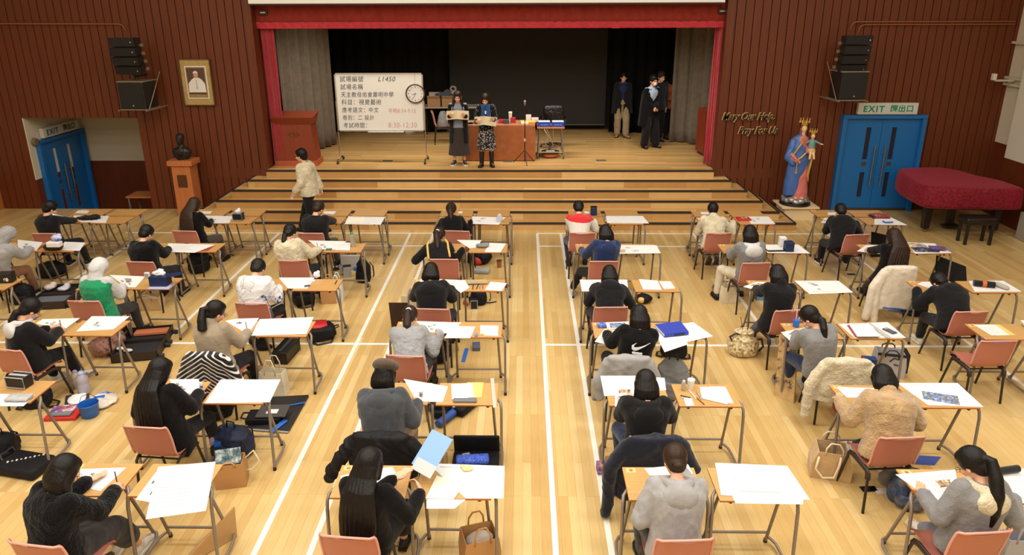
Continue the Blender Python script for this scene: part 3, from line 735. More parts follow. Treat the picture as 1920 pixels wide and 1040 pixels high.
        if hood:
            hm = MB(); back = -s.f3; c = s.nb+back*.075*k-s.d3*.01
            ring = []
            for i in range(-6, 7):
                a = i/6*PI*.86; p = s.nb+s.d3*(.012-.02*abs(math.cos(a/2)))+(back*math.cos(a)*.088+s.rt*math.sin(a)*.098)*k
                ring.append(p)
            for i in range(len(ring)-1):
                w0 = .027+.012*math.cos((i-6)/6*PI*.5); hm.cap(ring[i], ring[i+1], w0*k, w0*k, 10)
            hm.ell(c+back*.038-s.d3*.08, (.142*k, .058*k, .10*k), Matrix((s.rt, back*-1, s.d3)).transposed())
            blob(hm, 'hood', hood, o, .011, 8, amp*.3, 22)
        if hoodup:
            hm = MB(); hm.ell(s.H(0, -.018, .035), (.108*k, .114*k, .112*k), s.HM, 16, 12); hm.ell(s.H(0, -.03, -.045), (.10*k, .085*k, .08*k), s.HM)
            hm.cap(s.nb-s.d3*.02, s.H(0, -.035, -.05), .095*k, .085*k)
            hm.ell(s.H(0, -.085, -.02), (.085*k, .06*k, .09*k), s.HM)
            blob(hm, 'hood', hoodup, o, .011, 8, amp, 30)
        if cuff:
            for el, wr in ((s.elR, s.wrR), (s.elL, s.wrL)):
                cb = MB(); f = wr-el; cb.cyl(el+f*.9, el+f*.99, .041*k, .037*k, 14); cb.build('cuff', cuff, o, smooth=True, sharp=50)
        return o
    def trousers(s, mat, g=.014, wide=1., name='trousers', amp=.004, upto=.93):
        k = s.sc; m = MB(); rg = s.torso_rings(g*.7)[:2]; m.loft([rg[0], rg[1]]); M1 = s.torso_rings(g*.7)
        m.ell(s.hip-Vector((0, 0, .01)), ((.168+g)*k*s.bulk, (.125+g)*k, (.10)*k))
        for h, kn, an in ((s.hR, s.knR, s.anR), (s.hL, s.knL, s.anL)):
            m.cap(h, kn, (.086+g)*k*s.bulk**.5, (.060+g)*k*wide**.5); f = an-kn
            m.cap(kn, kn+f*upto, (.059+g)*k*wide**.5, (.043+g)*k*wide)
        return blob(m, name, mat, s.root, .0125, 3, amp, 12)
    def skirt(s, mat, name='skirt', L=.5):
        k = s.sc; m = MB(); m.ell(s.hip, (.18*k, .15*k, .11*k)); m.cap(s.hR, s.knR, .11*k, .10*k); m.cap(s.hL, s.knL, .11*k, .10*k); m.cap((s.hR+s.hL)/2, (s.knR+s.knL)/2, .1*k, .09*k)
        for kn, an in ((s.knR, s.anR), (s.knL, s.anL)):
            m.cap(kn, kn+(an-kn)*L, .10*k, .10*k)
        return blob(m, name, mat, s.root, .014, 3, .006, 14)
    def shoes(s, mat, sole=None):
        for sd, an, kn in ((1, s.anR, s.knR), (-1, s.anL, s.knL)):
            t = s.toe[sd].copy(); t.z = 0 if abs(s.toe[sd].z) < .3 else s.toe[sd].z; t.normalize(); M = frame(t, (0, 0, 1) if abs(t.z) < .8 else (0, 1, 0))
            a = an-M @ Vector((0, 0, .035)); m = MB()
            m.ell(a+M @ Vector((0, -.03, -.005)), (.038, .05, .042), M); m.ell(a+M @ Vector((0, .06, -.012)), (.041, .085, .034), M); m.ell(a+M @ Vector((0, .125, -.018)), (.043, .055, .027), M)
            m.cap(a, a+(an-a)*1.1, .036, .037)
            o = blob(m, 'shoe', mat, s.root, .009, 2)
            m = MB(); pts = [(-.036, -.07), (.036, -.07), (.042, .0), (.046, .11), (.035, .165), (.0, .185), (-.035, .165), (-.046, .11), (-.042, .0)]
            Mx = Matrix.Translation(a) @ M.to_4x4(); m.prism(pts, -.052, -.03, M=Mx); m.build('sole', sole or RUBBER, o)
    def hair(s, kind, mat, tie=None, length=.35, flip=0.):
        k = s.hs; m = MB(); H = s.H
        m.ell(H(0, -.026, .042), (.089*k, .101*k, .096*k), s.HM, 18, 14)
        m.ell(H(0, .012, .078), (.066*k, .068*k, .048*k), s.HM)
        m.ell(H(0, -.054, -.014), (.074*k, .060*k, .074*k), s.HM)
        back = Vector((s.HM.col[1].x, s.HM.col[1].y, 0)).normalized()*-1; dn = Vector((0, 0, -1)); sr = s.HM.col[0]
        if kind == 'short':
            m.ell(H(0, -.04, .085), (.06*k, .06*k, .04*k), s.HM)
            for sx in (-1, 1): m.ell(H(sx*.066, -.01, .02), (.014*k, .03*k, .035*k), s.HM)
        elif kind in ('bob', 'long', 'vlong'):
            for sx in (-1, 1):
                m.cap(H(sx*.07, .01, .03), H(sx*.074, .0, -.05)+dn*.01, .026*k, .024*k)
            L = {'bob': .13, 'long': .26, 'vlong': .40}[kind]*length/.35
            rings = []; X3 = s.rt
            def rg(c, x, y, w_, d_): rings.append([c+x*w_*k*math.cos(2*PI*j/18)+y*d_*k*math.sin(2*PI*j/18) for j in range(18)])
            hy = s.HM.col[1]; hy2 = Vector((hy.x, hy.y, 0)).normalized()
            rg(H(0, -.03, .075), sr, hy, .070, .075); rg(H(0, -.035, .02), sr, hy, .092, .085)
            if kind == 'bob':
                c0 = H(0, -.040, -.02)
                mk = len(rings)
                for t, w_, d_ in ((.0, .098, .078), (.35, .103, .074), (.7, .106, .068), (.92, .102, .062), (1., .085, .05)):
                    rg(c0+(dn+back*.12)*L*t, sr, hy2, w_, d_)
            else:
                rg(H(0, -.045, -.05), sr, (hy2*.5+hy*.5).normalized(), .100, .072)
                nk = s.nb-s.f3*.075+s.d3*.03; rg(nk, (sr+X3).normalized(), (s.f3+hy2).normalized(), .112, .058)
                t0 = s.nb-s.f3*.115-s.d3*.07; 
                for t, w_, d_ in ((0, .128, .042), (.3, .136, .038), (.6, .132, .034), (.85, .112, .028), (1., .07, .016)):
                    rg(t0-s.d3*L*t-s.f3*.035*math.sin(t*PI/2), X3, s.f3, w_*(1+.1*(length-.35)), d_)
            m.loft(rings)
            for q in range(11):
                j = 18*(.52+.46*(q+.5)/11); i0 = int(j) % 18; fr_ = j-int(j); pp = [r_[i0].lerp(r_[(i0+1) % 18], fr_) for r_ in rings[1:]]
                e = pp[-1]-pp[-2]; pp.append(pp[-1]+e.normalized()*.02*(1+math.sin(q*2.3))); n = len(pp)
                m.tube(pp, .01, 6, radii=[.006]+[.0135]*(n-3)+[.010, .004])
        elif kind == 'pony':
            a0 = H(0, -.112, .028); p1 = a0+back*.045-dn*.005; tgt = s.nb-s.d3*(.02)-s.f3*.125
            L = length; p3 = tgt-s.d3*max(0, L-.2)*.8
            pts = [a0, p1, p1.lerp(tgt, .5)+back*.012, tgt, tgt.lerp(p3, .6), p3]
            m.tube(pts, .03, 10, radii=[.026*k, .036*k, .046*k, .048*k, .040*k, .014*k])
            for i in range(4): m.tube([p+sr*(.012*math.sin(i*2.1))+back*.01*math.cos(i*2.1) for p in pts[1:]], .01, 6, radii=[.016, .02, .02, .016, .006])
        elif kind == 'lowpony':
            a0 = H(0, -.09, -.05); p1 = a0+back*.03+dn*.01; tgt = s.nb-s.d3*.04-s.f3*.12
            pts = [a0, p1, p1.lerp(tgt, .6), tgt-s.d3*length*.25]
            m.tube(pts, .03, 10, radii=[.026*k, .036*k, .036*k, .012*k])
        elif kind == 'bun':
            m.ell(H(0, -.105, -.045), (.038*k, .034*k, .03*k), s.HM); m.tube([H(.03*math.cos(a), -.112, -.045+.022*math.sin(a)) for a in [i*PI/5 for i in range(11)]], .012, 8)
        o = blob(m, 'hair', mat, s.root, .0078, 2, .0012, 150, (1, 1, .06))
        if tie and kind == 'pony':
            t = MB(); t.ell(H(0, -.122, .028), (.03*k, .018*k, .03*k), s.HM); t.build('hair_tie', tie, o, smooth=True)
        return o
T0 = time.time()
BLK = cloth('black_knit', lin(16, 15, 16), sheen=.08, var=.2, spec=.1)
BLK2 = cloth('black_fluffy', lin(15, 14, 15), 1., .006, 90, sheen=.1, spec=.1)
BLK3 = cloth('black_cotton', lin(24, 24, 26), sheen=.1, spec=.12)
LGREY = cloth('light_grey_marl', lin(154, 153, 153), fuzz=.001, scale=300); MGREY = cloth('mid_grey_knit', lin(128, 127, 128), fuzz=.003, scale=120)
DGREY = cloth('dark_grey_cotton', lin(66, 69, 74)); PGREY = cloth('pale_grey_knit', lin(150, 151, 154), fuzz=.004, scale=90)
CREAMF = fleece('cream_fleece', lin(208, 196, 166)); TEDDY = fleece('tan_teddy', lin(174, 144, 102)); BEIGE = cloth('beige_knit', lin(152, 138, 116), fuzz=.002, scale=150)
GREENV = cloth('green_vest_wool', lin(24, 140, 92), fuzz=.004, scale=100); WHT = cloth('white_cotton', lin(198, 198, 197)); NAVY = cloth('navy_cotton', lin(24, 42, 84), fuzz=.002)
REDC = cloth('red_cotton', lin(206, 52, 56)); JEANS = cloth('dark_denim', lin(30, 44, 78)); JEANS2 = cloth('blue_grey_denim', lin(104, 112, 138)); GREYP = cloth('grey_jogger', lin(150, 146, 136))
KHAKI = cloth('khaki_cotton', lin(150, 130, 98)); DARKP = cloth('dark_trouser', lin(22, 21, 24), sheen=.1); CREAMP = cloth('cream_trouser', lin(216, 206, 182)); BROWNP = cloth('brown_trouser', lin(60, 46, 36))
SHW = newmat('white_shoe', lin(214, 210, 200), .6); SHB = newmat('black_shoe', lin(16, 15, 15), .5); SOLEW = newmat('white_sole', lin(226, 222, 212), .6); SOLEB = newmat('brown_sole', lin(72, 56, 44), .7)
# printed / two-colour cloths
def two_tone():
    m = cloth('red_white_block', lin(206, 52, 56)); t = NT(m)
    sx = t.n('ShaderNodeSeparateXYZ'); t.l(t.obj(), sx.inputs[0])
    a = t.n('ShaderNodeMath'); a.operation = 'MULTIPLY_ADD'; t.l(sx.outputs[0], a.inputs[0]); a.inputs[1].default_value = .06; t.l(sx.outputs[2], a.inputs[2])
    g = t.n('ShaderNodeMath'); g.operation = 'GREATER_THAN'; t.l(a.outputs[0], g.inputs[0]); g.inputs[1].default_value = .90
    t.l(t.mix(lin(220, 214, 206), lin(206, 46, 50), g.outputs[0]), t.b.inputs['Base Color']); return m
def printed():
    m = cloth('white_print_cotton', lin(214, 214, 214)); t = NT(m); o = t.obj(); n = t.noise(t.mapped(o, (7, 7, 7)), 1, 6, .7)
    sx = t.n('ShaderNodeSeparateXYZ'); t.l(o, sx.inputs[0])
    mr = t.n('ShaderNodeMapRange'); t.l(sx.outputs[2], mr.inputs[0]); mr.inputs[1].default_value = .85; mr.inputs[2].default_value = .45; mr.inputs[3].default_value = 0; mr.inputs[4].default_value = .3
    a = t.n('ShaderNodeMath'); t.l(n, a.inputs[0]); t.l(mr.outputs[0], a.inputs[1])
    c = t.ramp(a.outputs[0], [(.0, lin(222, 222, 222)), (.64, lin(214, 214, 216)), (.66, lin(96, 116, 170)), (.72, lin(30, 34, 46))]); c_ = t.t.nodes[-1]
    t.l(c, t.b.inputs['Base Color'])
    v = t.n('ShaderNodeTexVoronoi'); v.feature = 'DISTANCE_TO_EDGE'; v.inputs['Scale'].default_value = 9; t.l(o, v.inputs['Vector'])
    lt = t.n('ShaderNodeMath'); lt.operation = 'LESS_THAN'; t.l(v.outputs[0], lt.inputs[0]); lt.inputs[1].default_value = .012
    n2 = t.n('ShaderNodeMath'); n2.operation = 'GREATER_THAN'; t.l(t.noise(o, 5, 1), n2.inputs[0]); n2.inputs[1].default_value = .55
    mm = t.n('ShaderNodeMath'); mm.operation = 'MULTIPLY'; t.l(lt.outputs[0], mm.inputs[0]); t.l(n2.outputs[0], mm.inputs[1])
    t.l(t.mix(c, lin(60, 62, 70), mm.outputs[0]), t.b.inputs['Base Color']); return m
def floral():
    m = cloth('floral_print', lin(60, 60, 62)); t = NT(m); v = t.n('ShaderNodeTexVoronoi'); v.inputs['Scale'].default_value = 26; t.l(t.obj(), v.inputs['Vector'])
    t.l(t.ramp(v.outputs['Distance'], [(.0, lin(206, 198, 190)), (.38, lin(150, 140, 134)), (.46, lin(34, 34, 36)), (1, lin(26, 26, 30))]), t.b.inputs['Base Color']); return m
BLOCK = two_tone(); PRINT = printed(); FLORAL = floral()
# --- one entry per seated person.  pos: figure origin relative to the chair, lean/bend of the back, hands relative to the desk's near edge
HEADAT = {(0, 1):(93, 385),(0, 2):(14, 440),(1, 1):(362, 393),(1, 2):(275, 437),(1, 3):(185, 505),(1, 4):(52, 582),(2, 1):(597, 388),(2, 2):(543, 440),(2, 3):(482, 490),(2, 4):(403, 580),(2, 5):(300, 695),(2, 6):(120, 880),(3, 1):(845, 392),(3, 2):(824, 440),(3, 3):(808, 508),(3, 4):(768, 590),(3, 5):(722, 698),(3, 6):(690, 895),(4, 1):(1085, 388),(4, 2):(1136, 447),(4, 3):(1142, 512),(4, 4):(1197, 596),(4, 5):(1212, 720),(4, 6):(1266, 858),(5, 1):(1337, 392),(5, 2):(1409, 452),(5, 3):(1458, 512),(5, 4):(1519, 597),(5, 5):(1655, 704),(5, 6):(1823, 872),(6, 1):(1577, 394),(6, 2):(1683, 452),(6, 3):(1785, 513)}
def seated(key, name_look, **a):
    c, r = key; cx, cy, ca = CH_XY[key]; g = a.get
    look = name_look
    root = empty('person', (cx+g('dx', 0), cy+g('dy', .0), 0), R(g('rz', 0)), look, 'person', None)
    f = Fig(root, g('fine', 1), g('scale', .97), g('bulk', 1.))
    dy = ROWY[r]-cy-g('dy', 0)                    # desk's near edge, local y
    dxm = COLX[c]-.365-cx-g('dx', 0)              # middle of the left desk, local x
    f.torso_pose((0, -.02, .54), R(g('lean', 22)), R(g('bend', 22)), R(g('side', 0)), R(g('twist', 0)), R(g('headp', 50)), R(g('heady', 0)), R(g('neck', 45)))
    best = None; R0 = Matrix.Rotation(R(g('rz', 0)), 3, 'Z')
    for ln in range(g('lmin', -6), 42, 2):
        for sd in range(-16, 17, 2):
            bd = g('bend', 22)*(.7 if ln < 8 else 1)
            f.torso_pose((0, -.02, .54), R(ln), R(bd), R(sd), R(g('twist', 0)), R(g('headp', 50)), R(g('heady', 0)), R(min(g('neck', 45), ln+bd+18)))
            px, py = PIX(root.location+R0 @ (f.head+f.HM @ Vector((0, -.02, .03)))); e = math.hypot(px-HEADAT[key][0], py-HEADAT[key][1])+abs(sd)*.15
            if best is None or e < best[0]: best = (e, ln, sd, bd)
    _, ln, sd, bd = best; f.torso_pose((0, -.02, .54), R(ln), R(bd), R(sd), R(g('twist', 0)), R(g('headp', 50)), R(g('heady', 0)), R(min(g('neck', 45), ln+bd+18)))
    hr = g('hr', (.12, .16, .045)); hl = g('hl', (-.14, .10, .045))
    HP = []
    for h_, sh_ in ((hr, f.shR), (hl, f.shL)):
        q = Vector((h_[0]+dxm*.7, dy+h_[1], DZ+h_[2]))
        for _i in range(30):
            if (q-sh_).length < .455*f.sc or h_[2] > .055: break
            q.x += (sh_.x-q.x)*.06; q.y = max(dy+.005, q.y+(sh_.y-q.y)*.04)
        HP.append(q)
    f.arms(HP[0], HP[1], g('pr', (.5, -.35, -1)), g('pl', (-.5, -.35, -1)), g('dr', (-.35, 1, -.12)), g('dl', (.5, 1, -.12)), curlr=g('cr', 1.0), curll=g('cl', .35), palmr=g('palmr', (-.4, 0, -1)), palml=g('palml', (0, 0, -1)), gr=g('gr', 0), gl=g('gl', 0))
    fr = g('fr', (.15, .50)); fl = g('fl', (-.13, .44))
    f.legs((fr[0], fr[1], g('fzr', .095)), (fl[0], fl[1], g('fzl', .095)), g('kr', (.3, .6, 1)), g('kl', (-.3, .6, 1)), g('toer'), g('toel'))
    f.body(g('skin'))
    t = g('top', dict(mat=BLK)); t = dict(t); nm = t.pop('name', 'sweater'); f.topo = f.top(nm, t.pop('mat'), **t)
    tr = g('trousers', DARKP)
    if g('skirtm'): f.skirt(g('skirtm'), g('skirtn', 'skirt'), g('skirtL', .5))
    else: f.trousers(tr, g=g('tg', .012), wide=g('tw', 1.))
    f.shoes(g('shoe', SHB), g('sole', RUBBER if g('shoe', SHB) is SHB else SOLEW))
    if g('hair', 'short') is not None: f.hairo = f.hair(g('hair', 'short'), g('hm', HB), g('tie'), g('hl_', .35))
    if g('glass'): f.glasses()
    if g('mask'): f.mask(g('mask'))
    if g('face'): f.face()
    if g('pen'):
        d = Vector((-.25, .35, .9)).normalized(); h = f.wrR+f.hd[1][0].normalized()*.10+Vector((-.01, 0, -.03)); b = MB(); b.cyl(h-d*.035, h+d*.11, .0042, n=8); b.cyl(h-d*.05, h-d*.035, .001, .0042, n=8)
        o = b.build('pencil', g('penm', BLACKM), smooth=True, sharp=40, loc=root.location); tag(o, 'dark pencil held by the '+WHO[key], 'pencil')
    return f
def stripe(f, pts, mat, name, parent, r=.006, flat=.4):
    b = MB(); b.tube(pts, r, 6); return b.build(name, mat, parent, smooth=True)
F = 0
if True:
    f1 = seated((0, 1), 'short-haired person in black jacket with white sleeve trim, near the corridor', fine=F, lean=22, bend=14, side=4, twist=-22, heady=-R(0)-25, headp=35, dx=-.02, hr=(.42, .10, .045), hl=(.05, .05, .045), top=dict(name='jacket', mat=BLK3, g=.035, slv=.022, hood=BLK3), hair='short', shoe=SHB, sole=SOLEW)
    f2 = seated((0, 2), 'person in a light grey jacket with the hood up, at the left edge', fine=F, lean=16, bend=18, twist=-20, heady=-15, headp=45, hr=(.25, .06, .045), top=dict(name='hooded_jacket', mat=LGREY, g=.045, slv=.03, hoodup=LGREY, amp=.004), hair=None, trousers=cloth('tan_trouser', lin(136, 92, 58)), shoe=SHB, sole=SOLEW)
    f3 = seated((1, 1), 'person with very long brown hair and black sweater, seated at the front near the bust', fine=F, lean=18, bend=16, twist=-18, heady=-10, headp=40, dx=.06, dy=.07, hr=(.22, .10, .045), top=dict(mat=BLK), hair='vlong', hm=HM, trousers=BROWNP)
    f4 = seated((1, 2), 'short-haired person in a bulky black fleece, second row on the left', fine=F, bulk=1.1, lean=16, bend=22, twist=-12, heady=-12, headp=45, hr=(.25, .08, .045), top=dict(name='fleece', mat=BLK2, g=.04, slv=.026), hair='short')
    f5 = seated((1, 3), 'person in a green knitted vest over a white hoodie with the hood up', fine=F, lean=14, bend=18, twist=-8, headp=45, dx=.06, hr=(.26, .04, .045), top=dict(name='hoodie', mat=WHT, g=.028, slv=.026, hoodup=WHT), hair=None, trousers=cloth('charcoal_trouser', lin(44, 42, 44)))
    f6 = seated((1, 4), 'ponytailed person in black jacket with white hood, glasses and lilac mask', lean=18, bend=22, twist=-38, heady=-18, headp=48, dx=.0, dy=.02, hr=(.28, .06, .045), hl=(.12, .10, .045), top=dict(name='jacket', mat=BLK3, g=.034, slv=.024, hood=WHT), hair='lowpony', glass=1, mask=newmat('lilac_mask', lin(150, 140, 200), .8), shoe=SHW, toer=(.6, .8, 0), toel=(.3, .9, 0), pen=1, fr=(0.12, 0.52), fl=(-0.12, 0.46))
    f7 = seated((2, 1), 'broad short-haired person in a black jacket, seated just in front of the walking person', fine=F, bulk=1.2, lean=20, bend=22, twist=-14, heady=-14, headp=45, dx=.04, hr=(.30, .04, .045), top=dict(name='jacket', mat=BLK3, g=.036, slv=.026), hm=HD, trousers=cloth('grey_brown_trouser', lin(74, 64, 54)))
    f8 = seated((2, 2), 'person in a long cream fleece coat with dark low ponytail', fine=F, lean=14, bend=18, twist=-10, heady=-8, headp=50, dx=-.03, hr=(.42, .05, .045), hl=(-.05, .1, .045), top=dict(name='fleece_coat', mat=CREAMF, g=.05, slv=.03, hood=CREAMF, hem=.16, amp=.004), hair='lowpony', pen=1)
    f9 = seated((2, 3), 'short-haired person in a white hoodie printed with blue and black shapes', fine=F, bulk=1.1, lean=22, bend=24, headp=60, twist=-8, dx=-.06, hr=(.2, .0, .045), top=dict(name='hoodie', mat=PRINT, g=.04, slv=.03, hood=PRINT, amp=.007))
    f10 = seated((2, 4), 'ponytailed person in a beige sweater and glasses drawing on a large sheet', lean=18, bend=16, twist=-16, heady=-34, headp=30, dx=-.02, hr=(.26, .02, .05), top=dict(name='sweater', mat=BEIGE, g=.034, slv=.022, collar=.05), hair='pony', hl_=.22, glass=1, face=1, pen=1)
    f11 = seated((2, 5), 'person with very long black hair wearing a loose black coat', lean=16, bend=14, twist=-14, heady=-24, headp=30, dx=.03, dy=.07, hr=(.26, .12, .045), top=dict(name='coat', mat=BLK, g=.04, slv=.03, hem=.14), hair='vlong')
    f12 = seated((2, 6), 'person in fluffy black coat and glasses drawing at the bottom left', lean=22, bend=18, twist=-26, heady=-14, headp=42, dx=-.06, hr=(.29, .07, .05), hl=(.0, .12, .045), top=dict(name='coat', mat=BLK2, g=.042, slv=.03, hem=.12), hair='bob', hl_=.48, glass=1, skirtm=cloth('dark_plaid', lin(48, 44, 46)), shoe=SHW, pen=1, fr=(0.22, 0.56), fl=(0.03, 0.56))
    f13 = seated((3, 1), 'person in a black sweater with a brown ponytail at the front middle', fine=F, lean=14, bend=18, twist=0, headp=48, dx=-.06, hr=(.27, .05, .045), hl=(-.22, .05, .045), top=dict(mat=BLK), hair='pony', hm=HD)
    f14 = seated((3, 2), 'ponytailed person in a black sports jacket with yellow stripes', fine=F, lean=14, bend=20, heady=-14, headp=45, dx=-.06, hr=(.28, .03, .045), hl=(-.28, .04, .045), top=dict(name='sports_jacket', mat=BLK3, slv=.024, collar=.03), hair='pony', hl_=.42, hm=HD, tie=WHITE, trousers=cloth('camo_trouser', lin(84, 78, 66)))
    f15 = seated((3, 3), 'short-haired person in a loose black hooded jacket just left of the aisle', fine=F, lean=24, bend=18, headp=48, dx=-.02, hr=(.22, .0, .045), hl=(-.2, .03, .045), top=dict(name='hooded_jacket', mat=BLK3, g=.04, slv=.03, hood=BLK3), hair='bob', hl_=.2)
    f16 = seated((3, 4), 'person in a pale grey cable sweater with a dark tied ponytail', lean=18, bend=20, headp=58, dx=.0, hr=(.26, .04, .045), hl=(-.16, .08, .045), top=dict(name='sweater', mat=PGREY, g=.032, slv=.026, amp=.006), hair='pony', tie=WHITE, hl_=.3, hm=HD)
    f17 = seated((3, 5), 'person in a brown flat cap and dark grey hoodie', bulk=1.1, lean=20, bend=14, headp=35, heady=-10, dx=-.04, hr=(.22, -.02, .045), top=dict(name='hoodie', mat=DGREY, g=.04, slv=.03, hood=DGREY), hair='bob', hl_=.24, trousers=KHAKI)
    f18 = seated((3, 6), 'person with very long black hair holding up a light blue folder', lean=14, bend=10, headp=25, heady=-16, twist=-14, dx=.06, dy=.06, hr=(.40, .0, .06), hl=(.18, .10, .10), dr=(-.45, .8, .35), dl=(.75, .6, .2), palmr=(-1, -.2, -.2), palml=(.3, 0, 1), cr=.6, cl=.3, top=dict(mat=BLK, g=.024, slv=.022), hair='vlong', skirtm=DARKP, skirtn='trousers')
    f19 = seated((4, 1), 'short-haired person in a red and white colour-block top', fine=F, lean=12, bend=18, headp=50, hr=(.16, .05, .045), dx=-.03, top=dict(name='sweatshirt', mat=BLOCK, g=.03, slv=.024), hair='short', trousers=JEANS)
    f20 = seated((4, 2), 'person in a navy hoodie leaning to the left over the desk', fine=F, lean=20, bend=20, twist=14, side=0, headp=55, dx=-.0, hr=(.12, .12, .045), hl=(-.3, .0, .045), top=dict(name='hoodie', mat=NAVY, g=.038, slv=.028, hood=NAVY), hair='bob', hl_=.45, hm=HB, shoe=SHW, fr=(0.1, 0.5), fl=(-0.38, 0.5))
    f21 = seated((4, 3), 'person in a charcoal hoodie with a straight black bob just right of the aisle', fine=F, lean=14, bend=18, headp=50, dx=.0, hr=(.22, .03, .045), top=dict(name='hoodie', mat=BLK3, g=.036, slv=.026, hood=BLK3), hair='bob', hl_=.5)
    f22 = seated((4, 4), 'person with very long straight black hair and a white swoosh on the back', lean=14, bend=16, headp=48, dx=.02, hr=(.18, .06, .045), hl=(-.28, .18, .045), top=dict(name='hoodie', mat=BLK, g=.034, slv=.028), hair='bob', hl_=.66)
    f23 = seated((4, 5), 'person in a black hoodie with a dark navy jacket over the chair', lean=16, bend=16, headp=50, dx=-.02, hr=(.22, .02, .045), hl=(-.12, .12, .045), top=dict(name='hoodie', mat=BLK3, g=.038, slv=.03, hood=BLK3), hair='bob', hl_=.6, trousers=JEANS)
    f24 = seated((4, 6), 'person in a light grey hoodie with brown hair in a low bun', bulk=1.05, lean=18, bend=18, headp=48, dx=-.01, hr=(.16, .26, .06), hl=(-.16, .02, .02), top=dict(name='hoodie', mat=LGREY, g=.036, slv=.03, hood=LGREY, cuff=None, amp=.007), hair='bun', hm=HM, pen=1, trousers=cloth('dark_jeans', lin(46, 48, 54)))
    f25 = seated((5, 1), 'person in a cream top with a low black bun, near the steps on the right', fine=F, lean=16, bend=18, headp=48, heady=-8, dx=-.02, hr=(.3, .0, .045), hl=(-.18, .06, .045), top=dict(name='fleece', mat=CREAMF, g=.034, slv=.028, collar=.03, amp=.004), hair='bun', trousers=GREYP, sole=SOLEB, shoe=newmat('brown_shoe', lin(84, 70, 58), .6), toer=(.05, .6, -.8), toel=(-.05, .6, -.8), fzr=.14, fzl=.14, fr=(0.22, 0.46), fl=(0.08, 0.46))
    f26 = seated((5, 2), 'person in a grey hoodie with white lining and black bob', fine=F, lean=10, bend=14, headp=35, twist=6, dx=-.02, hr=(.16, .05, .045), hl=(-.36, .12, .045), top=dict(name='hoodie', mat=MGREY, g=.03, slv=.026, hood=WHT), hair='bob', hl_=.55, trousers=CREAMP, fr=(0.1, 0.5), fl=(-0.31, 0.36))
    f27 = seated((5, 3), 'person in a black sweater and blue jeans with black bob', fine=F, lean=16, bend=18, headp=55, twist=10, dx=-.08, hr=(.12, .1, .045), hl=(-.2, .1, .045), top=dict(mat=BLK3, g=.03, slv=.024, collar=.03), hair='bob', hl_=.45, trousers=JEANS, shoe=SHW, fr=(0.2, 0.5), fl=(0, 0.66))
    f28 = seated((5, 4), 'person in a grey cardigan with low black ponytail leaning over drawings', lean=22, bend=24, headp=50, heady=38, twist=10, side=-6, dx=-.14, dy=.05, hr=(.06, .08, .045), hl=(-.18, .1, .045), top=dict(name='cardigan', mat=MGREY, g=.03, slv=.024), hair='lowpony', hl_=.4, mask=newmat('white_mask', lin(226, 226, 230), .8), trousers=JEANS, shoe=SHW, fr=(0.1, 0.5), fl=(-0.11, 0.41))
    f29 = seated((5, 5), 'person in a tan teddy jacket with black hair', bulk=1.12, lean=20, bend=22, headp=55, twist=0, dx=.02, hr=(.34, .02, .045), hl=(-.32, .06, .045), top=dict(name='teddy_jacket', mat=TEDDY, g=.045, slv=.032, collar=.03, amp=.005), hair='bob', hl_=.16, shoe=SHW, fr=(0.24, 0.42), fl=(0.1, 0.66))
    f30 = seated((5, 6), 'person in a grey zip hoodie with cream hood and long black ponytail', lean=16, bend=18, headp=45, heady=28, twist=10, side=4, dx=.05, hr=(.40, .02, .045), hl=(-.26, .06, .045), top=dict(name='hoodie', mat=MGREY, g=.034, slv=.026, hood=CREAMF), hair='pony', hl_=.50, trousers=JEANS2, shoe=SHW, glass=1, fr=(0.3, 0.45), fl=(0.12, 0.62))
    f31 = seated((6, 1), 'short-haired person in a black hoodie seated in front of the blue double door', fine=F, bulk=1.08, lean=18, bend=18, headp=45, dx=-.1, dy=.05, hr=(.24, .0, .045), hl=(-.14, .1, .045), top=dict(name='hoodie', mat=BLK3, g=.036, slv=.026, hood=BLK3), hair='short', sole=SOLEW, fr=(0.4, 0.55), fl=(-0.04, 0.54))
    f32 = seated((6, 2), 'person with long dark brown hair and black top, chair covered by a cream coat', fine=F, lean=14, bend=16, headp=40, heady=16, dx=-.04, dy=.06, hr=(.42, .08, .045), hl=(-.12, .1, .045), top=dict(mat=BLK, g=.02, slv=.016), hair='vlong', hm=HD, fr=(0.25, 0.5), fl=(0.1, 0.64))
    f33 = seated((6, 3), 'person in black hoodie bent very low over the desk at the far right', fine=F, bulk=1.08, lean=34, bend=34, headp=70, neck=80, twist=10, dx=-.05, hr=(.1, .16, .045), hl=(-.3, .02, .045), top=dict(name='hoodie', mat=BLK3, g=.04, slv=.03, hood=BLK3), hair='short', shoe=SHW, lmin=26, fr=(0.34, 0.55), fl=(-0.03, 0.54))
print('people built', round(time.time()-T0, 1))

# ================================================================== HALL FIXTURES
GOLD = newmat('old_gold', lin(206, 168, 84), .38, .6); OAK = wood('oak_varnish', lin(188, 112, 62), (16, 16, 1.6), .45, .18)
# bust on its pedestal
bx, by = -7.12, 14.38
r = empty('bust_pedestal', (bx, by, 0), 0, 'tall oak pedestal with a bronze plaque standing against the left wall', 'pedestal')
b = MB(); b.box((0, 0, .55), (.40, .34, 1.10), taper=.96); b.build('column', OAK, r)
b = MB(); b.rbox((0, 0, 1.155), (.52, .42, .11), .012); b.build('cap', OAK, r)
b = MB(); b.rbox((0, -.175, .78), (.19, .02, .26), .004); b.build('plaque', newmat('bronze_plaque', lin(92, 60, 34), .4, .4), r)
BRZ = newmat('dark_bronze', lin(52, 46, 42), .35, .55)
r = empty('bust', (bx+.0, by, 1.21), 0, 'dark bronze bust of a man in a suit standing on the oak pedestal', 'bust')
m = MB(); m.loft([m.ell_ring((0, 0, z), a, c, 18) for z, a, c in ((.0, .13, .09), (.03, .14, .10), (.10, .19, .11), (.18, .20, .11), (.23, .15, .09), (.27, .07, .065), (.33, .06, .06))])
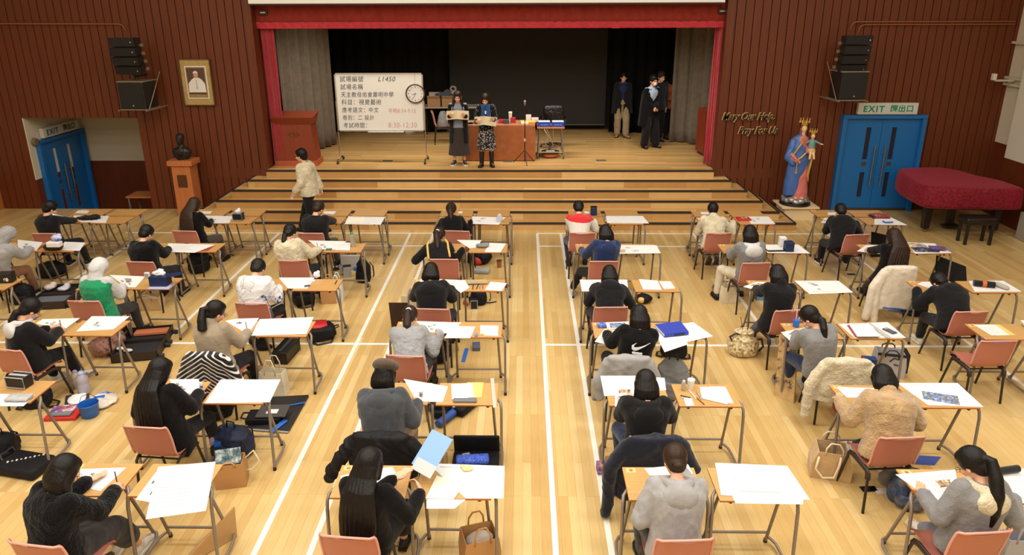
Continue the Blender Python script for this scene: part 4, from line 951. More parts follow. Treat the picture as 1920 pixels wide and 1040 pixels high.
m.ell((0, -.01, .42), (.078, .095, .11)); m.ell((0, -.055, .375), (.055, .05, .055)); m.cap((0, -.10, .43), (0, -.118, .40), .01, .014, 8)
for sx in (-1, 1): m.ell((sx*.078, 0, .415), (.012, .022, .034))
m.ell((0, .015, .47), (.084, .095, .075)); m.ell((0, -.085, .452), (.05, .02, .01))
blob(m, 'bronze_figure', BRZ, r, .0085, 1, .002, 30)
for sx in (-1, 1):
    b = MB(); b.tube([(sx*.05, -.07, .27), (sx*.075, -.10, .2), (sx*.02, -.125, .08)], .02, 6, flat=.5); b.build('lapel', BRZ, r, smooth=True)
b = MB(); b.cyl((0, 0, -.0), (0, 0, .02), .11, n=20); b.build('socle', BRZ, r)
# framed portrait
r = empty('framed_portrait', (-6.77, 14.775, 2.745), 0, 'framed portrait of an elderly man in white robe and skullcap on the left wall', 'picture')
LINEN = cloth('linen_mount', lin(176, 148, 92)); 
b = MB(); b.rbox((0, 0, 0), (.62, .03, .93), .004); b.build('mount_board', LINEN, r)
b = MB()
for (x, z, w_, h_) in ((0, .465, .64, .015), (0, -.465, .64, .015), (-.312, 0, .015, .94), (.312, 0, .015, .94)): b.box((x, -.01, z), (w_, .05, h_))
b.build('outer_frame', newmat('frame_bronze', lin(110, 92, 62), .35, .5), r)
b = MB(); b.box((0, -.02, .0), (.44, .01, .66)); b.build('white_mat', WHITE, r)
b = MB(); b.box((0, -.027, .0), (.405, .004, .625)); b.build('inner_line', newmat('mat_line', lin(150, 120, 70), .6), r)
b = MB(); b.box((0, -.031, .025), (.36, .004, .53)); ph = b.build('photo', newmat('photo_dark', lin(82, 60, 46), .5), r)
def poly_card(pts, y, mat, name, parent, th=.002):
    b = MB(); b.prism(pts, 0, th, M=Matrix.Translation((0, y, 0)) @ FRONT); return b.build(name, mat, parent)
def oval(cx, cz, a, c, n=20): return [(cx+a*math.cos(2*PI*i/n), cz+c*math.sin(2*PI*i/n)) for i in range(n)]
poly_card([(-.18, -.2), (-.17, -.02), (-.1, .06), (-.04, .1), (.05, .1), (.11, .06), (.17, -.02), (.18, -.2)], -.034, newmat('robe_white', lin(224, 218, 208), .7), 'white_robe', ph)
poly_card(oval(0, .155, .05, .068), -.0365, newmat('portrait_skin', lin(196, 142, 116), .6), 'portrait_face', ph)
poly_card([(-.05, .18), (-.045, .215), (0, .24), (.045, .215), (.05, .18), (0, .2)], -.0385, newmat('robe_white', (0, 0, 0)), 'skullcap', ph)
poly_card([(-.003, -.13), (-.003, .06), (.003, .06), (.003, -.13)], -.0365, newmat('portrait_dark', lin(70, 60, 52), .5), 'cross_cord', ph)
poly_card([(-.02, -.115), (.02, -.115), (.02, -.108), (-.02, -.108)], -.0368, MATS['portrait_dark'], 'cross_bar', ph)
b = MB()
for i in range(2): b.box((0, -.034, -.265-.012*i), (.09-.03*i, .002, .004))
b.build('caption_line', GREYINK, r)

# loudspeakers on wall brackets
SPK = newmat('speaker_black', lin(26, 24, 21), .5); SPKG = newmat('speaker_grille', lin(20, 19, 18), .75); _t = NT(SPKG); _t.bump(_t.noise(_t.obj(), 350, 1), .002, .6)
BRK = newmat('bracket_grey', lin(150, 136, 112), .45, .4)
def speakers(cx, sgn, side, labs):
    top = PW(cx[0], cx[1], 14.15); sub = PW(cx[2], cx[3], 14.25)
    r = empty('line_array_speaker', (top.x, 14.2, top.z), R(4*sgn), labs[0], 'loudspeaker')
    z = 0; y = 0
    for i in range(4):
        a = R(3+6*i); M = Matrix.Rotation(a, 3, 'X')
        c = Vector((0, y, z)); b = MB(); w2 = .27; hh = .082
        pts = []
        for (yy, ww, h2) in ((-.14, w2, hh), (.14, w2*.8, hh*.72)):
            pts += [(-ww, yy, -h2), (ww, yy, -h2), (ww, yy, h2), (-ww, yy, h2)]
        pts = [c+M @ Vector(p) for p in pts]; b.hexa([pts[i_] for i_ in (0, 1, 5, 4, 3, 2, 6, 7)])
        cb = b.build('cabinet', SPK, r)
        b = MB(); q = [c+M @ Vector(p) for p in ((-w2*.97, -.143, -hh*.88), (w2*.97, -.143, -hh*.88), (w2*.97, -.143, hh*.88), (-w2*.97, -.143, hh*.88))]
        q2 = [p+M @ Vector((0, -.008, 0)) for p in q]; b.hexa([q2[0], q2[1], q[1], q[0], q2[3], q2[2], q[2], q[3]]); b.build('grille', SPKG, cb)
        b = MB(); b.cyl(c+M @ Vector((w2*.74*1, -.152, .0)), c+M @ Vector((w2*.74, -.158, 0)), .014, n=10); b.build('badge', CHROME, cb)
        b = MB(); b.box(c+M @ Vector((-w2*.9*sgn, .13, -hh)), (.05, .04, .06)); b.build('rigging_clip', BRK, cb)
        z -= .172*math.cos(a); y += .17*math.sin(a)*.6+.008
    b = MB(); b.cyl((0, .12, .0), (0, .34, .05), .02); b.cyl((0, y-.02, z+.1), (0, y, sub.z-top.z+.30), .02); b.cyl((0, y, sub.z-top.z+.36), (0, .55, sub.z-top.z+.36), .018); b.build('pole_mount', BLACKM, r)
    r = empty('subwoofer', (sub.x, 14.3, sub.z), R(3*sgn), labs[1], 'loudspeaker')
    b = MB(); b.rbox((0, 0, 0), (.52, .44, .52), .012); c_ = b.build('cabinet', SPK, r)
    b = MB(); b.rbox((0, -.225, 0), (.48, .014, .47), .005); b.build('grille', SPKG, r)
    b = MB(); b.cyl((.02, -.235, -.19), (.02, -.24, -.19), .014, n=10); b.build('badge', CHROME, r)
    for z_ in (.275, -.275):
        b = MB(); b.rbox((0, .04, z_), (.56, .5, .02), .004); b.build('shelf_bracket', BRK, r)
    xs = -sgn*.29
    b = MB(); b.cyl((xs, -.17, -.27), (xs, .42, .42), .012); b.build('stay_rod', CHROME, r)
    for xx in (xs, -xs): b = MB(); b.box((xx, .13, -.285), (.03, .80, .02)); b.build('bracket_arm', BRK, r)
speakers((232, 78, 256, 178), -1, 'L', ('black four-box line array speaker hanging on the left wall', 'black square subwoofer on a bracket below the left line array'))
speakers((1607, 74, 1593, 160), 1, 'R', ('black four-box line array speaker hanging on the right wall', 'black square subwoofer on a bracket below the right line array'))
PIPE = newmat('painted_conduit', lin(146, 82, 46), .5)
def pipe(pts, name, lab, mat=PIPE, r=.014):
    b = MB(); b.tube(pts, r, 8); tag(b.build(name, mat, smooth=True, sharp=60), lab, 'pipe')
q = PW(0, 44, 14.76); q2 = PW(228, 45, 14.76)
pipe([(-11.45, 14.76, q.z), (q2.x-.05, 14.76, q2.z), (q2.x, 14.765, q2.z-.02), (q2.x+.03, 14.78, q2.z-.08), (q2.x+.03, 14.81, q2.z-.13)], 'conduit_pipe', 'brown conduit pipe running along the top of the left timber wall')
for (x0, y0, lab) in ((1601, 41, 'upper of the two brown conduit pipes on the right timber wall'), (1616, 46, 'lower of the two brown conduit pipes on the right timber wall')):
    q = PW(x0, y0, 14.76); pipe([(q.x-.04, 14.8, q.z-.16), (q.x-.03, 14.77, q.z-.07), (q.x, 14.76, q.z-.02), (q.x+.06, 14.755, q.z), (9.75, 14.755, q.z-.0)], 'conduit_pipe', lab)
# lettering on the right wall
CRM = newmat('letter_gold', lin(196, 160, 108), .4, .3); BLK_L = newmat('letter_black', lin(18, 14, 10), .4)
r = empty('wall_lettering', (0, 0, 0), 0, 'raised italic lettering reading Mary Our Help, Pray For Us on the right timber wall', 'lettering')
for body, (x, y), wd in (('Mary Our Help,', (1353, 224), 1.10), ('Pray For Us', (1383, 250), .84)):
    q = PW(x, y, 14.76)
    for mat, dx, yy, wt in ((CRM, 0, 14.768, .013), (BLK_L, .012, 14.752, .001)):
        o = text_mesh(body, .20, 'gold_letters' if mat is CRM else 'black_letter_faces', mat, r, .009, shear=.33, weight=wt, M=Matrix.Translation((q.x+dx, yy, q.z-dx*.3)) @ FRONT)
        w0 = max(v.co.x for v in o.data.vertices)-q.x
        for v in o.data.vertices: v.co.x = q.x+(v.co.x-q.x)*wd/w0
# fittings on the right side wall
PW2 = newmat('painted_pipe_cream', lin(196, 188, 166), .5)
def PX(x, y, X): d = ray(x, y); s_ = X/d.x; return CAMP+d*s_
for (a, c, lab) in (((1886, 143), (1920, 152), 'upper white conduit on the cream side wall at right'), ((1883, 157), (1921, 163), 'lower white conduit on the cream side wall at right'), ((1893, 78), (1920, 82), 'white cable tray high on the cream side wall at right')):
    p0 = PX(*a, 9.84); p1 = PX(*c, 9.84); b = MB(); b.box(((p0+p1)/2), (.05, abs(p1.y-p0.y)+.6, .05)); tag(b.build('wall_conduit', PW2), lab, 'pipe')
q = PX(1880, 146, 9.8); r = empty('wall_camera', (9.55, 14.55, q.z), 0, 'small white camera on an arm beside the right corner of the hall', 'camera')
b = MB(); b.box((.13, 0, -.02), (.44, .03, .04)); b.build('arm', PW2, r); b = MB(); b.rbox((-.12, 0, .05), (.07, .09, .13), .01); b.build('camera_body', CREAM2, r)

# statue on its plinth
sx0, sy0 = 5.70, 14.28
r = empty('statue_plinth', (sx0, sy0, 0), 0, 'cream painted plinth beneath the painted statue', 'plinth')
b = MB(); b.box((0, 0, .13), (.62, .50, .26)); b.build('plinth_block', newmat('plinth_cream', lin(226, 204, 160), .6), r)
b = MB(); b.rbox((0, 0, .275), (.76, .62, .035), .006); b.build('plinth_cap', MATS['plinth_cream'], r)
r = empty('statue', (sx0-.03, sy0, .2925), 0, 'painted statue of a crowned woman in blue mantle holding a crowned child', 'statue')
SB = newmat('mantle_blue', lin(70, 108, 176), .4); SP = newmat('robe_rose', lin(206, 116, 110), .45); SG = newmat('statue_gold', lin(214, 172, 86), .35, .45); SS = newmat('silver_cloud', lin(170, 168, 162), .28, .6)
SF = newmat('statue_flesh', lin(232, 190, 150), .4); STQ = newmat('child_teal', lin(110, 150, 150), .5)
b = MB(); b.cyl((0, 0, 0), (0, 0, .055), .31, .30, 24); b.build('round_base', BLACKM, r, smooth=True, sharp=40)
m = MB(); rs = random.Random(5)
for i in range(14): a = i*2*PI/14; m.ell((.20*math.cos(a), .19*math.sin(a), .10+.02*math.sin(i*2.3)), (.09, .09, .065))
m.ell((0, 0, .12), (.2, .2, .08)); blob(m, 'silver_cloud', SS, r, .012, 2, .004, 20)
m = MB(); m.loft([m.ell_ring((x, y, z), a, c, 20) for x, y, z, a, c in ((.05, -.03, .14, .17, .15), (.05, -.03, .3, .16, .14), (.03, -.02, .6, .15, .13), (.02, 0, .95, .14, .11), (.01, 0, 1.12, .115, .09), (0, 0, 1.28, .14, .10), (0, 0, 1.38, .12, .08), (0, 0, 1.44, .05, .05))])
blob(m, 'rose_robe', SP, r, .012, 2, .008, 16, (1, 1, .2))
m = MB(); m.loft([m.ell_ring((x, y, z), a, c, 22) for x, y, z, a, c in ((-.12, .0, .20, .15, .13), (-.10, -.0, .4, .17, .15), (-.05, -.0, .7, .20, .16), (-.04, .0, .95, .20, .155), (-.05, .01, 1.1, .20, .14), (-.07, .02, 1.25, .18, .12), (-.04, .03, 1.38, .15, .09), (0, .04, 1.46, .07, .06))])
m.cap((-.17, 0, 1.3), (-.25, -.05, 1.02), .08, .09); m.cap((-.25, -.05, 1.0), (-.18, -.12, .88), .09, .06); m.loft([m.ell_ring((x, .02, z), a, .11, 16) for x, z, a in ((.14, .70, .04), (.15, .9, .07), (.15, 1.1, .08), (.13, 1.3, .07))])
mt = blob(m, 'blue_mantle', SB, r, .012, 2, .010, 15, (1, 1, .25))
b = MB(); b.tube([(-.02, -.12, 1.40), (-.10, -.155, 1.25), (-.20, -.15, 1.08), (-.23, -.14, .98), (-.16, -.17, .93), (-.04, -.175, 1.02), (.06, -.15, 1.12), (.12, -.12, 1.16)], .018, 8, flat=.5); b.build('gold_trim', SG, mt, smooth=True)
b = MB(); b.tube([(.17, -.10, 1.28), (.20, -.11, 1.1), (.17, -.12, .85), (.14, -.13, .65), (.16, -.12, .5)], .028, 8, flat=.5); b.build('gold_lining', SG, mt, smooth=True)
m = MB(); m.cap((-.22, -.10, 1.06), (-.16, -.2, .98), .045, .03); hand(m, Vector((-.16, -.2, .98)), Vector((.4, -.9, -.2)), Vector((0, 0, -1)), 1, .6); m.cap((.10, -.05, 1.2), (.06, -.16, 1.12), .045, .03)
blob(m, 'forearms', SP, r, .0085, 1)
b = MB(); b.tube([(-.14, -.23, .96), (-.145, -.24, .84), (-.145, -.24, .72)], .012, 8, radii=[.02, .009, .016]); b.cyl((-.18, -.235, .95), (-.1, -.245, .95), .014); b.cyl((-.145, -.24, .72), (-.145, -.24, .70), .028); b.build('gold_sceptre', SG, r, smooth=True, sharp=50)
m = MB(); m.cap((0, 0, 1.40), (0, -.01, 1.5), .035, .034); m.ell((0, -.01, 1.575), (.058, .066, .08)); m.cap((0, -.07, 1.575), (0, -.082, 1.556), .006, .01, 8); m.ell((0, -.05, 1.52), (.02, .018, .016)); blob(m, 'face', SF, r, .007, 1)
m = MB(); m.ell((0, .015, 1.59), (.068, .07, .085)); m.cap((-.055, .01, 1.56), (-.05, .02, 1.44), .025, .03); m.cap((.055, .01, 1.56), (.05, .02, 1.44), .025, .03); blob(m, 'statue_hair', newmat('statue_hair_brown', lin(120, 78, 44), .5), r, .008, 1, .003, 40)
def crown(cx, cy, cz, s_, parent):
    b = MB(); n = 24; rg = []
    for z, rr in ((0, .052), (.02, .054), (.022, .05), (.05, .062), (.07, .078)): rg.append([(cx+rr*s_*math.cos(2*PI*j/n), cy+rr*s_*math.sin(2*PI*j/n), cz+z*s_) for j in range(n)])
    b.loft(rg)
    for j in range(8):
        a = 2*PI*j/8; p = Vector((cx+.08*s_*math.cos(a), cy+.08*s_*math.sin(a), cz+.075*s_)); b.cyl(p-Vector((.006, 0, .03))*s_, p+Vector((0, 0, .03))*s_, .016*s_, .004*s_, 6); b.ell(p+Vector((0, 0, .035))*s_, (.011*s_,)*3, nu=6, nv=5)
    b.build('crown', SG, parent, smooth=True, sharp=45)
crown(0, -.01, 1.645, 1.15, r)
m = MB(); m.loft([m.ell_ring((.15, -.12, z), a, a*.8, 14) for z, a in ((1.10, .06), (1.2, .07), (1.3, .065), (1.36, .05), (1.39, .025))]); m.cap((.10, -.12, 1.34), (.02, -.16, 1.31), .026, .018); m.cap((.2, -.12, 1.34), (.30, -.16, 1.29), .026, .018); ch = blob(m, 'child_figure', STQ, r, .008, 1, .004, 20)
m = MB(); m.ell((.15, -.13, 1.44), (.042, .047, .054)); m.cap((.30, -.16, 1.29), (.345, -.18, 1.28), .016, .012); m.cap((.13, -.17, 1.12), (.10, -.22, 1.0), .03, .02); m.cap((.18, -.17, 1.12), (.19, -.22, 1.0), .03, .02); m.cap((.15, -.12, 1.36), (.15, -.13, 1.44), .022, .022); blob(m, 'child_flesh', SF, ch, .006, 1)
m = MB(); m.ell((.15, -.12, 1.14), (.09, .08, .075)); blob(m, 'child_skirt', newmat('child_gold_cloth', lin(222, 176, 100), .5), ch, .009, 1, .004, 25)
crown(.15, -.125, 1.485, .85, ch)
for sx in (-.07, .06): b = MB(); b.ell((sx, -.19, .17), (.03, .06, .022)); b.build('foot', SF, r, smooth=True)

# grand piano under its cover, and the stool
VELV = newmat('burgundy_velvet', lin(132, 12, 34), .6, spec=.3); _t = NT(VELV); VELV.node_tree.nodes['Principled BSDF'].inputs['Sheen Weight'].default_value = .35
VELV.node_tree.nodes['Principled BSDF'].inputs['Sheen Tint'].default_value = (*lin(255, 120, 130), 1)
_n = _t.noise(_t.obj(), 26, 5, .7); _t.l(_t.ramp(_n, [(.38, lin(84, 5, 20)), (.62, lin(146, 18, 42))]), _t.b.inputs['Base Color']); _t.bump(_n, .02, .7)
r = empty('grand_piano', (8.45, 13.6, 0), 0, 'grand piano under a burgundy velvet cover in the right corner', 'piano')
out = [(-.82, -.66), (.76, -.78), (.86, -.5), (.82, -.1), (.62, .3), (.52, .75), (.25, 1.03), (-.3, 1.0), (-.62, .86), (-.80, .3)]
def ring_pts(z, gr, wob=0., n=60):
    P2 = [Vector((x, y, 0)) for x, y in out]; res = []; N = len(P2)
    for j in range(n):
        t = j/n*N; i = int(t); f = t-i; a, b_, c, d = P2[i-1], P2[i % N], P2[(i+1) % N], P2[(i+2) % N]
        p = .5*((2*b_)+(c-a)*f+(2*a-5*b_+4*c-d)*f*f+(3*b_-a-3*c+d)*f**3); p = b_.lerp(c, f)*.5+p*.5
        nn = Vector((p.x, p.y-.1, 0)).normalized(); p = p+nn*(gr+wob*math.sin(j*1.3+z*9)*.5+wob*.6*math.sin(j*.7+2)); res.append((p.x, p.y, z))
    return res
b = MB(); b.loft([ring_pts(.56, .03, .02), ring_pts(.60, .05, .02), ring_pts(.72, .055, .012), ring_pts(.88, .045, .006), ring_pts(.97, .03, .002), ring_pts(1.0, .0), ring_pts(1.005, -.3)])
cv = b.build('velvet_cover', VELV, r, smooth=True, sharp=70)
sm = cv.modifiers.new('s', 'SUBSURF'); sm.levels = 1; sm.render_levels = 1
b = MB(); b.loft([[(x*.9, y*.9, z) for x, y, z in ring_pts(.55, 0)], [(x*.9, y*.9, z) for x, y, z in ring_pts(.7, 0)]]); b.build('piano_case', BLACKM, r)
for lx, ly in ((-.58, -.32), (.68, -.42), (.0, .72)):
    b = MB(); b.box((lx, ly, .33), (.11, .11, .5), taper=1.25); l = b.build('leg', newmat('ebony', lin(28, 18, 16), .3), r)
    b = MB(); b.cyl((lx-.02, ly, .04), (lx+.02, ly, .04), .04, n=14); b.box((lx, ly, .075), (.05, .05, .03)); b.build('castor', BRASS, l)
b = MB(); b.box((.02, -.1, .3), (.12, .1, .5)); b.box((.02, -.16, .08), (.3, .16, .04)); b.build('pedal_lyre', MATS['ebony'], r)
r = empty('piano_stool', (8.43, 12.62, 0), R(-2), 'low black piano stool in front of the covered piano', 'stool')
b = MB(); b.rbox((0, 0, .47), (.56, .34, .09), .025); b.build('cushion', newmat('black_leather', lin(22, 18, 18), .4), r, smooth=True, sharp=50)
b = MB(); b.box((0, 0, .41), (.52, .30, .04)); b.build('apron', BLACKM, r)
for sx in (-1, 1):
    for sy in (-1, 1): b = MB(); b.box((sx*.22, sy*.12, .2), (.045, .045, .4)); b.build('leg', BLACKM, r)
q = P(1912, 436); b = MB(); b.rbox((0, 0, .26), (.3, .35, .52), .01); tag(b.build('amplifier_case', newmat('grey_case', lin(150, 142, 128), .6), loc=(9.55, 12.75, 0)), 'grey box standing by the pier at the right edge beyond the piano', 'box')

# ================================================================== ON THE STAGE
Z = STAGEZ
WB = newmat('whiteboard', (.80, .79, .74), .35); ALU = newmat('aluminium', (.55, .54, .52), .35, .9)
q0 = Vector((-4.10, 15.55, Z)); r = empty('whiteboard', q0, 0, 'white rolling whiteboard with handwritten Chinese exam notes on the stage', 'whiteboard')
BW, B0, B1 = 1.90, .70, 1.94
b = MB(); b.box((BW/2, 0, (B0+B1)/2), (BW, .022, B1-B0)); b.build('board', WB, r)
b = MB()
for z in (B0, B1): b.box((BW/2, 0, z), (BW+.03, .035, .03))
for x in (0, BW): b.box((x, 0, (B0+B1)/2), (.03, .035, B1-B0+.03))
b.build('board_frame', ALU, r)
for x in (-.02, BW+.02):
    b = MB(); b.cyl((x, .0, .08), (x, .0, 1.35), .014); b.build('upright', CHROME, r)
    b = MB(); b.tube([(x, -.26, .07), (x, -.2, .09), (x, .2, .09), (x, .26, .07)], .014, 8); b.build('foot_bar', CHROME, r)
    for y in (-.26, .26): b = MB(); b.cyl((x-.018, y, .032), (x+.018, y, .032), .032, n=14); b.build('castor', RUBBER, r)
b = MB(); b.rbox((BW/2+.1, -.04, B0-.02), (.8, .07, .02), .004); b.build('pen_tray', ALU, r)
BI = newmat('marker_blue_black', lin(52, 54, 84), .7); RI = newmat('marker_faint_red', lin(206, 150, 150), .8)
def wr(s_, u, v, size, mat, xs=.92, shear=.1, name='handwriting'):
    text_mesh(s_, size, name, mat, r, .0006, shear=shear, M=Matrix.Translation((u, -.0125, v)) @ FRONT, xs=xs, space=1.12)
wr('試場編號', .10, 1.78, .135, BI); wr('L1450', .93, 1.78, .145, BI, .95, .3, 'exam_number')
wr('試場名稱', .10, 1.615, .13, BI); wr('天主教母佑會蕭明中學', .10, 1.45, .125, BI, .88)
wr('科目：視覺藝術', .10, 1.285, .13, BI); wr('應考語文：中文', .10, 1.115, .125, BI, .88)
wr('甲時8:34-9:15', 1.12, 1.10, .12, RI, .80, .1, 'red_handwriting'); wr('卷別：二 設計', .10, .95, .12, BI, .88)
wr('考試時間：', .10, .775, .13, BI, .88); wr('8:30-12:30', 1.10, .775, .155, RI, .86, .1, 'red_handwriting')
# wall clock hung on the board
r = empty('wall_clock', q0+Vector((1.745, -.06, 1.52)), 0, 'round wall clock with brown rim hanging on the right of the whiteboard', 'clock')
b = MB(); b.cyl((0, .03, 0), (0, -.012, 0), .19, n=40); b.build('clock_face', newmat('clock_white', (.82, .82, .8), .4), r)
b = MB(); b.tube([(.195*math.cos(a), -.005, .195*math.sin(a)) for a in [i*2*PI/40 for i in range(41)]], .018, 10); b.build('rim', newmat('clock_rim', lin(92, 48, 34), .35), r, smooth=True)
for h in range(1, 13):
    a = PI/2-h*PI/6; o = text_mesh(str(h), .052, 'numeral', INK, r, .0006, align='CENTER', weight=.001, M=Matrix.Translation((.145*math.cos(a), -.014, .145*math.sin(a)-.018)) @ FRONT)
for ang, L, w_, nm in ((257, .085, .007, 'hour_hand'), (207, .13, .005, 'minute_hand')):
    a = R(90-ang); b = MB(); b.cyl((-.02*math.cos(a), -.02, -.02*math.sin(a)), (L*math.cos(a), -.02, L*math.sin(a)), w_, .003, 6); b.build(nm, INK, r)
b = MB(); b.cyl((0, -.0, .19), (0, .03, .42), .002, n=5); b.build('hanging_string', INK, r)

# lectern
r = empty('lectern', (-4.98, 15.32, Z), 0, 'reddish brown wooden lectern with gold crest at the left of the stage', 'lectern')
LEC = wood('lectern_wood', lin(132, 54, 28), (9, 9, 1), .45, .12)
b = MB(); b.hexa([(-.44, -.22, 0), (.44, -.22, 0), (.44, .22, 0), (-.44, .22, 0), (-.38, -.19, .92), (.38, -.19, .92), (.38, .19, .92), (-.38, .19, .92)]); b.build('lectern_body', LEC, r)
b = MB(); b.hexa([(-.40, -.21, .92), (.40, -.21, .92), (.40, .21, .92), (-.40, .21, .92), (-.46, -.30, 1.07), (.46, -.30, 1.07), (.46, .24, 1.14), (-.46, .24, 1.14)]); b.build('lectern_top', LEC, r)
b = MB(); b.box((0, 0, .06), (.93, .47, .12)); b.build('lectern_base', wood('lectern_base_wood', lin(172, 84, 54), (9, 9, 1), .5, .1), r)
b = MB()
M = Matrix.Translation((0, -.208, .70)) @ Matrix.Rotation(R(90-3.), 4, 'X')
for a0 in range(16):
    a = a0*2*PI/16; b.tube([M @ Vector((.055*math.cos(a), .055*math.sin(a), .004)), M @ Vector((.09*math.cos(a+.2), .075*math.sin(a+.2), .004))], .006, 5)
b.tube([M @ Vector((.055*math.cos(a), .055*math.sin(a), .004)) for a in [i*PI/10 for i in range(21)]], .005, 6)
b.tube([M @ Vector(p) for p in ((-.035, .03, .004), (-.03, -.02, .004), (0, -.045, .004), (.03, -.02, .004), (.035, .03, .004), (-.035, .03, .004))], .005, 6)
b.tube([M @ Vector(p) for p in ((0, .028, .004), (0, -.035, .004))], .005, 6); b.tube([M @ Vector(p) for p in ((-.1, -.03, .004), (-.12, .03, .004), (-.09, .06, .004))], .006, 6); b.tube([M @ Vector(p) for p in ((.1, -.03, .004), (.12, .03, .004), (.09, .06, .004))], .006, 6)
b.build('gold_crest', newmat('crest_gold', lin(150, 96, 40), .4, .4), r, smooth=True)
# cabinet by the right curtain
r = empty('side_cabinet', (4.05, 16.35, Z), R(8), 'plain reddish wooden cabinet half hidden behind the right end of the stage', 'cabinet')
b = MB(); b.box((.32, 0, .56), (.5, .5, 1.0)); b.build('cabinet_body', LEC, r); b = MB(); b.box((.32, 0, .03), (.44, .4, .06)); b.build('plinth', BLACKM, r)

# clothed table
ty0, ty1 = 15.62, 16.35; r = empty('covered_table', (-.55, (ty0+ty1)/2, Z), 0, 'long table under a brown tablecloth behind the two women', 'table')
CLOTHB = cloth('brown_tablecloth', lin(160, 94, 52), .95, .001); hw = .80; hd = (ty1-ty0)/2
m = MB(); m.box((0, 0, .785), (2*hw, 2*hd, .03)); m.build('tabletop', OAK, r)
for sx in (-1, 1):
    for sy in (-1, 1): b = MB(); b.cyl((sx*.72, sy*.28, 0), (sx*.72, sy*.28, .77), .018); b.build('leg', STEEL, r)
def cloth_ring(z, g, wob, n=96):
    o_ = []
    for j in range(n):
        a = 2*PI*j/n; x = math.copysign(abs(math.cos(a))**.18, math.cos(a))*(hw+g); y = math.copysign(abs(math.sin(a))**.18, math.sin(a))*(hd+g)
        k = 1+wob*math.sin(j*1.1+2)*.5; o_.append((x*k, y*k, z))
    return o_
b = MB(); b.loft([cloth_ring(.02, .03, .012), cloth_ring(.3, .025, .010), cloth_ring(.7, .015, .002), cloth_ring(.805, .008, 0), cloth_ring(.81, -.01, 0)])
o = b.build('tablecloth', CLOTHB, smooth=True, sharp=50, loc=(-.55, (ty0+ty1)/2, Z)); tag(o, 'brown orange tablecloth hanging to the stage floor over the long table', 'tablecloth')
TZ = Z+.812
def tbox(name, px, w_, d_, h_, mat, lab, cat='box', Y=None, rz=0, z=None, bev=.006):
    Y = Y or 15.95; q = PW(px[0], px[1], Y); b = MB(); b.rbox((0, 0, h_/2), (w_, d_, h_), bev)
    o = b.build(name, mat, loc=(q.x, Y, TZ if z is None else z)); o.rotation_euler.z = rz; tag(o, lab, cat); return o
RB = newmat('red_carton', lin(176, 34, 34), .5); YEL = newmat('yellow_card', lin(226, 178, 74), .6); WCT = newmat('white_carton', (.75, .75, .73), .6)
tbox('stationery_box', (942, 232), .17, .2, .07, RB, 'flat red box with white contents on the brown tablecloth', rz=.1)
tbox('white_booklet', (925, 232), .16, .2, .03, WCT, 'white booklet on the brown tablecloth beside the blue scarf woman', 'booklet', rz=-.3)
tbox('carton', (962, 228), .11, .09, .12, RB, 'red carton standing on the brown tablecloth', rz=.1); tbox('carton', (949, 230), .13, .12, .09, newmat('photo_carton', lin(70, 70, 84), .5), 'grey printed carton between the red boxes on the tablecloth', Y=15.85)
q = PW(957, 225, 16.1); r = empty('drinks_cup', (q.x, 16.1, TZ), 0, 'tall cream paper cup with lid on the brown tablecloth', 'cup')
b = MB(); b.cyl((0, 0, 0), (0, 0, .20), .034, .042, 18); b.build('cup_body', newmat('cup_cream', lin(226, 216, 186), .6), r, smooth=True, sharp=40); b = MB(); b.cyl((0, 0, .2), (0, 0, .225), .045, .04, 18); b.build('cup_lid', WCT, r, smooth=True, sharp=40)
tbox('paper_tray', (990, 232), .34, .25, .035, YEL, 'yellow card folder on the right end of the brown tablecloth', 'folder', Y=15.98); tbox('white_box', (984, 236), .16, .1, .05, WCT, 'white box at the front right of the brown tablecloth', Y=15.72)
tbox('paper_pack', (991, 224), .12, .1, .14, newmat('pinkish_white', lin(222, 204, 196), .6), 'small pinkish white carton at the back of the brown tablecloth', Y=16.2); tbox('pink_folder_stack', (1003, 230), .16, .2, .08, newmat('pale_pink', lin(222, 190, 184), .6), 'pale pink stack of folders at the right end of the brown tablecloth', 'folder', Y=16.12)
for i, (x, y, rz) in enumerate(((846, 234, .2), (856, 237, -.3), (906, 234, .1))):
    q = P(x, y, TZ); b = MB(); b.box((0, 0, .003), (.20, .26, .006)); o = b.build('paper_stack', PAPER, loc=(max(-1.2, q.x), 15.85, TZ)); o.rotation_euler.z = rz
    tag(o, ('leftmost white paper stack on the brown tablecloth', 'white paper stack on the tablecloth beside the woman in black cardigan', 'white paper stack on the tablecloth between the two women')[i], 'papers')
# microphone stand
r = empty('microphone_stand', (.03, 15.36, Z), 0, 'black microphone stand in front of the covered table', 'microphone stand')
b = MB(); b.cyl((0, 0, .04), (0, 0, 1.30), .011); b.build('pole', BLACKM, r)
for a in (0, 120, 240): b = MB(); b.cyl((0, 0, .30), (.27*math.cos(R(a+40)), .27*math.sin(R(a+40)), .01), .009, n=8); b.build('leg', BLACKM, r)
b = MB(); b.cyl((0, 0, .50), (0, 0, .56), .018, n=10); b.cyl((0, 0, .9), (0, 0, .93), .016, n=10); b.build('clutch', newmat('clutch_light', (.6, .58, .55), .5), r)
b = MB(); b.cyl((0, 0, 1.28), (0, -.06, 1.36), .014, .02, 12); b.ell((0, -.07, 1.375), (.028, .028, .028)); b.build('microphone', newmat('mic_grey', (.4, .4, .4), .4, .6), r, smooth=True)
b = MB(); b.tube([(0, 0, 1.3), (.08, .05, 1.2), (.17, .12, 1.12), (.25, .2, 1.05), (.33, .3, .95)], .004, 6); b.build('cable', RUBBER, r, smooth=True)
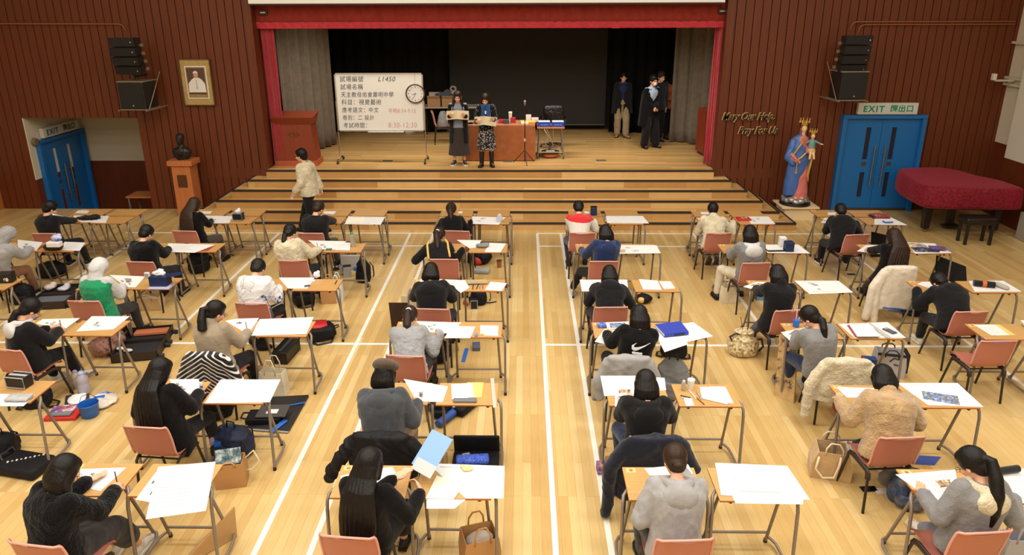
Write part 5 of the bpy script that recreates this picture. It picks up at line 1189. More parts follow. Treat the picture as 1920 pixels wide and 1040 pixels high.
# trolley
tx, tyy = .62, 16.1; r = empty('trolley', (tx, tyy, Z), 0, 'wood-topped metal trolley on castors right of the covered table', 'trolley')
b = MB(); b.rbox((0, 0, .71), (.62, .58, .03), .005); b.build('trolley_top', OAK, r)
b = MB(); b.box((0, -.26, .16), (.54, .025, .025)); b.box((0, .26, .16), (.54, .025, .025)); b.box((-.27, 0, .16), (.025, .52, .025)); b.box((.27, 0, .16), (.025, .52, .025)); b.build('lower_frame', ALU, r)
for sx in (-1, 1):
    for sy in (-1, 1):
        b = MB(); b.cyl((sx*.25, sy*.25, .70), (sx*.29, sy*.26, .06), .014); l = b.build('leg', STEEL, r); b = MB(); b.cyl((sx*.29-.012, sy*.26, .03), (sx*.29+.012, sy*.26, .03), .03, n=12); b.build('castor', RUBBER, l)
BLP = newmat('blue_pack', lin(22, 70, 170), .5)
for i, (dx, lab) in enumerate(((-.15, 'left of the two blue printed packs on the trolley'), (.16, 'right of the two blue printed packs on the trolley'))):
    r = empty('blue_pack', (tx+dx, tyy-.12, Z+.725), 0, lab, 'box', 'blue packs on the trolley'); b = MB(); b.rbox((0, 0, .055), (.28, .2, .11), .006); b.build('pack_body', BLP, r)
    b = MB(); b.rbox((0, 0, .115), (.26, .18, .012), .003); b.build('white_contents', WCT, r)
    b = MB(); [b.box((-.06+.06*k, -.101, .05), (.04, .002, .012)) for k in range(3)]; b.build('white_print', newmat('pale_print', lin(150, 180, 226), .6), r)
r = empty('power_box', (tx, tyy-.05, Z), 0, 'orange and black cable reel lying under the trolley', 'cable reel')
b = MB(); b.cyl((0, 0, .03), (0, 0, .11), .17, .19, 20); b.build('orange_drum', newmat('orange_drum', lin(196, 104, 60), .5), r, smooth=True, sharp=40); b = MB(); b.tube([(.2*math.cos(a), .2*math.sin(a), .12) for a in [i*PI/10 for i in range(21)]], .022, 8); b.build('black_ring', RUBBER, r, smooth=True)
b = MB(); b.rbox((0, -.05, .15), (.2, .06, .04), .006); b.build('socket_strip', WCT, r)
b = MB(); b.tube([(-.05, -.05, .17), (-.12, -.1, .35), (-.05, -.2, .5), (-.15, -.25, .69)], .006, 6); b.tube([(.03, -.05, .17), (.06, -.1, .3), (-.02, -.15, .5), (-.1, -.2, .69)], .005, 6); b.build('cable', newmat('pale_cable', (.6, .58, .52), .5), r, smooth=True)
# wrapped office chair behind the trolley
r = empty('office_chair', (.72, 17.2, Z), R(180), 'black office chair in shiny plastic wrap behind the trolley', 'chair')
PLW = newmat('black_plastic_wrap', lin(16, 16, 18), .18); _t = NT(PLW); _t.bump(_t.noise(_t.obj(), 22, 4), .02, .7)
m = MB(); m.loft([m.ell_ring((0, .2, z), a, c, 18) for z, a, c in ((.62, .14, .05), (.7, .22, .06), (.85, .26, .07), (1.0, .25, .06), (1.06, .18, .04))]); blob(m, 'backrest', PLW, r, .016, 2, .006, 12)
m = MB(); m.ell((0, -.02, .5), (.26, .25, .06)); blob(m, 'seat', PLW, r, .016, 2, .004, 12)
b = MB(); b.cyl((0, 0, .1), (0, 0, .46), .025); b.cyl((0, .2, .48), (0, .2, .66), .02); b.build('chrome_stem', CHROME, r)
for k in range(5):
    a = 2*PI*k/5; b = MB(); b.cyl((0, 0, .11), (.28*math.cos(a), .28*math.sin(a), .07), .018, .012); b.cyl((.28*math.cos(a), .28*math.sin(a)-.012, .03), (.28*math.cos(a), .28*math.sin(a)+.012, .03), .03); b.build('castor_leg', BLACKM, r)
for sx in (-1, 1): b = MB(); b.tube([(sx*.24, .05, .5), (sx*.3, .05, .6), (sx*.3, 0, .72), (sx*.28, -.15, .74)], .02, 8); b.build('armrest', PLW, r, smooth=True)
# side table with cartons at the back, its chair
r = empty('folding_table', (-1.95, 18.75, Z), 0, 'grey-topped table at the back of the stage carrying open cartons', 'table')
b = MB(); b.rbox((0, 0, .79), (1.5, .6, .03), .005); b.build('tabletop', newmat('grey_laminate', lin(166, 156, 140), .4), r)
for sx in (-1, 1):
    for sy in (-1, 1): b = MB(); b.cyl((sx*.66, sy*.24, 0), (sx*.66, sy*.24, .78), .016); b.build('leg', BLACKM, r)
KR = newmat('kraft_card', lin(158, 120, 80), .85); KR2 = newmat('kraft_flap', lin(176, 158, 132), .85)
def carton(loc, w_, d_, h_, lab, rz=0):
    r = empty('carton', loc, rz, lab, 'box', None); b = MB(); b.box((0, -d_/2, h_/2), (w_, .008, h_)); b.box((0, d_/2, h_/2), (w_, .008, h_)); b.box((-w_/2, 0, h_/2), (.008, d_, h_)); b.box((w_/2, 0, h_/2), (.008, d_, h_)); b.box((0, 0, .005), (w_, d_, .008)); b.build('carton_body', KR, r)
    Mx = Matrix.Rotation(R(-28), 3, 'X'); b = MB(); b.box((0, -d_/2-.05, h_+.035), (w_, .12, .006), rot=Matrix.Rotation(R(-40), 3, 'X')); b.build('flap', KR2, r)
    b = MB(); b.box((0, d_/2+.02, h_+.06), (w_, .12, .006), rot=Matrix.Rotation(R(70), 3, 'X')); b.build('flap', KR2, r); return r
c1 = PW(814, 197, 18.55); c2 = PW(841, 197, 18.55)
carton((c1.x, 18.68, Z+.806), .33, .34, .22, 'left open kraft carton on the back table behind the whiteboard'); carton((c2.x, 18.68, Z+.806), .33, .34, .22, 'right open kraft carton on the back table behind the women')
m = MB(); m.ell((0, 0, .05), (.22, .12, .06)); m.ell((.12, .02, .1), (.10, .08, .08)); o = blob(m, 'folded_cloth', cloth('grey_blue_cloth', lin(74, 78, 84)), None, .014, 2, .016, 16, loc=(c1.x+.22, 18.7, Z+1.05)); tag(o, 'crumpled grey cloth on top of the kraft cartons', 'cloth')
q = PW(849, 170, 18.6); m = MB(); m.tube([(.07*math.cos(a), 0, .08+.06*math.sin(a)) for a in [i*PI/8 for i in range(17)]], .028, 8); m.ell((0, 0, -.02), (.06, .05, .05)); o = blob(m, 'paper_bag_roll', cloth('pale_plastic', lin(150, 140, 128)), None, .011, 2, .01, 22, loc=(q.x, 18.72, q.z-.05)); tag(o, 'pale crumpled plastic bag on top of the cartons', 'bag')
place_chair(-2.05, 17.7, R(-82), 'pink chair with a grey bag on it between whiteboard and women on stage', Z)
m = MB(); m.loft([m.ell_ring((0, 0, z), a, c, 16, pw=.7) for z, a, c in ((0, .12, .16), (.12, .13, .17), (.26, .10, .14), (.36, .05, .09))]); o = blob(m, 'grey_backpack', cloth('grey_bag_cloth', lin(128, 126, 124)), None, .012, 2, .008, 14, loc=(-2.02, 17.62, Z+.46)); tag(o, 'grey bag sitting on the pink chair on the stage', 'bag')
for (x, y, w_, mat, lab) in ((700, 246, .45, BLACKM, 'black flat case lying on the stage behind the whiteboard'), (770, 248, .32, WCT, 'white flat box lying on the stage behind the whiteboard')):
    q = P(x, y, Z); b = MB(); b.rbox((0, 0, .03), (w_, .2, .06), .008); tag(b.build('flat_case', mat, loc=(q.x, q.y+.1, Z)), lab, 'box')

# ---- people standing
def standing(loc, rz, label, H=1.65, fr=(.11, .02, .085), fl=(-.11, .0, .085), hr=(.2, .25, 1.1), hl=(-.2, .25, 1.1), lean=2, bend=6, headp=20, heady=0, twist=0, bulk=.95, hipz=None, side=0, scale=None, **a):
    root = empty('person', loc, R(rz), label, 'person'); f = Fig(root, 1, scale or H/1.68, bulk); f.shw = 0; k = f.sc
    f.torso_pose((0, 0, (hipz or .90)*k), R(lean), R(bend), R(side), R(twist), R(headp), R(heady), R(a.get('neck', 12)))
    f.arms(hr, hl, a.get('pr', (.25, -.5, -1)), a.get('pl', (-.25, -.5, -1)), a.get('dr'), a.get('dl'), palmr=a.get('palmr', (-1, 0, 0)), palml=a.get('palml', (1, 0, 0)), curlr=a.get('cr', .6), curll=a.get('cl', .6))
    f.legs(fr, fl, a.get('kr', (.1, 1, 0)), a.get('kl', (-.1, 1, 0)), a.get('toer', (.25, 1, 0)), a.get('toel', (-.25, 1, 0))); f.body(a.get('skin'))
    return f
# woman in the long black cardigan
f = standing((-1.41, 15.30, Z), 180, 'woman in long black cardigan and pleated skirt reading from open papers', 1.60, hr=(.17, .27, 1.10), hl=(-.17, .27, 1.10), hipz=.92, headp=14, heady=0, dr=(-.4, .7, .5), dl=(.4, .7, .5), palmr=(-.7, -.5, .5), palml=(.7, -.5, .5), bulk=1.08)
f.top('grey_sweater', cloth('blue_grey_knit', lin(138, 144, 158)), g=.010, slv=.006, hem=.05)
def skirt_loft(f, zs, mat, name, pleat=0., npl=24, amp=.0):
    b = MB(); rings = []
    for z, a, c in zs: rings.append([((a+pleat*math.cos(npl*t)*(1 if z < .7 else .3))*math.cos(t), (c+pleat*math.cos(npl*t)*(1 if z < .7 else .3))*math.sin(t), z) for t in [2*PI*j/144 for j in range(144)]])
    b.loft(rings); return b.build(name, mat, f.root, smooth=True, sharp=60)
skirt_loft(f, ((.22, .235, .19), (.4, .215, .175), (.7, .18, .145), (.86, .165, .125), (.98, .14, .105)), cloth('brown_pleated', lin(58, 50, 44)), 'pleated_skirt', .007, 30)
cg = MB(); t_ = f
for sd in (-1, 1):
    tz = f.shR.z; pts = [(sd*.05, .075, tz+.03), (sd*.07, .12, tz-.06), (sd*.085, .15, 1.15), (sd*.10, .155, 1.0), (sd*.12, .165, .75), (sd*.13, .17, .50)]
    rg = []
    for (x, y, z) in pts:
        w_ = .145+.04*(1.4-z) if z < tz else .10
        path = [Vector((x, y, z)), Vector((sd*(w_+.02), .10, z)), Vector((sd*(w_+.04), 0, z)), Vector((sd*(w_), -.11, z)), Vector((0, -.14-.01*(1.4-z), z))]
        rg.append([p*1 for p in path]+[Vector((p.x*.93, p.y*.88, p.z)) for p in reversed(path)])
    cg.loft(rg)
o = blob(cg, 'long_cardigan', BLK3, f.root, .013, 3, .004, 10)
sv = MB()
for sh, el, wr_ in ((f.shR, f.elR, f.wrR), (f.shL, f.elL, f.wrL)): sv.cap(sh+Vector((0, 0, -.02)), el, .068, .06); sv.cap(el, wr_, .058, .045)
sv.cap(f.shR-Vector((0, 0, .02)), f.shL-Vector((0, 0, .02)), .06, .06); blob(sv, 'cardigan_sleeves', BLK3, o, .013, 3, .004, 10)
f.shoes(newmat('black_white_shoe', lin(40, 38, 38), .5), newmat('white_sole', (0, 0, 0))); f.hair('vlong', HM, length=.2); f.face()
for sx in (-1, 1): b = MB(); b.tube([f.H(sx*.075, .03, .04), f.H(sx*.08, .03, -.06), Vector((sx*.09, .10, 1.36)), Vector((sx*.10, .13, 1.22))], .028, 8, radii=[.028, .03, .03, .012]); b.build('side_lock', HM, f.root, smooth=True)
KP = newmat('buff_paper', lin(204, 188, 150), .8)
def booklet(loc, rz, w_, h_, lab, tilt=35):
    r = empty('exam_booklet', loc, rz, lab, 'booklet')
    for s_ in (-1, 1):
        b = MB(); n = 6; top = []; 
        V = []
        for th in (0, -.004):
            for i in range(n+1):
                u = i/n; x = s_*u*w_; y = .035*math.sin(u*PI*.6)+.06*u
                V += [Vector((x, y+th, h_/2)), Vector((x, y+th, -h_/2))]
        Fs = [(2*i, 2*i+1, 2*i+3, 2*i+2) for i in range(n)]+[(2*(n+1)+2*i, 2*(n+1)+2*i+2, 2*(n+1)+2*i+3, 2*(n+1)+2*i+1) for i in range(n)]
        Mx = Matrix.Rotation(R(-tilt), 3, 'X'); b.add([Mx @ v for v in V], Fs); b.build('page', KP, r)
    return r
booklet((-1.41, 15.30-.30, Z+1.14), 0, .24, .19, 'buff booklet held open by the woman in the black cardigan', 20)
# woman with the blue scarf
f = standing((-.80, 15.10, Z), 180, 'woman with blue scarf and patterned tiered skirt reading an open booklet', 1.58, hr=(.20, .26, 1.00), hl=(-.18, .28, 1.05), hipz=.92, headp=24, heady=-6, bulk=.92, dr=(-.4, .7, .4), dl=(.4, .7, .4), palmr=(-.7, -.5, .5), palml=(.7, -.5, .5))
def dots():
    m = cloth('white_dot_black', lin(20, 20, 24)); t = NT(m); v = t.n('ShaderNodeTexVoronoi'); v.inputs['Scale'].default_value = 24; t.l(t.obj(), v.inputs['Vector'])
    t.l(t.ramp(v.outputs['Distance'], [(.16, lin(210, 200, 196)), (.22, lin(20, 20, 24))]), t.b.inputs['Base Color']); return m
f.top('dotted_blouse', dots(), g=.02, slv=.022, hem=.06)
skirt_loft(f, ((.38, .205, .17), (.52, .185, .155), (.535, .175, .145), (.66, .18, .15), (.675, .165, .135), (.82, .16, .125), (.95, .135, .10)), FLORAL, 'tiered_skirt', .010, 16)
f.trousers(newmat('black_tights', lin(14, 13, 14), .6), g=-.018, wide=.7, name='tights', amp=0); f.shoes(SHB)
for an, kn in ((f.anR, f.knR), (f.anL, f.knL)): b = MB(); b.cap(an+Vector((0, 0, -.03)), an.lerp(kn, .55), .046, .056); b.build('boot_shaft', SHB, f.root, smooth=True)
f.hair('bob', HD, length=.45); f.face()
m = MB(); nb = f.nb
for i in range(12): a = i*2*PI/12; a2 = (i+1)*2*PI/12; m.cap(nb+Vector((.075*math.cos(a), .075*math.sin(a)+.01, .0)), nb+Vector((.075*math.cos(a2), .075*math.sin(a2)+.01, .0)), .034, .034)
m.cap(nb+Vector((-.045, .09, -.02)), nb+Vector((-.07, .15, -.26)), .042, .045); m.cap(nb+Vector((.045, .09, -.02)), nb+Vector((.07, .15, -.42)), .042, .045)
blob(m, 'scarf', cloth('blue_scarf', lin(34, 78, 130)), f.root, .011, 2, .006, 16)
b = MB(); b.rbox((.0, .165, nb.z-.14), (.05, .004, .07), .002); b.build('name_badge', WHITE, f.root)
booklet((-.82, 15.10-.31, Z+1.05), R(-12), .24, .19, 'buff booklet held open by the woman with the blue scarf', 25)
# masked man with folded hands
f = standing((3.04, 17.15, Z), 180+28, 'man in long black coat and white face mask standing with folded hands', 1.76, hr=(.02, .22, 1.0), hl=(-.02, .24, 1.02), headp=8, heady=0, dr=(-.7, .3, -.5), dl=(.7, .3, -.5), palmr=(0, -1, 0), palml=(0, -1, 0), cr=1.1, cl=1.1, fl=(-.20, .06, .085), fr=(.10, 0, .085), bulk=1.05)
f.top('shirt', cloth('pale_blue_shirt', lin(170, 188, 214)), g=.006, slv=.004, hem=.02); f.trousers(DARKP, g=.03, wide=1.3); f.shoes(SHB)
def long_coat(f, mat, z0, w_, name='long_coat', gap=.05):
    cg = MB(); k = f.sc; zs = [f.shR.z+.03, f.shR.z-.06, 1.2*k, 1.05*k, .8*k, z0]
    for sd in (-1, 1):
        rg = []
        for i, z in enumerate(zs):
            g = gap*(.3 if i else .9); ww = (w_ if i else w_*.55)+.025*i
            path = [Vector((sd*g, .135 if i else .09, z)), Vector((sd*ww*.7, .14, z)), Vector((sd*ww, .03, z)), Vector((sd*ww*.85, -.10, z)), Vector((0, -.145, z))]
            rg.append(path+[Vector((p.x*.9, p.y*.85, p.z)) for p in reversed(path)])
        cg.loft(rg)
    o = blob(cg, name, mat, f.root, .014, 4, .004, 9); sv = MB()
    for sh, el, wr_ in ((f.shR, f.elR, f.wrR), (f.shL, f.elL, f.wrL)): sv.cap(sh-Vector((0, 0, .02)), el, .074, .064); sv.cap(el, wr_, .062, .05)
    sv.cap(f.shR-Vector((0, 0, .02)), f.shL-Vector((0, 0, .02)), .062, .062); blob(sv, 'coat_sleeves', mat, o, .013, 3, .004, 10); return o
long_coat(f, BLK, .55, .175, gap=.02); f.hair('short', HB); f.mask(newmat('white_mask', (0, 0, 0))); f.face()
# man in khaki trousers
f = standing((2.58, 18.62, Z), 178, 'man in khaki trousers and dark jacket standing at the back of the stage', 1.70, hr=(.22, .03, .80), hl=(-.22, .03, .80), headp=10, palmr=(-1, 0, 0), palml=(1, 0, 0), fr=(.10, .02, .085), fl=(-.12, .12, .085), toel=(-.7, 1, 0), bulk=1.0, dr=(0, .3, -1), dl=(0, .3, -1))
f.top('blue_shirt', NAVY, g=.01, slv=.004, hem=.02); f.trousers(KHAKI, g=.025, wide=1.2, amp=.006); f.shoes(newmat('tan_shoe', lin(150, 116, 84), .6)); long_coat(f, DARKP, .62, .165, 'dark_jacket', .06); f.hair('short', HB); f.face()
b = MB(); b.tube([(.15*math.cos(a), .115*math.sin(a), .945) for a in [i*PI/10 for i in range(21)]], .018, 6, flat=1); b.build('belt', BLACKM, f.root, smooth=True)
# man hidden behind the masked man
f = standing((3.38, 17.95, Z), 200, 'dark-clothed person mostly hidden behind the man in the mask', 1.78, hr=(.22, .03, .86), hl=(-.22, .03, .86), headp=15, fr=(.10, 0, .085), bulk=1.0, dr=(0, .2, -1), dl=(0, .2, -1))
f.top('jacket', cloth('navy_black_coat', lin(24, 28, 34)), g=.035, slv=.024, hem=.14); f.trousers(DARKP); f.shoes(SHB); f.hair('short', HD); f.face()
# person in orange behind the grey curtain
f = standing((3.80, 18.42, Z), 205, 'person in an orange padded jacket half hidden by the right grey curtain', 1.66, hr=(.12, .22, 1.06), hl=(-.12, .2, 1.04), headp=20, bulk=1.05)
f.top('padded_jacket', cloth('orange_padded', lin(196, 98, 48), .7), g=.045, slv=.032, hem=.1, amp=.01, freq=16, ani=(.2, .2, 1)); f.trousers(DARKP); f.shoes(SHB); f.hair('bob', HB)
# walking person in the cream hoodie
f = standing((-4.12, 13.08, 0), 78, 'person in a cream hoodie and black trousers walking past the steps', 1.74, hr=(.22, -.14, .86), hl=(-.21, .20, .88), headp=12, heady=0, fr=(.09, .30, .085), fl=(-.09, -.34, .17), toel=(0, 1, -.35), bulk=1.0, kr=(0, 1, 0), kl=(0, 1, .0), hipz=.86, dr=(0, .5, -1), dl=(0, .6, -1))
f.top('hoodie', CREAMF, g=.035, slv=.028, hem=.10, hood=CREAMF); f.trousers(DARKP, g=.018); f.shoes(SHB); f.hair('short', HB); f.face()

# ================================================================== CLOTHING DETAILS AND COATS ON CHAIRS
def onback(f, u, v, off=.0, g=.034):
    """point on the back of a figure: u across (-1..1), v up the back from the waist (0) to the neck (1)"""
    c = s_ = None; k = f.sc
    if v < .5: c = f.waist.lerp(f.chest, v*2); d = f.d2; w_, t_ = .150, .108
    else: c = f.chest.lerp(f.nb, v*2-1); d = f.d3; w_, t_ = .168-.06*max(0, v-.8), .112-.12*max(0, v-.7)
    w_ = (w_*f.bulk+g)*k; t_ = (t_*f.bulk+g)*k; b_ = f.rt.cross(d); b_ = b_ if b_.dot(f.f3) < 0 else -b_
    return c+f.rt*(w_*u)+b_*(t_*(max(0, 1-abs(u)**2.4))**.5+off)
# flat cap
k = f17.hs; b = MB(); CAPM = cloth('brown_cap', lin(78, 64, 50)); m = MB(); m.ell(f17.H(0, -.02, .09), (.118*k, .132*k, .062*k), f17.HM, 16, 10); m.ell(f17.H(0, .085, .072), (.075*k, .05*k, .016*k), f17.HM)
blob(m, 'flat_cap', CAPM, f17.root, .009, 2, .003, 20)
# green vest over the white hoodie
m = MB(); m.loft(f5.torso_rings(.042, .07)[:-1]); 
for sh in (f5.shR, f5.shL): m.ell(sh-f5.d3*.02, (.075, .075, .075))
blob(m, 'knitted_vest', GREENV, f5.root, .012, 3, .005, 14)
# yellow stripes of the sports jacket, white trims, swoosh
YST = newmat('yellow_stripe', lin(220, 176, 92), .7)
for sx in (-1, 1): stripe(f14, [onback(f14, sx*.62, .92, .018), onback(f14, sx*.78, .7, .018), onback(f14, sx*.86, .45, .016), onback(f14, sx*.88, .2, .012), onback(f14, sx*.88, .0, .01)], YST, 'yellow_stripe', f14.topo, .017, .35)
stripe(f1, [f1.shR+Vector((0, 0, .085)), f1.shR.lerp(f1.elR, .4)+Vector((0, -.01, .078)), f1.shR.lerp(f1.elR, .9)+Vector((0, -.02, .070))], WHITE, 'white_sleeve_trim', f1.topo, .014)
def swoosh(f):
    pts = [(.95, .98), (.55, .70), (.15, .47), (-.2, .33), (-.5, .30), (-.62, .40), (-.55, .62), (-.38, .80), (-.62, .66), (-.82, .42), (-.82, .20), (-.62, .06), (-.32, .05), (.1, .22), (.5, .55)]
    b = MB(); P_ = []; inner = []
    prs = [((.95, .98), (.95, .98)), ((.55, .74), (.5, .60)), ((.15, .50), (.12, .30)), ((-.2, .35), (-.25, .10)), ((-.5, .30), (-.55, .03)), ((-.62, .38), (-.80, .16)), ((-.57, .58), (-.80, .42)), ((-.40, .82), (-.42, .80))]
    V = []; 
    for off in (.016, .022):
        for a_, c_ in prs:
            for (x, y) in (a_, c_): V.append(onback(f, x*.55+.03, .44+y*.32, off))
    n = len(prs); Fs = []
    for i in range(n-1):
        Fs.append((2*i, 2*i+1, 2*i+3, 2*i+2)); o2 = 2*n; Fs.append((o2+2*i, o2+2*i+2, o2+2*i+3, o2+2*i+1)); Fs.append((2*i, 2*i+2, o2+2*i+2, o2+2*i)); Fs.append((2*i+1, o2+2*i+1, o2+2*i+3, 2*i+3))
    b.add(V, Fs); b.build('white_swoosh', WHITE, f.topo)
    b = MB()
    for i in range(6): p = onback(f, -.28+.1*i, .37, .018); b.box(p, (.018, .008, .022+.006*(i % 2)))
    b.build('white_back_print', WHITE, f.topo)
swoosh(f22)
for i, sx in enumerate((-1,)):                     # white side stripe of the trousers of the printed hoodie
    b = MB(); b.tube([f9.hR+Vector((.07, .1, .05)), f9.hR.lerp(f9.knR, .6)+Vector((.05, 0, .08)), f9.knR+Vector((.045, .02, .075))], .012, 6, flat=.4); b.build('white_leg_stripe', WHITE, f9.root, smooth=True)
def chair_coat(key, mat, name, lab, w_=.235, low=.30, sl=((-1, .30, .16), (1, .30, .16)), th=.045, amp=.010, freq=11, collar=True, low_in=.5, hang=0., pool=0., xy=None, rz=None):
    cx, cy, ca = CH_XY[key]; m = MB(); rg = []
    for z, ww, tt in ((.845, w_*.78, .03), (.825, w_*.95, .045), (.74, w_, .055), (.6, w_*1.06, .06), (.45, w_*1.12, .062), (low, w_*1.15+hang, .055)):
        yc = -.245+.19*(.806-max(z, .5))*.45; rg.append([(ww*math.copysign(abs(math.cos(t))**.6, math.cos(t)), yc-.035+(tt+.02)*math.sin(t)*(1.1 if math.sin(t) < 0 else .75), z) for t in [2*PI*j/28 for j in range(28)]])
    m.loft(rg)
    if collar: m.cap((-.13, -.30, .80), (.13, -.30, .80), .035, .035); m.cap((0, -.32, .77), (0, -.315, .68), .05, .03)
    for sx, zz, out in sl:
        a = Vector((sx*w_*.9, -.27, .74)); e = Vector((sx*(w_+.05+out*.4), -.27, .52)); h = Vector((sx*(w_+out), -.27, zz)); m.cap(a, e, .065, .06); m.cap(e, h, .06, .05)
    o = blob(m, name, mat, None, .013, 3, amp, freq, loc=(cx, cy, 0)); o.rotation_euler.z = R(ca); tag(o, lab, 'coat'); return o
def stripes_mat():
    m = cloth('striped_knit', lin(24, 22, 24)); t = NT(m); v = t.mapped(t.obj(), (1, 1, 1)); sx = t.n('ShaderNodeSeparateXYZ'); t.l(v, sx.inputs[0])
    ab = t.n('ShaderNodeMath'); ab.operation = 'ABSOLUTE'; t.l(sx.outputs[0], ab.inputs[0])
    a = t.n('ShaderNodeMath'); a.operation = 'MULTIPLY_ADD'; t.l(ab.outputs[0], a.inputs[0]); a.inputs[1].default_value = .7; t.l(sx.outputs[2], a.inputs[2])
    s_ = t.n('ShaderNodeMath'); s_.operation = 'MULTIPLY'; t.l(a.outputs[0], s_.inputs[0]); s_.inputs[1].default_value = 125; q = t.n('ShaderNodeMath'); q.operation = 'SINE'; t.l(s_.outputs[0], q.inputs[0])
    g = t.n('ShaderNodeMath'); g.operation = 'GREATER_THAN'; t.l(q.outputs[0], g.inputs[0]); g.inputs[1].default_value = .55
    t.l(t.mix(lin(22, 20, 22), lin(214, 206, 200), g.outputs[0]), t.b.inputs['Base Color']); return m
chair_coat((2, 4), stripes_mat(), 'striped_cardigan', 'black and white striped cardigan draped over the chair of the person in beige sweater', low=.34, sl=((1, .42, .12), (-1, .40, .04)))
chair_coat((3, 5), cloth('black_nylon', lin(24, 24, 27), .55, sheen=0), 'puffer_jacket', 'black puffer jacket draped over the chair of the person in the flat cap', w_=.27, low=.40, sl=((-1, .36, .22), (1, .40, .28)), th=.07, amp=.016, freq=16)
chair_coat((4, 4), LGREY, 'grey_hoodie', 'pale grey hoodie draped over the chair behind the white swoosh', low=.36, sl=((-1, .34, .05), (1, .36, .08)))
chair_coat((4, 5), cloth('navy_black', lin(20, 24, 38)), 'navy_jacket', 'dark navy jacket draped over the chair just in front of the brown bun', w_=.26, low=.22, sl=((-1, .06, .12), (1, .50, .12)), amp=.012)
b = MB(); b.rbox((1.00, 5.40-.345, .66), (.10, .006, .035), .003, rot=Matrix.Rotation(R(-8), 3, 'Y')); tag(b.build('hanging_tag', WHITE), 'small white tag on the dark navy jacket over the chair', 'tag')
chair_coat((5, 4), CREAMF, 'cream_jacket', 'cream jacket draped over the chair of the person in the grey cardigan', w_=.25, low=.34, sl=((-1, .16, .10), (1, .44, .02)), amp=.012)
chair_coat((6, 2), cloth('cream_cotton', lin(224, 214, 196)), 'cream_coat', 'long cream coat with blue striped hem draped over a chair at right', w_=.23, low=.20, sl=((-1, .06, .14), (-1, .02, .02)), amp=.005)
b = MB(); b.tube([(5.22-.18, 9.45-.325, .235), (5.22, 9.45-.335, .225), (5.22+.26, 9.45-.30, .19)], .024, 8, flat=.5); b.tube([(5.22-.1, 9.45-.33, .19), (5.22+.1, 9.45-.33, .175), (5.22+.27, 9.45-.30, .13)], .012, 6, flat=.5)
tag(b.build('striped_hem_band', newmat('blue_band', lin(50, 88, 160), .8), smooth=True), 'blue striped band at the hem of the long cream coat', 'trim')

# ================================================================== SHEETS AND THINGS ON THE DESKS
zc = {}
WP = newmat('whiteprint', lin(226, 226, 226), .7)
def lerp2(q, u, v): return q[0].lerp(q[1], u).lerp(q[3].lerp(q[2], u), v)     # q: near-left, near-right, far-right, far-left
def sheet(pts, lab, name='drawing_sheet', z=DZ+.0012, mat=None, th=.0012, marks='text', cat='paper', seed=1, extra=None, group=None):
    q = [P(x, y, z+th) for x, y in pts]; c = (q[0]+q[2])/2; c.z = z
    top = [Vector((p.x-c.x, p.y-c.y, th)) for p in q]; bot = [Vector((p.x-c.x, p.y-c.y, 0)) for p in q]
    b = MB(); b.hexa(bot+top); o = b.build(name, mat or PAPER, loc=c)
    rs = random.Random(seed*7+int(pts[0][0])); n = 0
    def quadm(bb, u0, v0, u1, v1, dz=.0003):
        bb.add([lerp2(top, u0, v0)+Vector((0, 0, dz)), lerp2(top, u1, v0)+Vector((0, 0, dz)), lerp2(top, u1, v1)+Vector((0, 0, dz)), lerp2(top, u0, v1)+Vector((0, 0, dz))], [(0, 1, 2, 3)])
    tx = MB(); sk = MB()
    if 'head' in marks:
        for v in (.13, .88):
            u = .12
            for i in range(rs.randint(12, 18)): w_ = rs.uniform(.012, .03); quadm(tx, u, v, u+w_, v+.035); u += w_+.008 if i != 8 else .08
    if 'text' in marks:
        for k in range(9):
            v = .18+.075*k; u = .12; e = rs.uniform(.5, .88)
            while u < e: w_ = rs.uniform(.01, .05); quadm(tx, u, v, u+w_, v+.016); u += w_+.012
    if 'sketch' in marks:
        for k in range(3):
            cu, cv, rr = rs.uniform(.15, .5), rs.uniform(.25, .75), rs.uniform(.05, .11); pr = None
            for i in range(22):
                a = i*.9; u = cu+rr*math.cos(a)*rs.uniform(.3, 1); v = cv+rr*1.3*math.sin(a*1.3)*rs.uniform(.3, 1)
                p = lerp2(top, u, v)+Vector((0, 0, .0004))
                if pr is not None:
                    d = (p-pr); nn = Vector((-d.y, d.x, 0)).normalized()*rs.uniform(.0008, .0022); sk.add([pr-nn, pr+nn, p+nn, p-nn], [(0, 1, 2, 3)])
                pr = p
    if tx.v: tx.build('printed_lines', newmat('faint_print', lin(176, 176, 178), .8), o)
    if sk.v: sk.build('pencil_sketch', newmat('pencil_grey', lin(84, 80, 78), .8), o)
    for (u0, v0, u1, v1, m_, nm) in (extra or []):
        e = MB(); quadm(e, u0, v0, u1, v1, .0006); e.build(nm, m_, o)
    return tag(o, lab, cat, group)
def blotch(name, base, cols, scale=14):
    if name in MATS: return MATS[name]
    m = newmat(name, base, .6); t = NT(m); t.l(t.ramp(t.noise(t.obj(), scale, 4, .6), [(i/len(cols)*.5+.28, c) for i, c in enumerate(cols)]), t.b.inputs['Base Color'])
    m.node_tree.nodes[-1]; return m
COLP = blotch('blue_picture_print', lin(150, 170, 210), [lin(214, 218, 230), lin(150, 176, 224), lin(60, 84, 120), lin(196, 170, 100)], 22)
GREYPR = blotch('grey_picture_print', lin(120, 110, 104), [lin(226, 220, 214), lin(196, 186, 170), lin(110, 96, 88), lin(60, 54, 52)], 24)
BRPR = blotch('sepia_picture_print', lin(150, 130, 110), [lin(240, 236, 226), lin(222, 200, 170), lin(150, 110, 84), lin(90, 70, 60)], 26)
YELF = newmat('yellow_folder', lin(236, 196, 112), .6); CRP = newmat('cream_paper', lin(240, 232, 208), .75)
L2 = DZ+.003; L3 = DZ+.0055
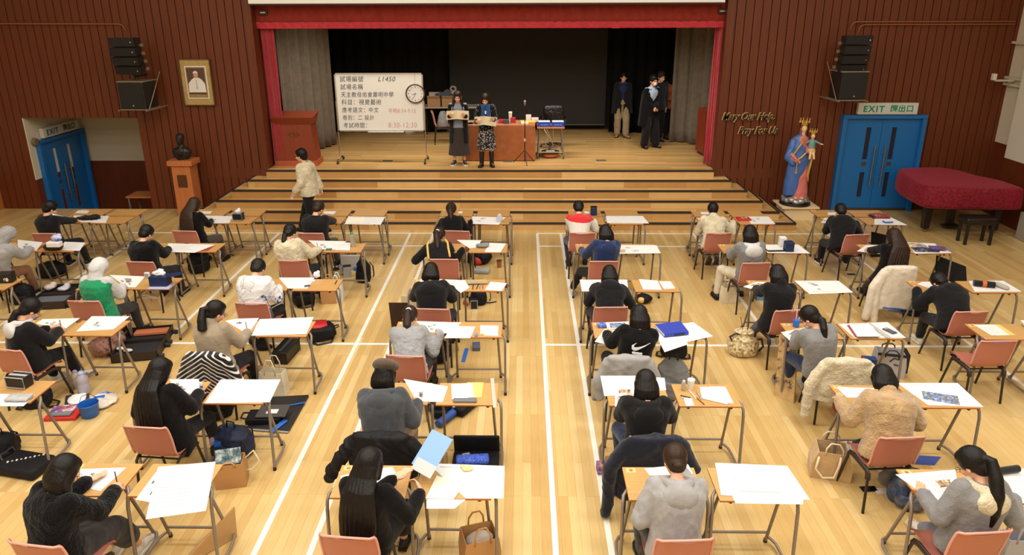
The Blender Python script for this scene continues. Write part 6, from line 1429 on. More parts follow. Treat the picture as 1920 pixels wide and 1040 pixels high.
# first row and spare row
sheet([(134.6, 415.4), (198, 418), (204.6, 404.6), (138.7, 403.8)], 'large sheet under black cloth on the far left front desk', marks='sketch')
m = MB(); m.ell((0, 0, .02), (.22, .11, .03)); m.ell((.08, .05, .03), (.1, .06, .035)); o = blob(m, 'dark_cloth', BLK2, None, .011, 2, .012, 20, loc=P(167, 410, DZ+.004)); tag(o, 'crumpled black cloth lying on the far left front desk', 'cloth')
sheet([(140, 399), (163, 400), (168, 394.6), (147, 394)], 'small white card on the spare desk before the person with white sleeve trim', 'seat_card', marks='')
sheet([(394, 419), (430, 417.5), (438, 405), (378, 404)], 'large drawing sheet beside the person with very long brown hair', marks='sketch')
sheet([(371.5, 400), (394, 400.5), (397.7, 396), (375.4, 396)], 'small white card on the spare desk before the brown-haired person', 'seat_card', marks='')
sheet([(646, 420), (713.7, 421), (722, 406.5), (653, 405.4)], 'large sheet beside the broad person in black jacket', marks='head'); sheet([(650, 417), (682, 414.5), (685, 407.5), (656, 408)], 'cream paper lying on the large sheet beside the broad person in black', z=L2, mat=CRP, marks='')
sheet([(607, 399.8), (625, 401.5), (631, 396), (607, 396)], 'small white card on the spare desk before the broad person in black', 'seat_card', marks='')
sheet([(885.4, 419.4), (935, 421), (948, 407), (885.4, 405.4)], 'large sheet beside the person with the brown ponytail', marks='sketch'); sheet([(858, 399), (866, 399.5), (868, 396), (861, 396)], 'small white card on the spare desk before the brown ponytail', 'seat_card', marks='')
sheet([(1138.5, 418), (1217, 418.6), (1205, 404.6), (1135.8, 404.6)], 'large sheet on the side desk of the person in red and white', marks='head'); sheet([(1067, 417), (1080, 419), (1085, 408), (1058, 410)], 'sheet at the left elbow of the person in red and white', marks='text')
sheet([(1097, 400), (1106, 400), (1104, 396), (1094, 396)], 'small white card on the spare desk before the red and white top', 'seat_card', marks='')
sheet([(1318, 419.5), (1328, 418), (1330, 408), (1307, 409)], 'sketch sheet left of the person in the cream top', marks='sketch', extra=[(.3, .3, .8, .8, GREYPR, 'dark_drawing')]); sheet([(1408.7, 419.5), (1454, 419.5), (1440.7, 405.6), (1398, 405.6)], 'large sheet right of the red box near the steps', marks='sketch')
sheet([(1315, 401.5), (1331, 401.5), (1331, 397), (1313, 397)], 'small white card on the spare desk before the cream top', 'seat_card', marks='')
sheet([(1539, 417), (1562, 420.5), (1566, 408), (1547, 408)], 'sketch sheet left of the person near the blue door', marks='sketch', extra=[(.3, .3, .9, .8, GREYPR, 'dark_drawing')]); sheet([(1639, 421), (1702, 422), (1668, 406), (1640, 407)], 'large sheet right of the person near the blue door', marks='head')
sheet([(1552, 402.5), (1571, 402.5), (1568, 398), (1552, 398)], 'small white card on the spare desk by the blue double door', 'seat_card', marks='')
# second row
sheet([(34, 470), (68, 470), (80, 454), (33, 449)], 'drawing in front of the person with the grey hood', marks='sketch'); sheet([(115.8, 468.7), (149.4, 470), (159.7, 454.4), (121, 453)], 'printed sheets at the right of the black bowl pouch', marks='text')
sheet([(312, 472), (365, 473.5), (404, 458.5), (315, 456)], 'large sheet right of the person in the bulky black fleece', marks='text'); sheet([(364, 472), (390, 470), (405, 458.6), (380, 460)], 'red-edged folder under the large sheet by the black fleece', 'red_folder', z=DZ+.0005, mat=newmat('red_folder', lin(150, 60, 56), .6), marks='', cat='folder', th=.0005)
sheet([(599, 467), (625, 468), (650, 452), (578, 450.4)], 'large drawing sheet reached by the person in the long cream coat', marks='sketch'); sheet([(627.5, 467.5), (656, 468.5), (657, 455), (634, 454)], 'open notebook with green page markers beside the clear bottle', 'notebook', z=L2, th=.012, marks='text', cat='notebook')
sheet([(880, 465), (895, 464), (903, 450), (856, 449.5)], 'drawing sheet left of the grey pencil pouch', marks=''); sheet([(909, 472), (938, 473), (948.7, 456.5), (917.7, 455)], 'printed paper on the right desk beside the yellow striped jacket', marks='text')
sheet([(1158.7, 475.5), (1239, 474.5), (1231, 459.5), (1153.8, 459)], 'large sheet on the side desk of the person in navy hoodie', marks='sketch')
sheet([(1368, 477), (1389, 477), (1400, 463), (1362, 466)], 'paper under the left arm of the person in grey hoodie with white lining', marks=''); sheet([(1439, 474), (1519, 474.8), (1497, 458.3), (1435, 458.3)], 'large white sheet under the black folder on the right', marks='')
sheet([(1606.5, 470.8), (1650.8, 476), (1662, 460), (1624, 459)], 'drawings left of the person with long dark hair', marks='sketch', extra=[(.2, .3, .7, .7, BRPR, 'coloured_drawing')]); sheet([(1716, 475.5), (1785, 474), (1752, 456), (1700, 454)], 'large sheet under printed magazines on the right', marks='')
# third row
sheet([(238, 538), (254.4, 538.4), (272, 518), (205, 515)], 'drawing beneath the right arm of the person in green vest', marks='sketch', extra=[(.35, .4, .6, .75, GREYPR, 'dark_drawing')])
sheet([(540, 540.6), (576.4, 540.6), (590, 520), (522.5, 520)], 'white sheet at the right of the printed white hoodie', marks='head')
sheet([(772, 544), (800, 545), (830, 523), (790, 522)], 'paper at the left elbow of the person in loose black hooded jacket', marks=''); sheet([(864, 549), (880, 539), (872, 525), (834, 523.5)], 'paper right of the person in loose black hooded jacket', marks='text')
sheet([(909, 543), (940.6, 545), (950.5, 530.5), (920, 528)], 'white printed sheet at the front right of the desk with beige pencil case', marks='text')
sheet([(1091, 546), (1178, 544), (1176, 524), (1087, 524)], 'large sheet under the arms of the person with the straight bob', marks='head'); sheet([(1205.8, 542), (1240.8, 543), (1232.7, 525.6), (1197.7, 523)], 'printed stack of papers on the desk right of the straight bob', z=L2, th=.006, marks='text'); sheet([(1245, 541.5), (1266.7, 540.4), (1257, 527), (1235.4, 527)], 'small printed sheet beside the stack right of the straight bob', marks='text')
sheet([(1393, 537), (1429.6, 547.6), (1447, 529.5), (1420, 528)], 'sketch with dark shading left of the black sweater', marks='sketch', extra=[(.25, .4, .75, .8, BRPR, 'shaded_drawing')]); sheet([(1518, 551), (1600, 548), (1572, 526), (1489, 526)], 'large printed sheet on the desk right of the black sweater and jeans', marks=('head', 'sketch'))
sheet([(1719, 532), (1745, 541), (1765, 529), (1730, 528)], 'paper under the left sleeve of the bent black hoodie', marks=''); sheet([(1827.7, 546.5), (1916, 546.5), (1881.5, 526), (1816, 526.5)], 'large sheet beneath the black pen roll', marks='text')
# fourth row
sheet([(142.7, 621), (212.7, 617), (243.5, 592.5), (172, 592.5)], 'large printed sheet on the desk right of the lilac mask', marks=('head', 'sketch')); sheet([(67, 606), (120, 618), (150, 596), (80, 598)], 'drawing under the hands of the person with the lilac mask', marks='sketch')
sheet([(470.8, 629), (574.4, 625.7), (588, 594), (487, 598)], 'large printed sheet right of the person in the beige sweater', marks='head', z=L2); sheet([(422, 601), (465, 627), (485.6, 596), (446.5, 597)], 'drawing under the hand of the person in the beige sweater', marks='sketch')
sheet([(800, 622), (843, 625), (865, 604.5), (780, 601.5)], 'drawing in front of the pale grey sweater', marks='sketch'); sheet([(832.7, 633.5), (881.7, 633.5), (891.4, 612), (848.9, 610.5)], 'second large sheet right of the pale grey sweater', z=L2, marks=''); sheet([(900, 628), (933.7, 629.5), (935, 610), (900.6, 609.5)], 'printed notice with letterhead on the desk right of pale grey sweater', marks='text')
sheet([(1115, 640), (1135, 645), (1156, 618), (1134, 616)], 'plain sheet at the left of the swoosh hoodie', marks=''); sheet([(1139.6, 617), (1177, 613.8), (1178.7, 602.5), (1135.6, 604)], 'blue printed picture sheet left of the swoosh hoodie', z=L2, marks='', extra=[(.15, .15, .85, .85, COLP, 'blue_picture')])
sheet([(1246, 660), (1290, 645), (1276, 620), (1225, 618)], 'lower large sheet overhanging the desk under the blue binder', marks=''); sheet([(1250, 649), (1337, 630), (1299.8, 603.6), (1223, 615)], 'upper large sheet beneath the blue binder', z=L2, marks='head')
sheet([(1464, 622.5), (1495, 652), (1512, 646), (1508, 614)], 'sketch sheet overhanging the desk at the left of the grey cardigan', marks='sketch', z=L2, extra=[(.3, .55, .8, .85, GREYPR, 'shaded_drawing')]); sheet([(1602.7, 633), (1699, 633), (1664, 603.5), (1572, 607)], 'large sheet under red and blue pads right of the grey cardigan', marks='head')
sheet([(1858.5, 628.5), (1893, 628), (1866, 608.5), (1826, 608.5)], 'printed sheets on top of the yellow folder at the right edge', z=L2, marks='text'); sheet([(1868, 629), (1904.6, 628), (1873.8, 608), (1850, 608)], 'yellow folder on the desk beside the empty chair', 'yellow_folder', mat=YELF, marks='', cat='folder')
sheet([(1925, 612), (1960, 612), (1940, 600), (1913, 600)], 'white sheet cut off by the right edge of the picture', marks='')
# fifth row
sheet([(0, 761), (44, 761), (65.4, 740), (0, 738)], 'white sheets at the left edge under a clear plastic bag', marks=''); sheet([(384, 755.7), (505.8, 753.6), (526, 711), (414, 711)], 'large printed sheet on the desk right of the very long black hair', marks='head')
sheet([(330, 738), (380, 737), (372, 710), (318, 711)], 'drawing under the hand of the person in loose black coat', marks='sketch'); 
sheet([(781.5, 752), (830, 753.4), (840, 724), (757, 710)], 'large sheet with sketches right of the flat cap', marks=('text', 'sketch')); sheet([(847.5, 748.5), (889, 744), (885, 717.5), (845.6, 720)], 'printed notice on the yellow folder right of the flat cap', z=L3, marks='text'); sheet([(866, 745), (903, 745), (907, 716.5), (876, 716.5)], 'yellow folder on the desk right of the flat cap', 'yellow_folder', z=L2, mat=YELF, marks='', cat='folder')
sheet([(1133, 742), (1196, 739), (1192, 704), (1125.6, 704)], 'large printed sheet left of the black hoodie with navy jacket', marks='head'); sheet([(1153, 762), (1185, 758), (1190, 728), (1153, 728)], 'sheet of animal pictures left of the black hoodie', z=L2, marks='', extra=[(.2, .7, .8, .95, BRPR, 'animal_picture'), (.15, .2, .5, .55, GREYPR, 'animal_picture'), (.7, .25, .95, .55, GREYPR, 'animal_picture')])
sheet([(1228, 732), (1249, 731), (1246, 708), (1228, 707)], 'narrow sheet right of the hooded person in black', marks=''); sheet([(1316, 745.8), (1364.5, 757.5), (1359, 725.5), (1311.4, 724.5)], 'stack of white papers on the desk right of the black hoodie', z=L2, th=.008, marks='text'); sheet([(1340, 752), (1376, 756), (1360, 724.5), (1330, 724)], 'lower sheet of the paper stack right of the black hoodie', marks=''); sheet([(1287, 761), (1302, 760), (1296, 745), (1281, 745)], 'small white slip among the pens right of the black hoodie', marks='', th=.001)
sheet([(1588, 745), (1628, 745), (1640, 727), (1568, 725)], 'drawing under the arms of the tan teddy jacket', marks=''); sheet([(1740, 759), (1844, 762.5), (1795.4, 717.5), (1682.7, 717.5)], 'large sheet on the desk right of the tan teddy jacket', marks='head'); sheet([(1730, 747.5), (1802, 760), (1797, 742), (1726.8, 732)], 'blue coloured artwork print right of the tan teddy jacket', z=L2, marks='', extra=[(0.02, .02, .98, .98, COLP, 'artwork_print')])
# front row
sheet([(149.4, 912), (188.5, 920), (237, 876), (150.8, 879)], 'pencil drawing under the hand of the person in the fluffy black coat', marks='sketch'); sheet([(254, 936), (300, 944), (330, 880), (292, 885)], 'lower sketch sheet at the left of the side desk at bottom left', marks='sketch'); sheet([(273, 973), (386, 957), (404, 865), (296, 875)], 'large curling sheet overhanging the desk at the bottom left', z=L2, marks='text')
sheet([(644.8, 923), (662, 922), (662, 886.5), (638, 892)], 'white sheet left of the person with the light blue folder', marks=''); sheet([(712, 931), (749.8, 898), (736, 875), (685, 880)], 'sheet with a pen on it before the light blue folder', marks='text')
sheet([(873.7, 934), (944, 934), (946, 873), (802, 868)], 'largest printed sheet on the front desk right of the light blue folder', marks='head'); sheet([(799.6, 953), (852, 953), (873, 936), (799.6, 935)], 'lowest white sheets overhanging the front edge below cream paper', z=DZ+.0025, marks=''); sheet([(798, 934), (850.8, 935), (872, 906), (818.5, 891)], 'cream paper on top of the sheets at the front desk', z=L3, mat=CRP, marks='')
sheet([(1218, 891), (1300, 888), (1290, 870), (1208, 877.5)], 'papers in front of the light grey hoodie with brown bun', marks='text', th=.004); sheet([(1379, 943), (1505.7, 945), (1507, 922), (1369.7, 922)], 'lower large sheet overhanging the front desk at right of the bun', marks=''); sheet([(1352, 928), (1519, 936.5), (1476, 873), (1340.6, 867)], 'upper large sheet on the front desk right of the bun', z=L2, marks=''); sheet([(1390, 919), (1463, 922), (1444, 888), (1376, 888)], 'printed paper pad on top of the large front sheets', 'paper_pad', z=L3, th=.009, marks='text', cat='paper')
sheet([(1678.8, 889), (1751, 940), (1800, 930), (1791, 880)], 'drawing with coloured figures left of the cream hood', marks=('text',), extra=[(.35, .55, .6, .85, BRPR, 'coloured_figure')]); sheet([(1880, 943), (1960, 943), (1930, 878), (1850, 878)], 'large printed sheet at the bottom right corner', marks=('head', 'text'))
def item(name, px, z, lab, cat, fn, rz=0, floor=False):
    q = P(px[0], px[1], z); r = empty(name, q, R(rz), lab, cat); fn(r); return r
def bx(w_, d_, h_, mat, lid=None, name='box_body'):
    def f(r):
        b = MB(); b.rbox((0, 0, h_/2), (w_, d_, h_), min(.012, h_*.2)); b.build(name, mat, r)
        if lid: b = MB(); b.rbox((0, 0, h_+.003), (w_*1.01, d_*1.01, .006), .002); b.build('lid', lid, r)
    return f
NAVYB = newmat('navy_box', lin(22, 38, 78), .5); BLKB = newmat('black_box', lin(20, 20, 22), .45); PIPEW = newmat('pale_piping', lin(170, 170, 170), .5); BLUEP = newmat('blue_plastic', lin(40, 104, 196), .35)
TIS = cloth('tissue', lin(232, 234, 238)); CLEAR = newmat('clear_plastic', (.86, .9, .92), .12); CLEAR.node_tree.nodes['Principled BSDF'].inputs['Transmission Weight'].default_value = .85; CLEAR.node_tree.nodes['Principled BSDF'].inputs['IOR'].default_value = 1.15
GRC = newmat('green_cap', lin(26, 166, 116), .4); LILAC = newmat('lilac_bottle', lin(160, 146, 196), .35)
def pencase(w_, d_, h_, mat=BLKB):
    def f(r):
        b = MB(); b.rbox((0, 0, h_/2), (w_, d_, h_), .012); b.build('case_body', mat, r)
        for sy in (-1, 1):
            b = MB(); pts = [(-w_/2, sy*d_/2, .01), (w_/2, sy*d_/2, .01), (w_/2, sy*d_/2, h_), (-w_/2, sy*d_/2, h_), (-w_/2, sy*d_/2, .01)]; b.tube(pts, .006, 6); b.build('piping', PIPEW, r)
        b = MB(); b.box((0, 0, h_+.002), (w_*.96, .03, .004)); b.build('zip', PIPEW, r)
    return f
def tissue(r, z, w_=.08):
    m = MB(); m.ell((0, 0, z+.03), (w_, .035, .04)); m.ell((.02, .01, z+.06), (w_*.5, .02, .035)); blob(m, 'tissue', TIS, r, .008, 1, .010, 40)
it = item('tissue_box', (448, 412), DZ+.004, 'black box with tissue standing on the second front desk', 'box', pencase(.16, .14, .13), 0); tissue(it, .12, .05)
it = item('zip_pouch', (101, 468), DZ+.001, 'round black zip pouch on the second row left desk', 'pouch', lambda r: blob((lambda m: (m.ell((0, 0, .05), (.155, .10, .055)), m)[1])(MB()), 'pouch_body', newmat('black_leather', (0, 0, 0)), r, .01, 2, .003))
it = item('tissue_pack', (103, 462), DZ+.10, 'white tissue pack lying on the round black pouch', 'tissues', bx(.20, .10, .08, WCT, None, 'pack_body'))
it = item('snack_bag', (107, 451), DZ+.185, 'small blue and white packet on top of the white tissue pack', 'packet', lambda r: blob((lambda m: (m.ell((0, 0, .05), (.085, .05, .05)), m.ell((.04, .0, .09), (.04, .03, .03)), m)[2])(MB()), 'packet_body', blotch('blue_white_pack', (.5, .5, .8), [lin(226, 228, 240), lin(200, 206, 236), lin(80, 90, 200)], 18), r, .01, 1, .008, 30))
it = item('storage_box', (302, 533), DZ+.02, 'open navy box with lid raised and tissues on the third row desk', 'box', lambda r: (MB().box((0, 0, .065), (.23, .15, .13)).build('box_body', NAVYB, r), MB().box((.20, .02, .135), (.17, .15, .008), rot=Matrix.Rotation(R(-8), 3, 'Y')).build('open_lid', NAVYB, r))); tissue(it, .13, .09)
it = item('pencil_tray', (303, 538), DZ+.001, 'clear lilac pencil tray under the navy box', 'tray', bx(.28, .18, .018, newmat('lilac_clear', lin(190, 186, 214), .3), None, 'tray'))
it = item('white_case', (277, 521), DZ+.001, 'small white case standing left of the navy box', 'box', bx(.07, .04, .085, newmat('case_white', lin(206, 208, 204), .5), None)); b = MB(); b.box((0, -.021, .045), (.045, .003, .05)); b.build('grey_panel', newmat('grey_panel', lin(140, 144, 146), .5), it)
it = item('pencil_case', (14, 528), DZ+.001, 'black zip pouch with white printed figures at the left edge', 'pencil case', bx(.19, .12, .14, BLKB, None, 'case_body'), 8)
text_mesh('60', .062, 'printed_number', newmat('number_white', (.8, .8, .8), .5), it, .001, weight=.003, align='CENTER', M=Matrix.Translation((.02, -.0615, .03)) @ FRONT)
it = item('pencil_case', (39, 723), DZ+.004, 'black pencil box with pale piping at the left edge, fifth row', 'pencil case', pencase(.20, .12, .12), -8)
it = item('plastic_bag', (36, 748), DZ+.004, 'clear grey plastic pouch lying on the sheets at the left edge', 'pouch', lambda r: blob((lambda m: (m.box((0, 0, .02), (.22, .12, .03)), m)[1])(MB()), 'pouch_body', newmat('grey_clear', lin(176, 178, 180), .25), r, .009, 2, .006, 26))
it = item('glue_stick', (377.5, 727), DZ+.001, 'small blue and white glue stick on the desk beside the long black hair', 'glue stick', lambda r: (MB().cyl((0, 0, 0), (0, 0, .06), .014, n=14).build('tube', WCT, r, smooth=True, sharp=40), MB().cyl((0, 0, .0), (0, 0, .03), .0155, n=14).build('blue_cap', BLUEP, r, smooth=True, sharp=40)))
def bottle(r_, h_, body, cap, capw=None):
    def f(r):
        b = MB(); b.loft([b.ell_ring((0, 0, z), a*r_, a*r_, 18) for z, a in ((0, .9), (.01, 1), (h_*.45, 1), (h_*.5, .94), (h_*.55, 1), (h_*.72, 1), (h_*.86, .5), (h_*.88, .45))]); b.build('bottle_body', body, r, smooth=True, sharp=60)
        b = MB(); b.loft([b.ell_ring((0, 0, z), a*r_, a*r_, 14) for z, a in ((h_*.86, .55), (h_*.92, .6), (h_*.96, .5), (h_, .2))]); b.build('cap', cap, r, smooth=True, sharp=60)
    return f
PETM = newmat('pet_bottle', lin(206, 204, 190), .15); PETM.node_tree.nodes['Principled BSDF'].inputs['Transmission Weight'].default_value = .6; PETM.node_tree.nodes['Principled BSDF'].inputs['IOR'].default_value = 1.2
item('water_bottle', (662, 462), DZ+.001, 'clear bottle with green cap on the desk of the long cream coat', 'bottle', bottle(.034, .24, PETM, GRC))
item('water_bottle', (1115, 748), 0, 'clear bottle with green cap standing on the floor by the white line', 'bottle', bottle(.036, .26, PETM, GRC))
item('pen_tray', (617, 468), DZ+.004, 'small blue and green pencil pouch at the edge of the notebook', 'pencil case', bx(.09, .04, .02, newmat('teal_case', lin(70, 130, 140), .5), None))
item('pencil_case', (905, 463), DZ+.003, 'grey pencil pouch on the desk beside the yellow striped jacket', 'pencil case', lambda r: blob((lambda m: (m.cap((-.07, -.02, .03), (.07, .05, .03), .035, .03), m.ell((0, .0, .03), (.1, .06, .03)), m)[2])(MB()), 'pouch_body', cloth('grey_pouch', lin(130, 130, 132)), r, .009, 2, .004, 20))
item('folded_envelope', (919, 470), DZ+.003, 'white folded envelope hanging at the front of the right desk', 'envelope', bx(.15, .06, .008, PAPER, None, 'envelope'))
item('pencil_case', (895, 531), DZ+.003, 'open beige pencil case with yellow contents, third row centre desk', 'pencil case', lambda r: (blob((lambda m: (m.box((0, 0, .018), (.26, .10, .035)), m)[1])(MB()), 'pouch_body', cloth('beige_canvas', lin(168, 156, 132)), r, .01, 2, .005, 20), MB().box((.04, .0, .040), (.14, .05, .006)).build('yellow_content', newmat('ochre', lin(214, 168, 76), .6), r)), 6)
def pens(lst):
    for i, (x0, y0, x1, y1, mat, lab) in enumerate(lst):
        a = P(x0, y0, DZ+.008); c = P(x1, y1, DZ+.008); b = MB(); b.cyl((a-a), (c-a), .005, n=8); b.cyl((c-a)*1.0, (c-a)*1.1, .005, .001, 8); tag(b.build('pen', mat, smooth=True, sharp=40, loc=a), lab, 'pen')
PK = newmat('pink_pen', lin(196, 60, 84), .5); BP = newmat('black_pen', lin(24, 24, 28), .4); SP2 = newmat('silver_pen', lin(170, 168, 170), .35, .4); WPN = newmat('white_pen', lin(222, 222, 226), .4); BRP = newmat('brown_pencil', lin(130, 80, 50), .5)
pens([(886, 542, 888, 531, BP, 'leftmost black pen in front of the open beige pencil case'), (893, 541, 897, 533, BP, 'second black pen in front of the open beige pencil case'), (905, 540, 906, 530, PK, 'pink pen in front of the open beige pencil case'), (898, 540, 902, 532, SP2, 'silver pen between the black and pink pens, third row centre'),
 (713.5, 905.4, 731, 905.8, WPN, 'white-bodied pen lying on the sheet before the blue folder'), (731, 905.8, 743, 906.7, BP, 'black pen end lying on the sheet before the blue folder'),
 (1276, 741, 1294, 745, BP, 'black marker among the pens right of the black hoodie'), (1278, 744, 1292, 750, WPN, 'thick white marker among the pens right of the black hoodie'), (1292, 731, 1305, 747, WPN, 'long white brush handle pointing to the paper stack'), (1305, 733, 1314, 747, SP2, 'grey metal pen beside the paper stack'), (1306, 745, 1320, 757, BRP, 'brown pencil touching the paper stack'),
 (632, 517+8, 628, 532, BP, 'black pen on the white sheet right of the printed hoodie')])
item('eraser', (893, 629), DZ+.001, 'small blue and white eraser beside the printed notice', 'eraser', bx(.03, .06, .018, newmat('blue_eraser', lin(120, 130, 200), .5), None)); item('sharpener', (904, 627), DZ+.003, 'small yellow eraser on the printed notice', 'eraser', bx(.04, .03, .012, newmat('yellow_eraser', lin(230, 190, 110), .5), None))
item('correction_pen', (584, 528), DZ+.001, 'white glue bottle lying on the desk right of the printed hoodie', 'glue', bx(.10, .035, .025, WCT, None)); item('pen_cluster', (576, 537), DZ+.001, 'small grey metal sharpener on the desk right of the printed hoodie', 'sharpener', bx(.07, .035, .02, newmat('metal_grey', lin(110, 116, 130), .35, .6), None), 30)
item('crumpled_tissue', (594, 519), DZ+.001, 'crumpled white tissue at the back of the desk right of the printed hoodie', 'tissue', lambda r: tissue(r, 0, .05))
item('plastic_bottle', (937, 416), DZ+.003, 'small clear plastic pouch standing on the sheet by the brown ponytail', 'pouch', lambda r: blob((lambda m: (m.loft([m.ell_ring((0, 0, z), a, a*.6, 12) for z, a in ((0, .05), (.06, .055), (.12, .04), (.15, .015))]), m)[1])(MB()), 'pouch_body', newmat('frosted', lin(190, 192, 204), .3), r, .009, 1, .006, 30))
item('tin_case', (1113, 403), DZ+.001, 'tall dark navy case standing on the desk of the red and white top', 'case', bx(.11, .09, .15, NAVYB, BLKB))
item('eraser_case', (1167, 471), DZ+.003, 'small beige printed case on the sheet right of the navy hoodie', 'case', bx(.07, .09, .02, newmat('beige_case', lin(206, 180, 136), .5), None))
item('blue_box', (1128, 612), DZ+.001, 'small blue and white packet left of the swoosh hoodie', 'packet', bx(.10, .09, .035, blotch('blue_white_box', (.5, .6, .9), [lin(206, 214, 236), lin(90, 120, 210), lin(60, 80, 170)], 24), None))
rb = item('red_case', (1394, 411.5), DZ+.003, 'red box with dark picture on the lid beside the cream top', 'box', bx(.22, .17, .03, newmat('red_box', lin(196, 44, 44), .5), None)); b = MB(); b.box((.02, 0, .031), (.12, .09, .002)); b.build('lid_picture', GREYPR, rb)
def books(r, lst):
    z = 0
    for i, (w_, d_, h_, m_, dx, rz) in enumerate(lst): pass
for i, (dx, dy, z, w_, d_, h_, mt, lab) in enumerate(((0, 0, .003, .30, .20, .015, newmat('dark_mag', lin(60, 54, 60), .4), 'dark magazine at the bottom of the pile near the blue door'), (.02, .01, .019, .26, .19, .014, newmat('red_mag', lin(190, 52, 56), .45), 'red magazine in the pile near the blue door'), (-.02, .02, .034, .22, .17, .012, blotch('mixed_mag', (.5, .4, .4), [lin(200, 190, 186), lin(160, 70, 70), lin(90, 80, 84)], 20), 'topmost magazine of the pile near the blue door'))):
    q = P(1648, 407, DZ); b = MB(); b.rbox((0, 0, h_/2), (w_, d_, h_), .002); o = b.build('magazine', mt, loc=(q.x+dx, q.y+dy, DZ+z)); o.rotation_euler.z = .15*i; tag(o, lab, 'magazine', 'magazines near the blue door')
item('blue_box', (1664, 417), DZ+.003, 'blue and white box on the sheet near the blue door', 'box', bx(.14, .09, .03, newmat('blue_box2', lin(60, 96, 190), .5), WCT), 12)
for i, (px, z, w_, d_, h_, mt, lab, rz) in enumerate((((1712, 461), .003, .34, .16, .02, blotch('mag_pale', (.7, .7, .6), [lin(230, 230, 226), lin(214, 190, 130), lin(120, 130, 160)], 16), 'pale magazine behind the others on the long-haired person\'s side desk', 8), ((1735, 469), .004, .34, .16, .02, blotch('mag_dark', (.3, .3, .4), [lin(190, 190, 200), lin(70, 72, 100), lin(40, 40, 56)], 18), 'dark magazine on the long-haired person\'s side desk', -4), ((1758, 465), .024, .22, .15, .012, blotch('mag_blue', (.3, .3, .6), [lin(150, 150, 190), lin(70, 70, 130), lin(130, 60, 70)], 18), 'violet magazine on top at the long-haired person\'s side desk', -10))):
    item('magazine', px, DZ+z, lab, 'magazine', bx(w_, d_, h_, mt, None, 'magazine_body'), rz)
b = MB(); b.box((0, 0, .002), (.035, .26, .003)); o = b.build('blue_tape', newmat('blue_tape', lin(80, 140, 226), .4), loc=P(1769, 464, DZ+.004)); o.rotation_euler.z = R(20); tag(o, 'bright blue tape strip at the right end of the magazines', 'tape')
it = item('black_folder', (1452, 468), DZ+.003, 'black folder holding white papers right of the grey hoodie', 'folder', bx(.26, .18, .012, BLKB, None, 'folder_body'), 4); b = MB(); b.rbox((-.01, .02, .02), (.24, .17, .012), .003); b.build('white_papers', PAPER, it)
it = item('pencil_box', (1478, 470), DZ+.003, 'navy zipped case standing on the sheet beside the black folder', 'case', bx(.13, .12, .15, NAVYB, None, 'case_body')); it = item('tissue_box', (1466, 461), DZ+.003, 'white tissue box behind the navy zipped case', 'box', bx(.10, .10, .15, WCT, None)); 
it = item('pen_roll', (1843, 537), DZ+.003, 'black pen roll with an orange band on the far right desk', 'pencil case', lambda r: (MB().cyl((-.11, .03, .04), (.12, -.04, .04), .042, n=16).build('roll_body', cloth('black_roll', lin(26, 26, 28)), r, smooth=True, sharp=40), MB().cyl((-.02, .002, .04), (.025, -.011, .04), .045, n=16).build('orange_band', newmat('orange_band', lin(206, 100, 50), .6), r, smooth=True, sharp=40)))
it = item('water_bottle', (1880, 541), DZ+.003, 'small clear bottle lying at the right of the black pen roll', 'bottle', lambda r: MB().tube([(-.03, .09, .03), (0, 0, .03), (.02, -.05, .03), (.03, -.07, .03)], .03, 12, radii=[.03, .03, .026, .012]).build('bottle_body', PETM, r, smooth=True, sharp=50))
# blue binder
q4 = [P(x, y, DZ+.01) for x, y in ((1246, 632), (1291, 627), (1275.6, 607), (1228, 613))]; c = (q4[0]+q4[2])/2; r = empty('binder', (c.x, c.y, DZ+.006), 0, 'thick blue ring binder on the sheets right of the white swoosh', 'binder')
bb = [Vector((p.x-c.x, p.y-c.y, 0)) for p in q4]; b = MB(); b.hexa([p*.97+Vector((0, 0, .004)) for p in bb]+[p*.97+Vector((0, 0, .036)) for p in bb]); b.build('pages', PAPER, r)
BBL = newmat('binder_blue', lin(48, 66, 170), .45); b = MB(); b.hexa(bb+[p+Vector((0, 0, .004)) for p in bb]); b.hexa([p+Vector((0, 0, .036)) for p in bb]+[p+Vector((0, 0, .041)) for p in bb]); d_ = (bb[1]-bb[0]); b.hexa([bb[0], bb[1], bb[1]+Vector((0, .008, 0)), bb[0]+Vector((0, .008, 0))]+[v+Vector((0, 0, .04)) for v in (bb[0], bb[1], bb[1]+Vector((0, .008, 0)), bb[0]+Vector((0, .008, 0)))]); b.build('binder_cover', BBL, r)
b = MB(); m_ = (bb[0]+bb[1])/2+d_*.12; b.box(m_+Vector((0, -.002, .02)), (.12, .006, .022), rot=Matrix.Rotation(math.atan2(d_.y, d_.x), 3, 'Z')); b.build('dark_label', newmat('navy_label', lin(24, 30, 70), .5), r)
# blue brush cup
r = item('brush_cup', (1492, 612), DZ+.001, 'blue plastic cup with brushes at the desk of the grey cardigan', 'cup', lambda r: MB().cyl((0, 0, 0), (0, 0, .085), .033, .042, 18).build('cup_body', BLUEP, r, smooth=True, sharp=40))
for i, (dx, dy) in enumerate(((-.05, .02), (.055, .01), (.01, .05))): b = MB(); b.cyl((dx*.2, dy*.2, .02), (dx, dy, .23), .004, n=6); b.cyl((dx, dy, .23), (dx*1.1, dy*1.1, .25), .005, .001, 6); b.build('brush', WPN if i else PK, r)
for i, (mt, dz, dx, lab) in enumerate(((newmat('red_pad', lin(186, 70, 60), .5), .004, -.012, 'red sketch pad at the bottom of the pile right of the grey cardigan'), (newmat('blue_pad', lin(70, 120, 200), .5), .014, .0, 'blue sketch pad in the pile right of the grey cardigan'), (PAPER, .024, .004, 'white paper block on top of the red and blue pads'))):
    pts = [(1606.5+dx*300, 630), (1649+dx*300, 630), (1629.6+dx*300, 605), (1592+dx*300, 609)]; sheet(pts, lab, 'sketch_pad', z=DZ+dz, th=.009, mat=mt, marks='', cat='pad')
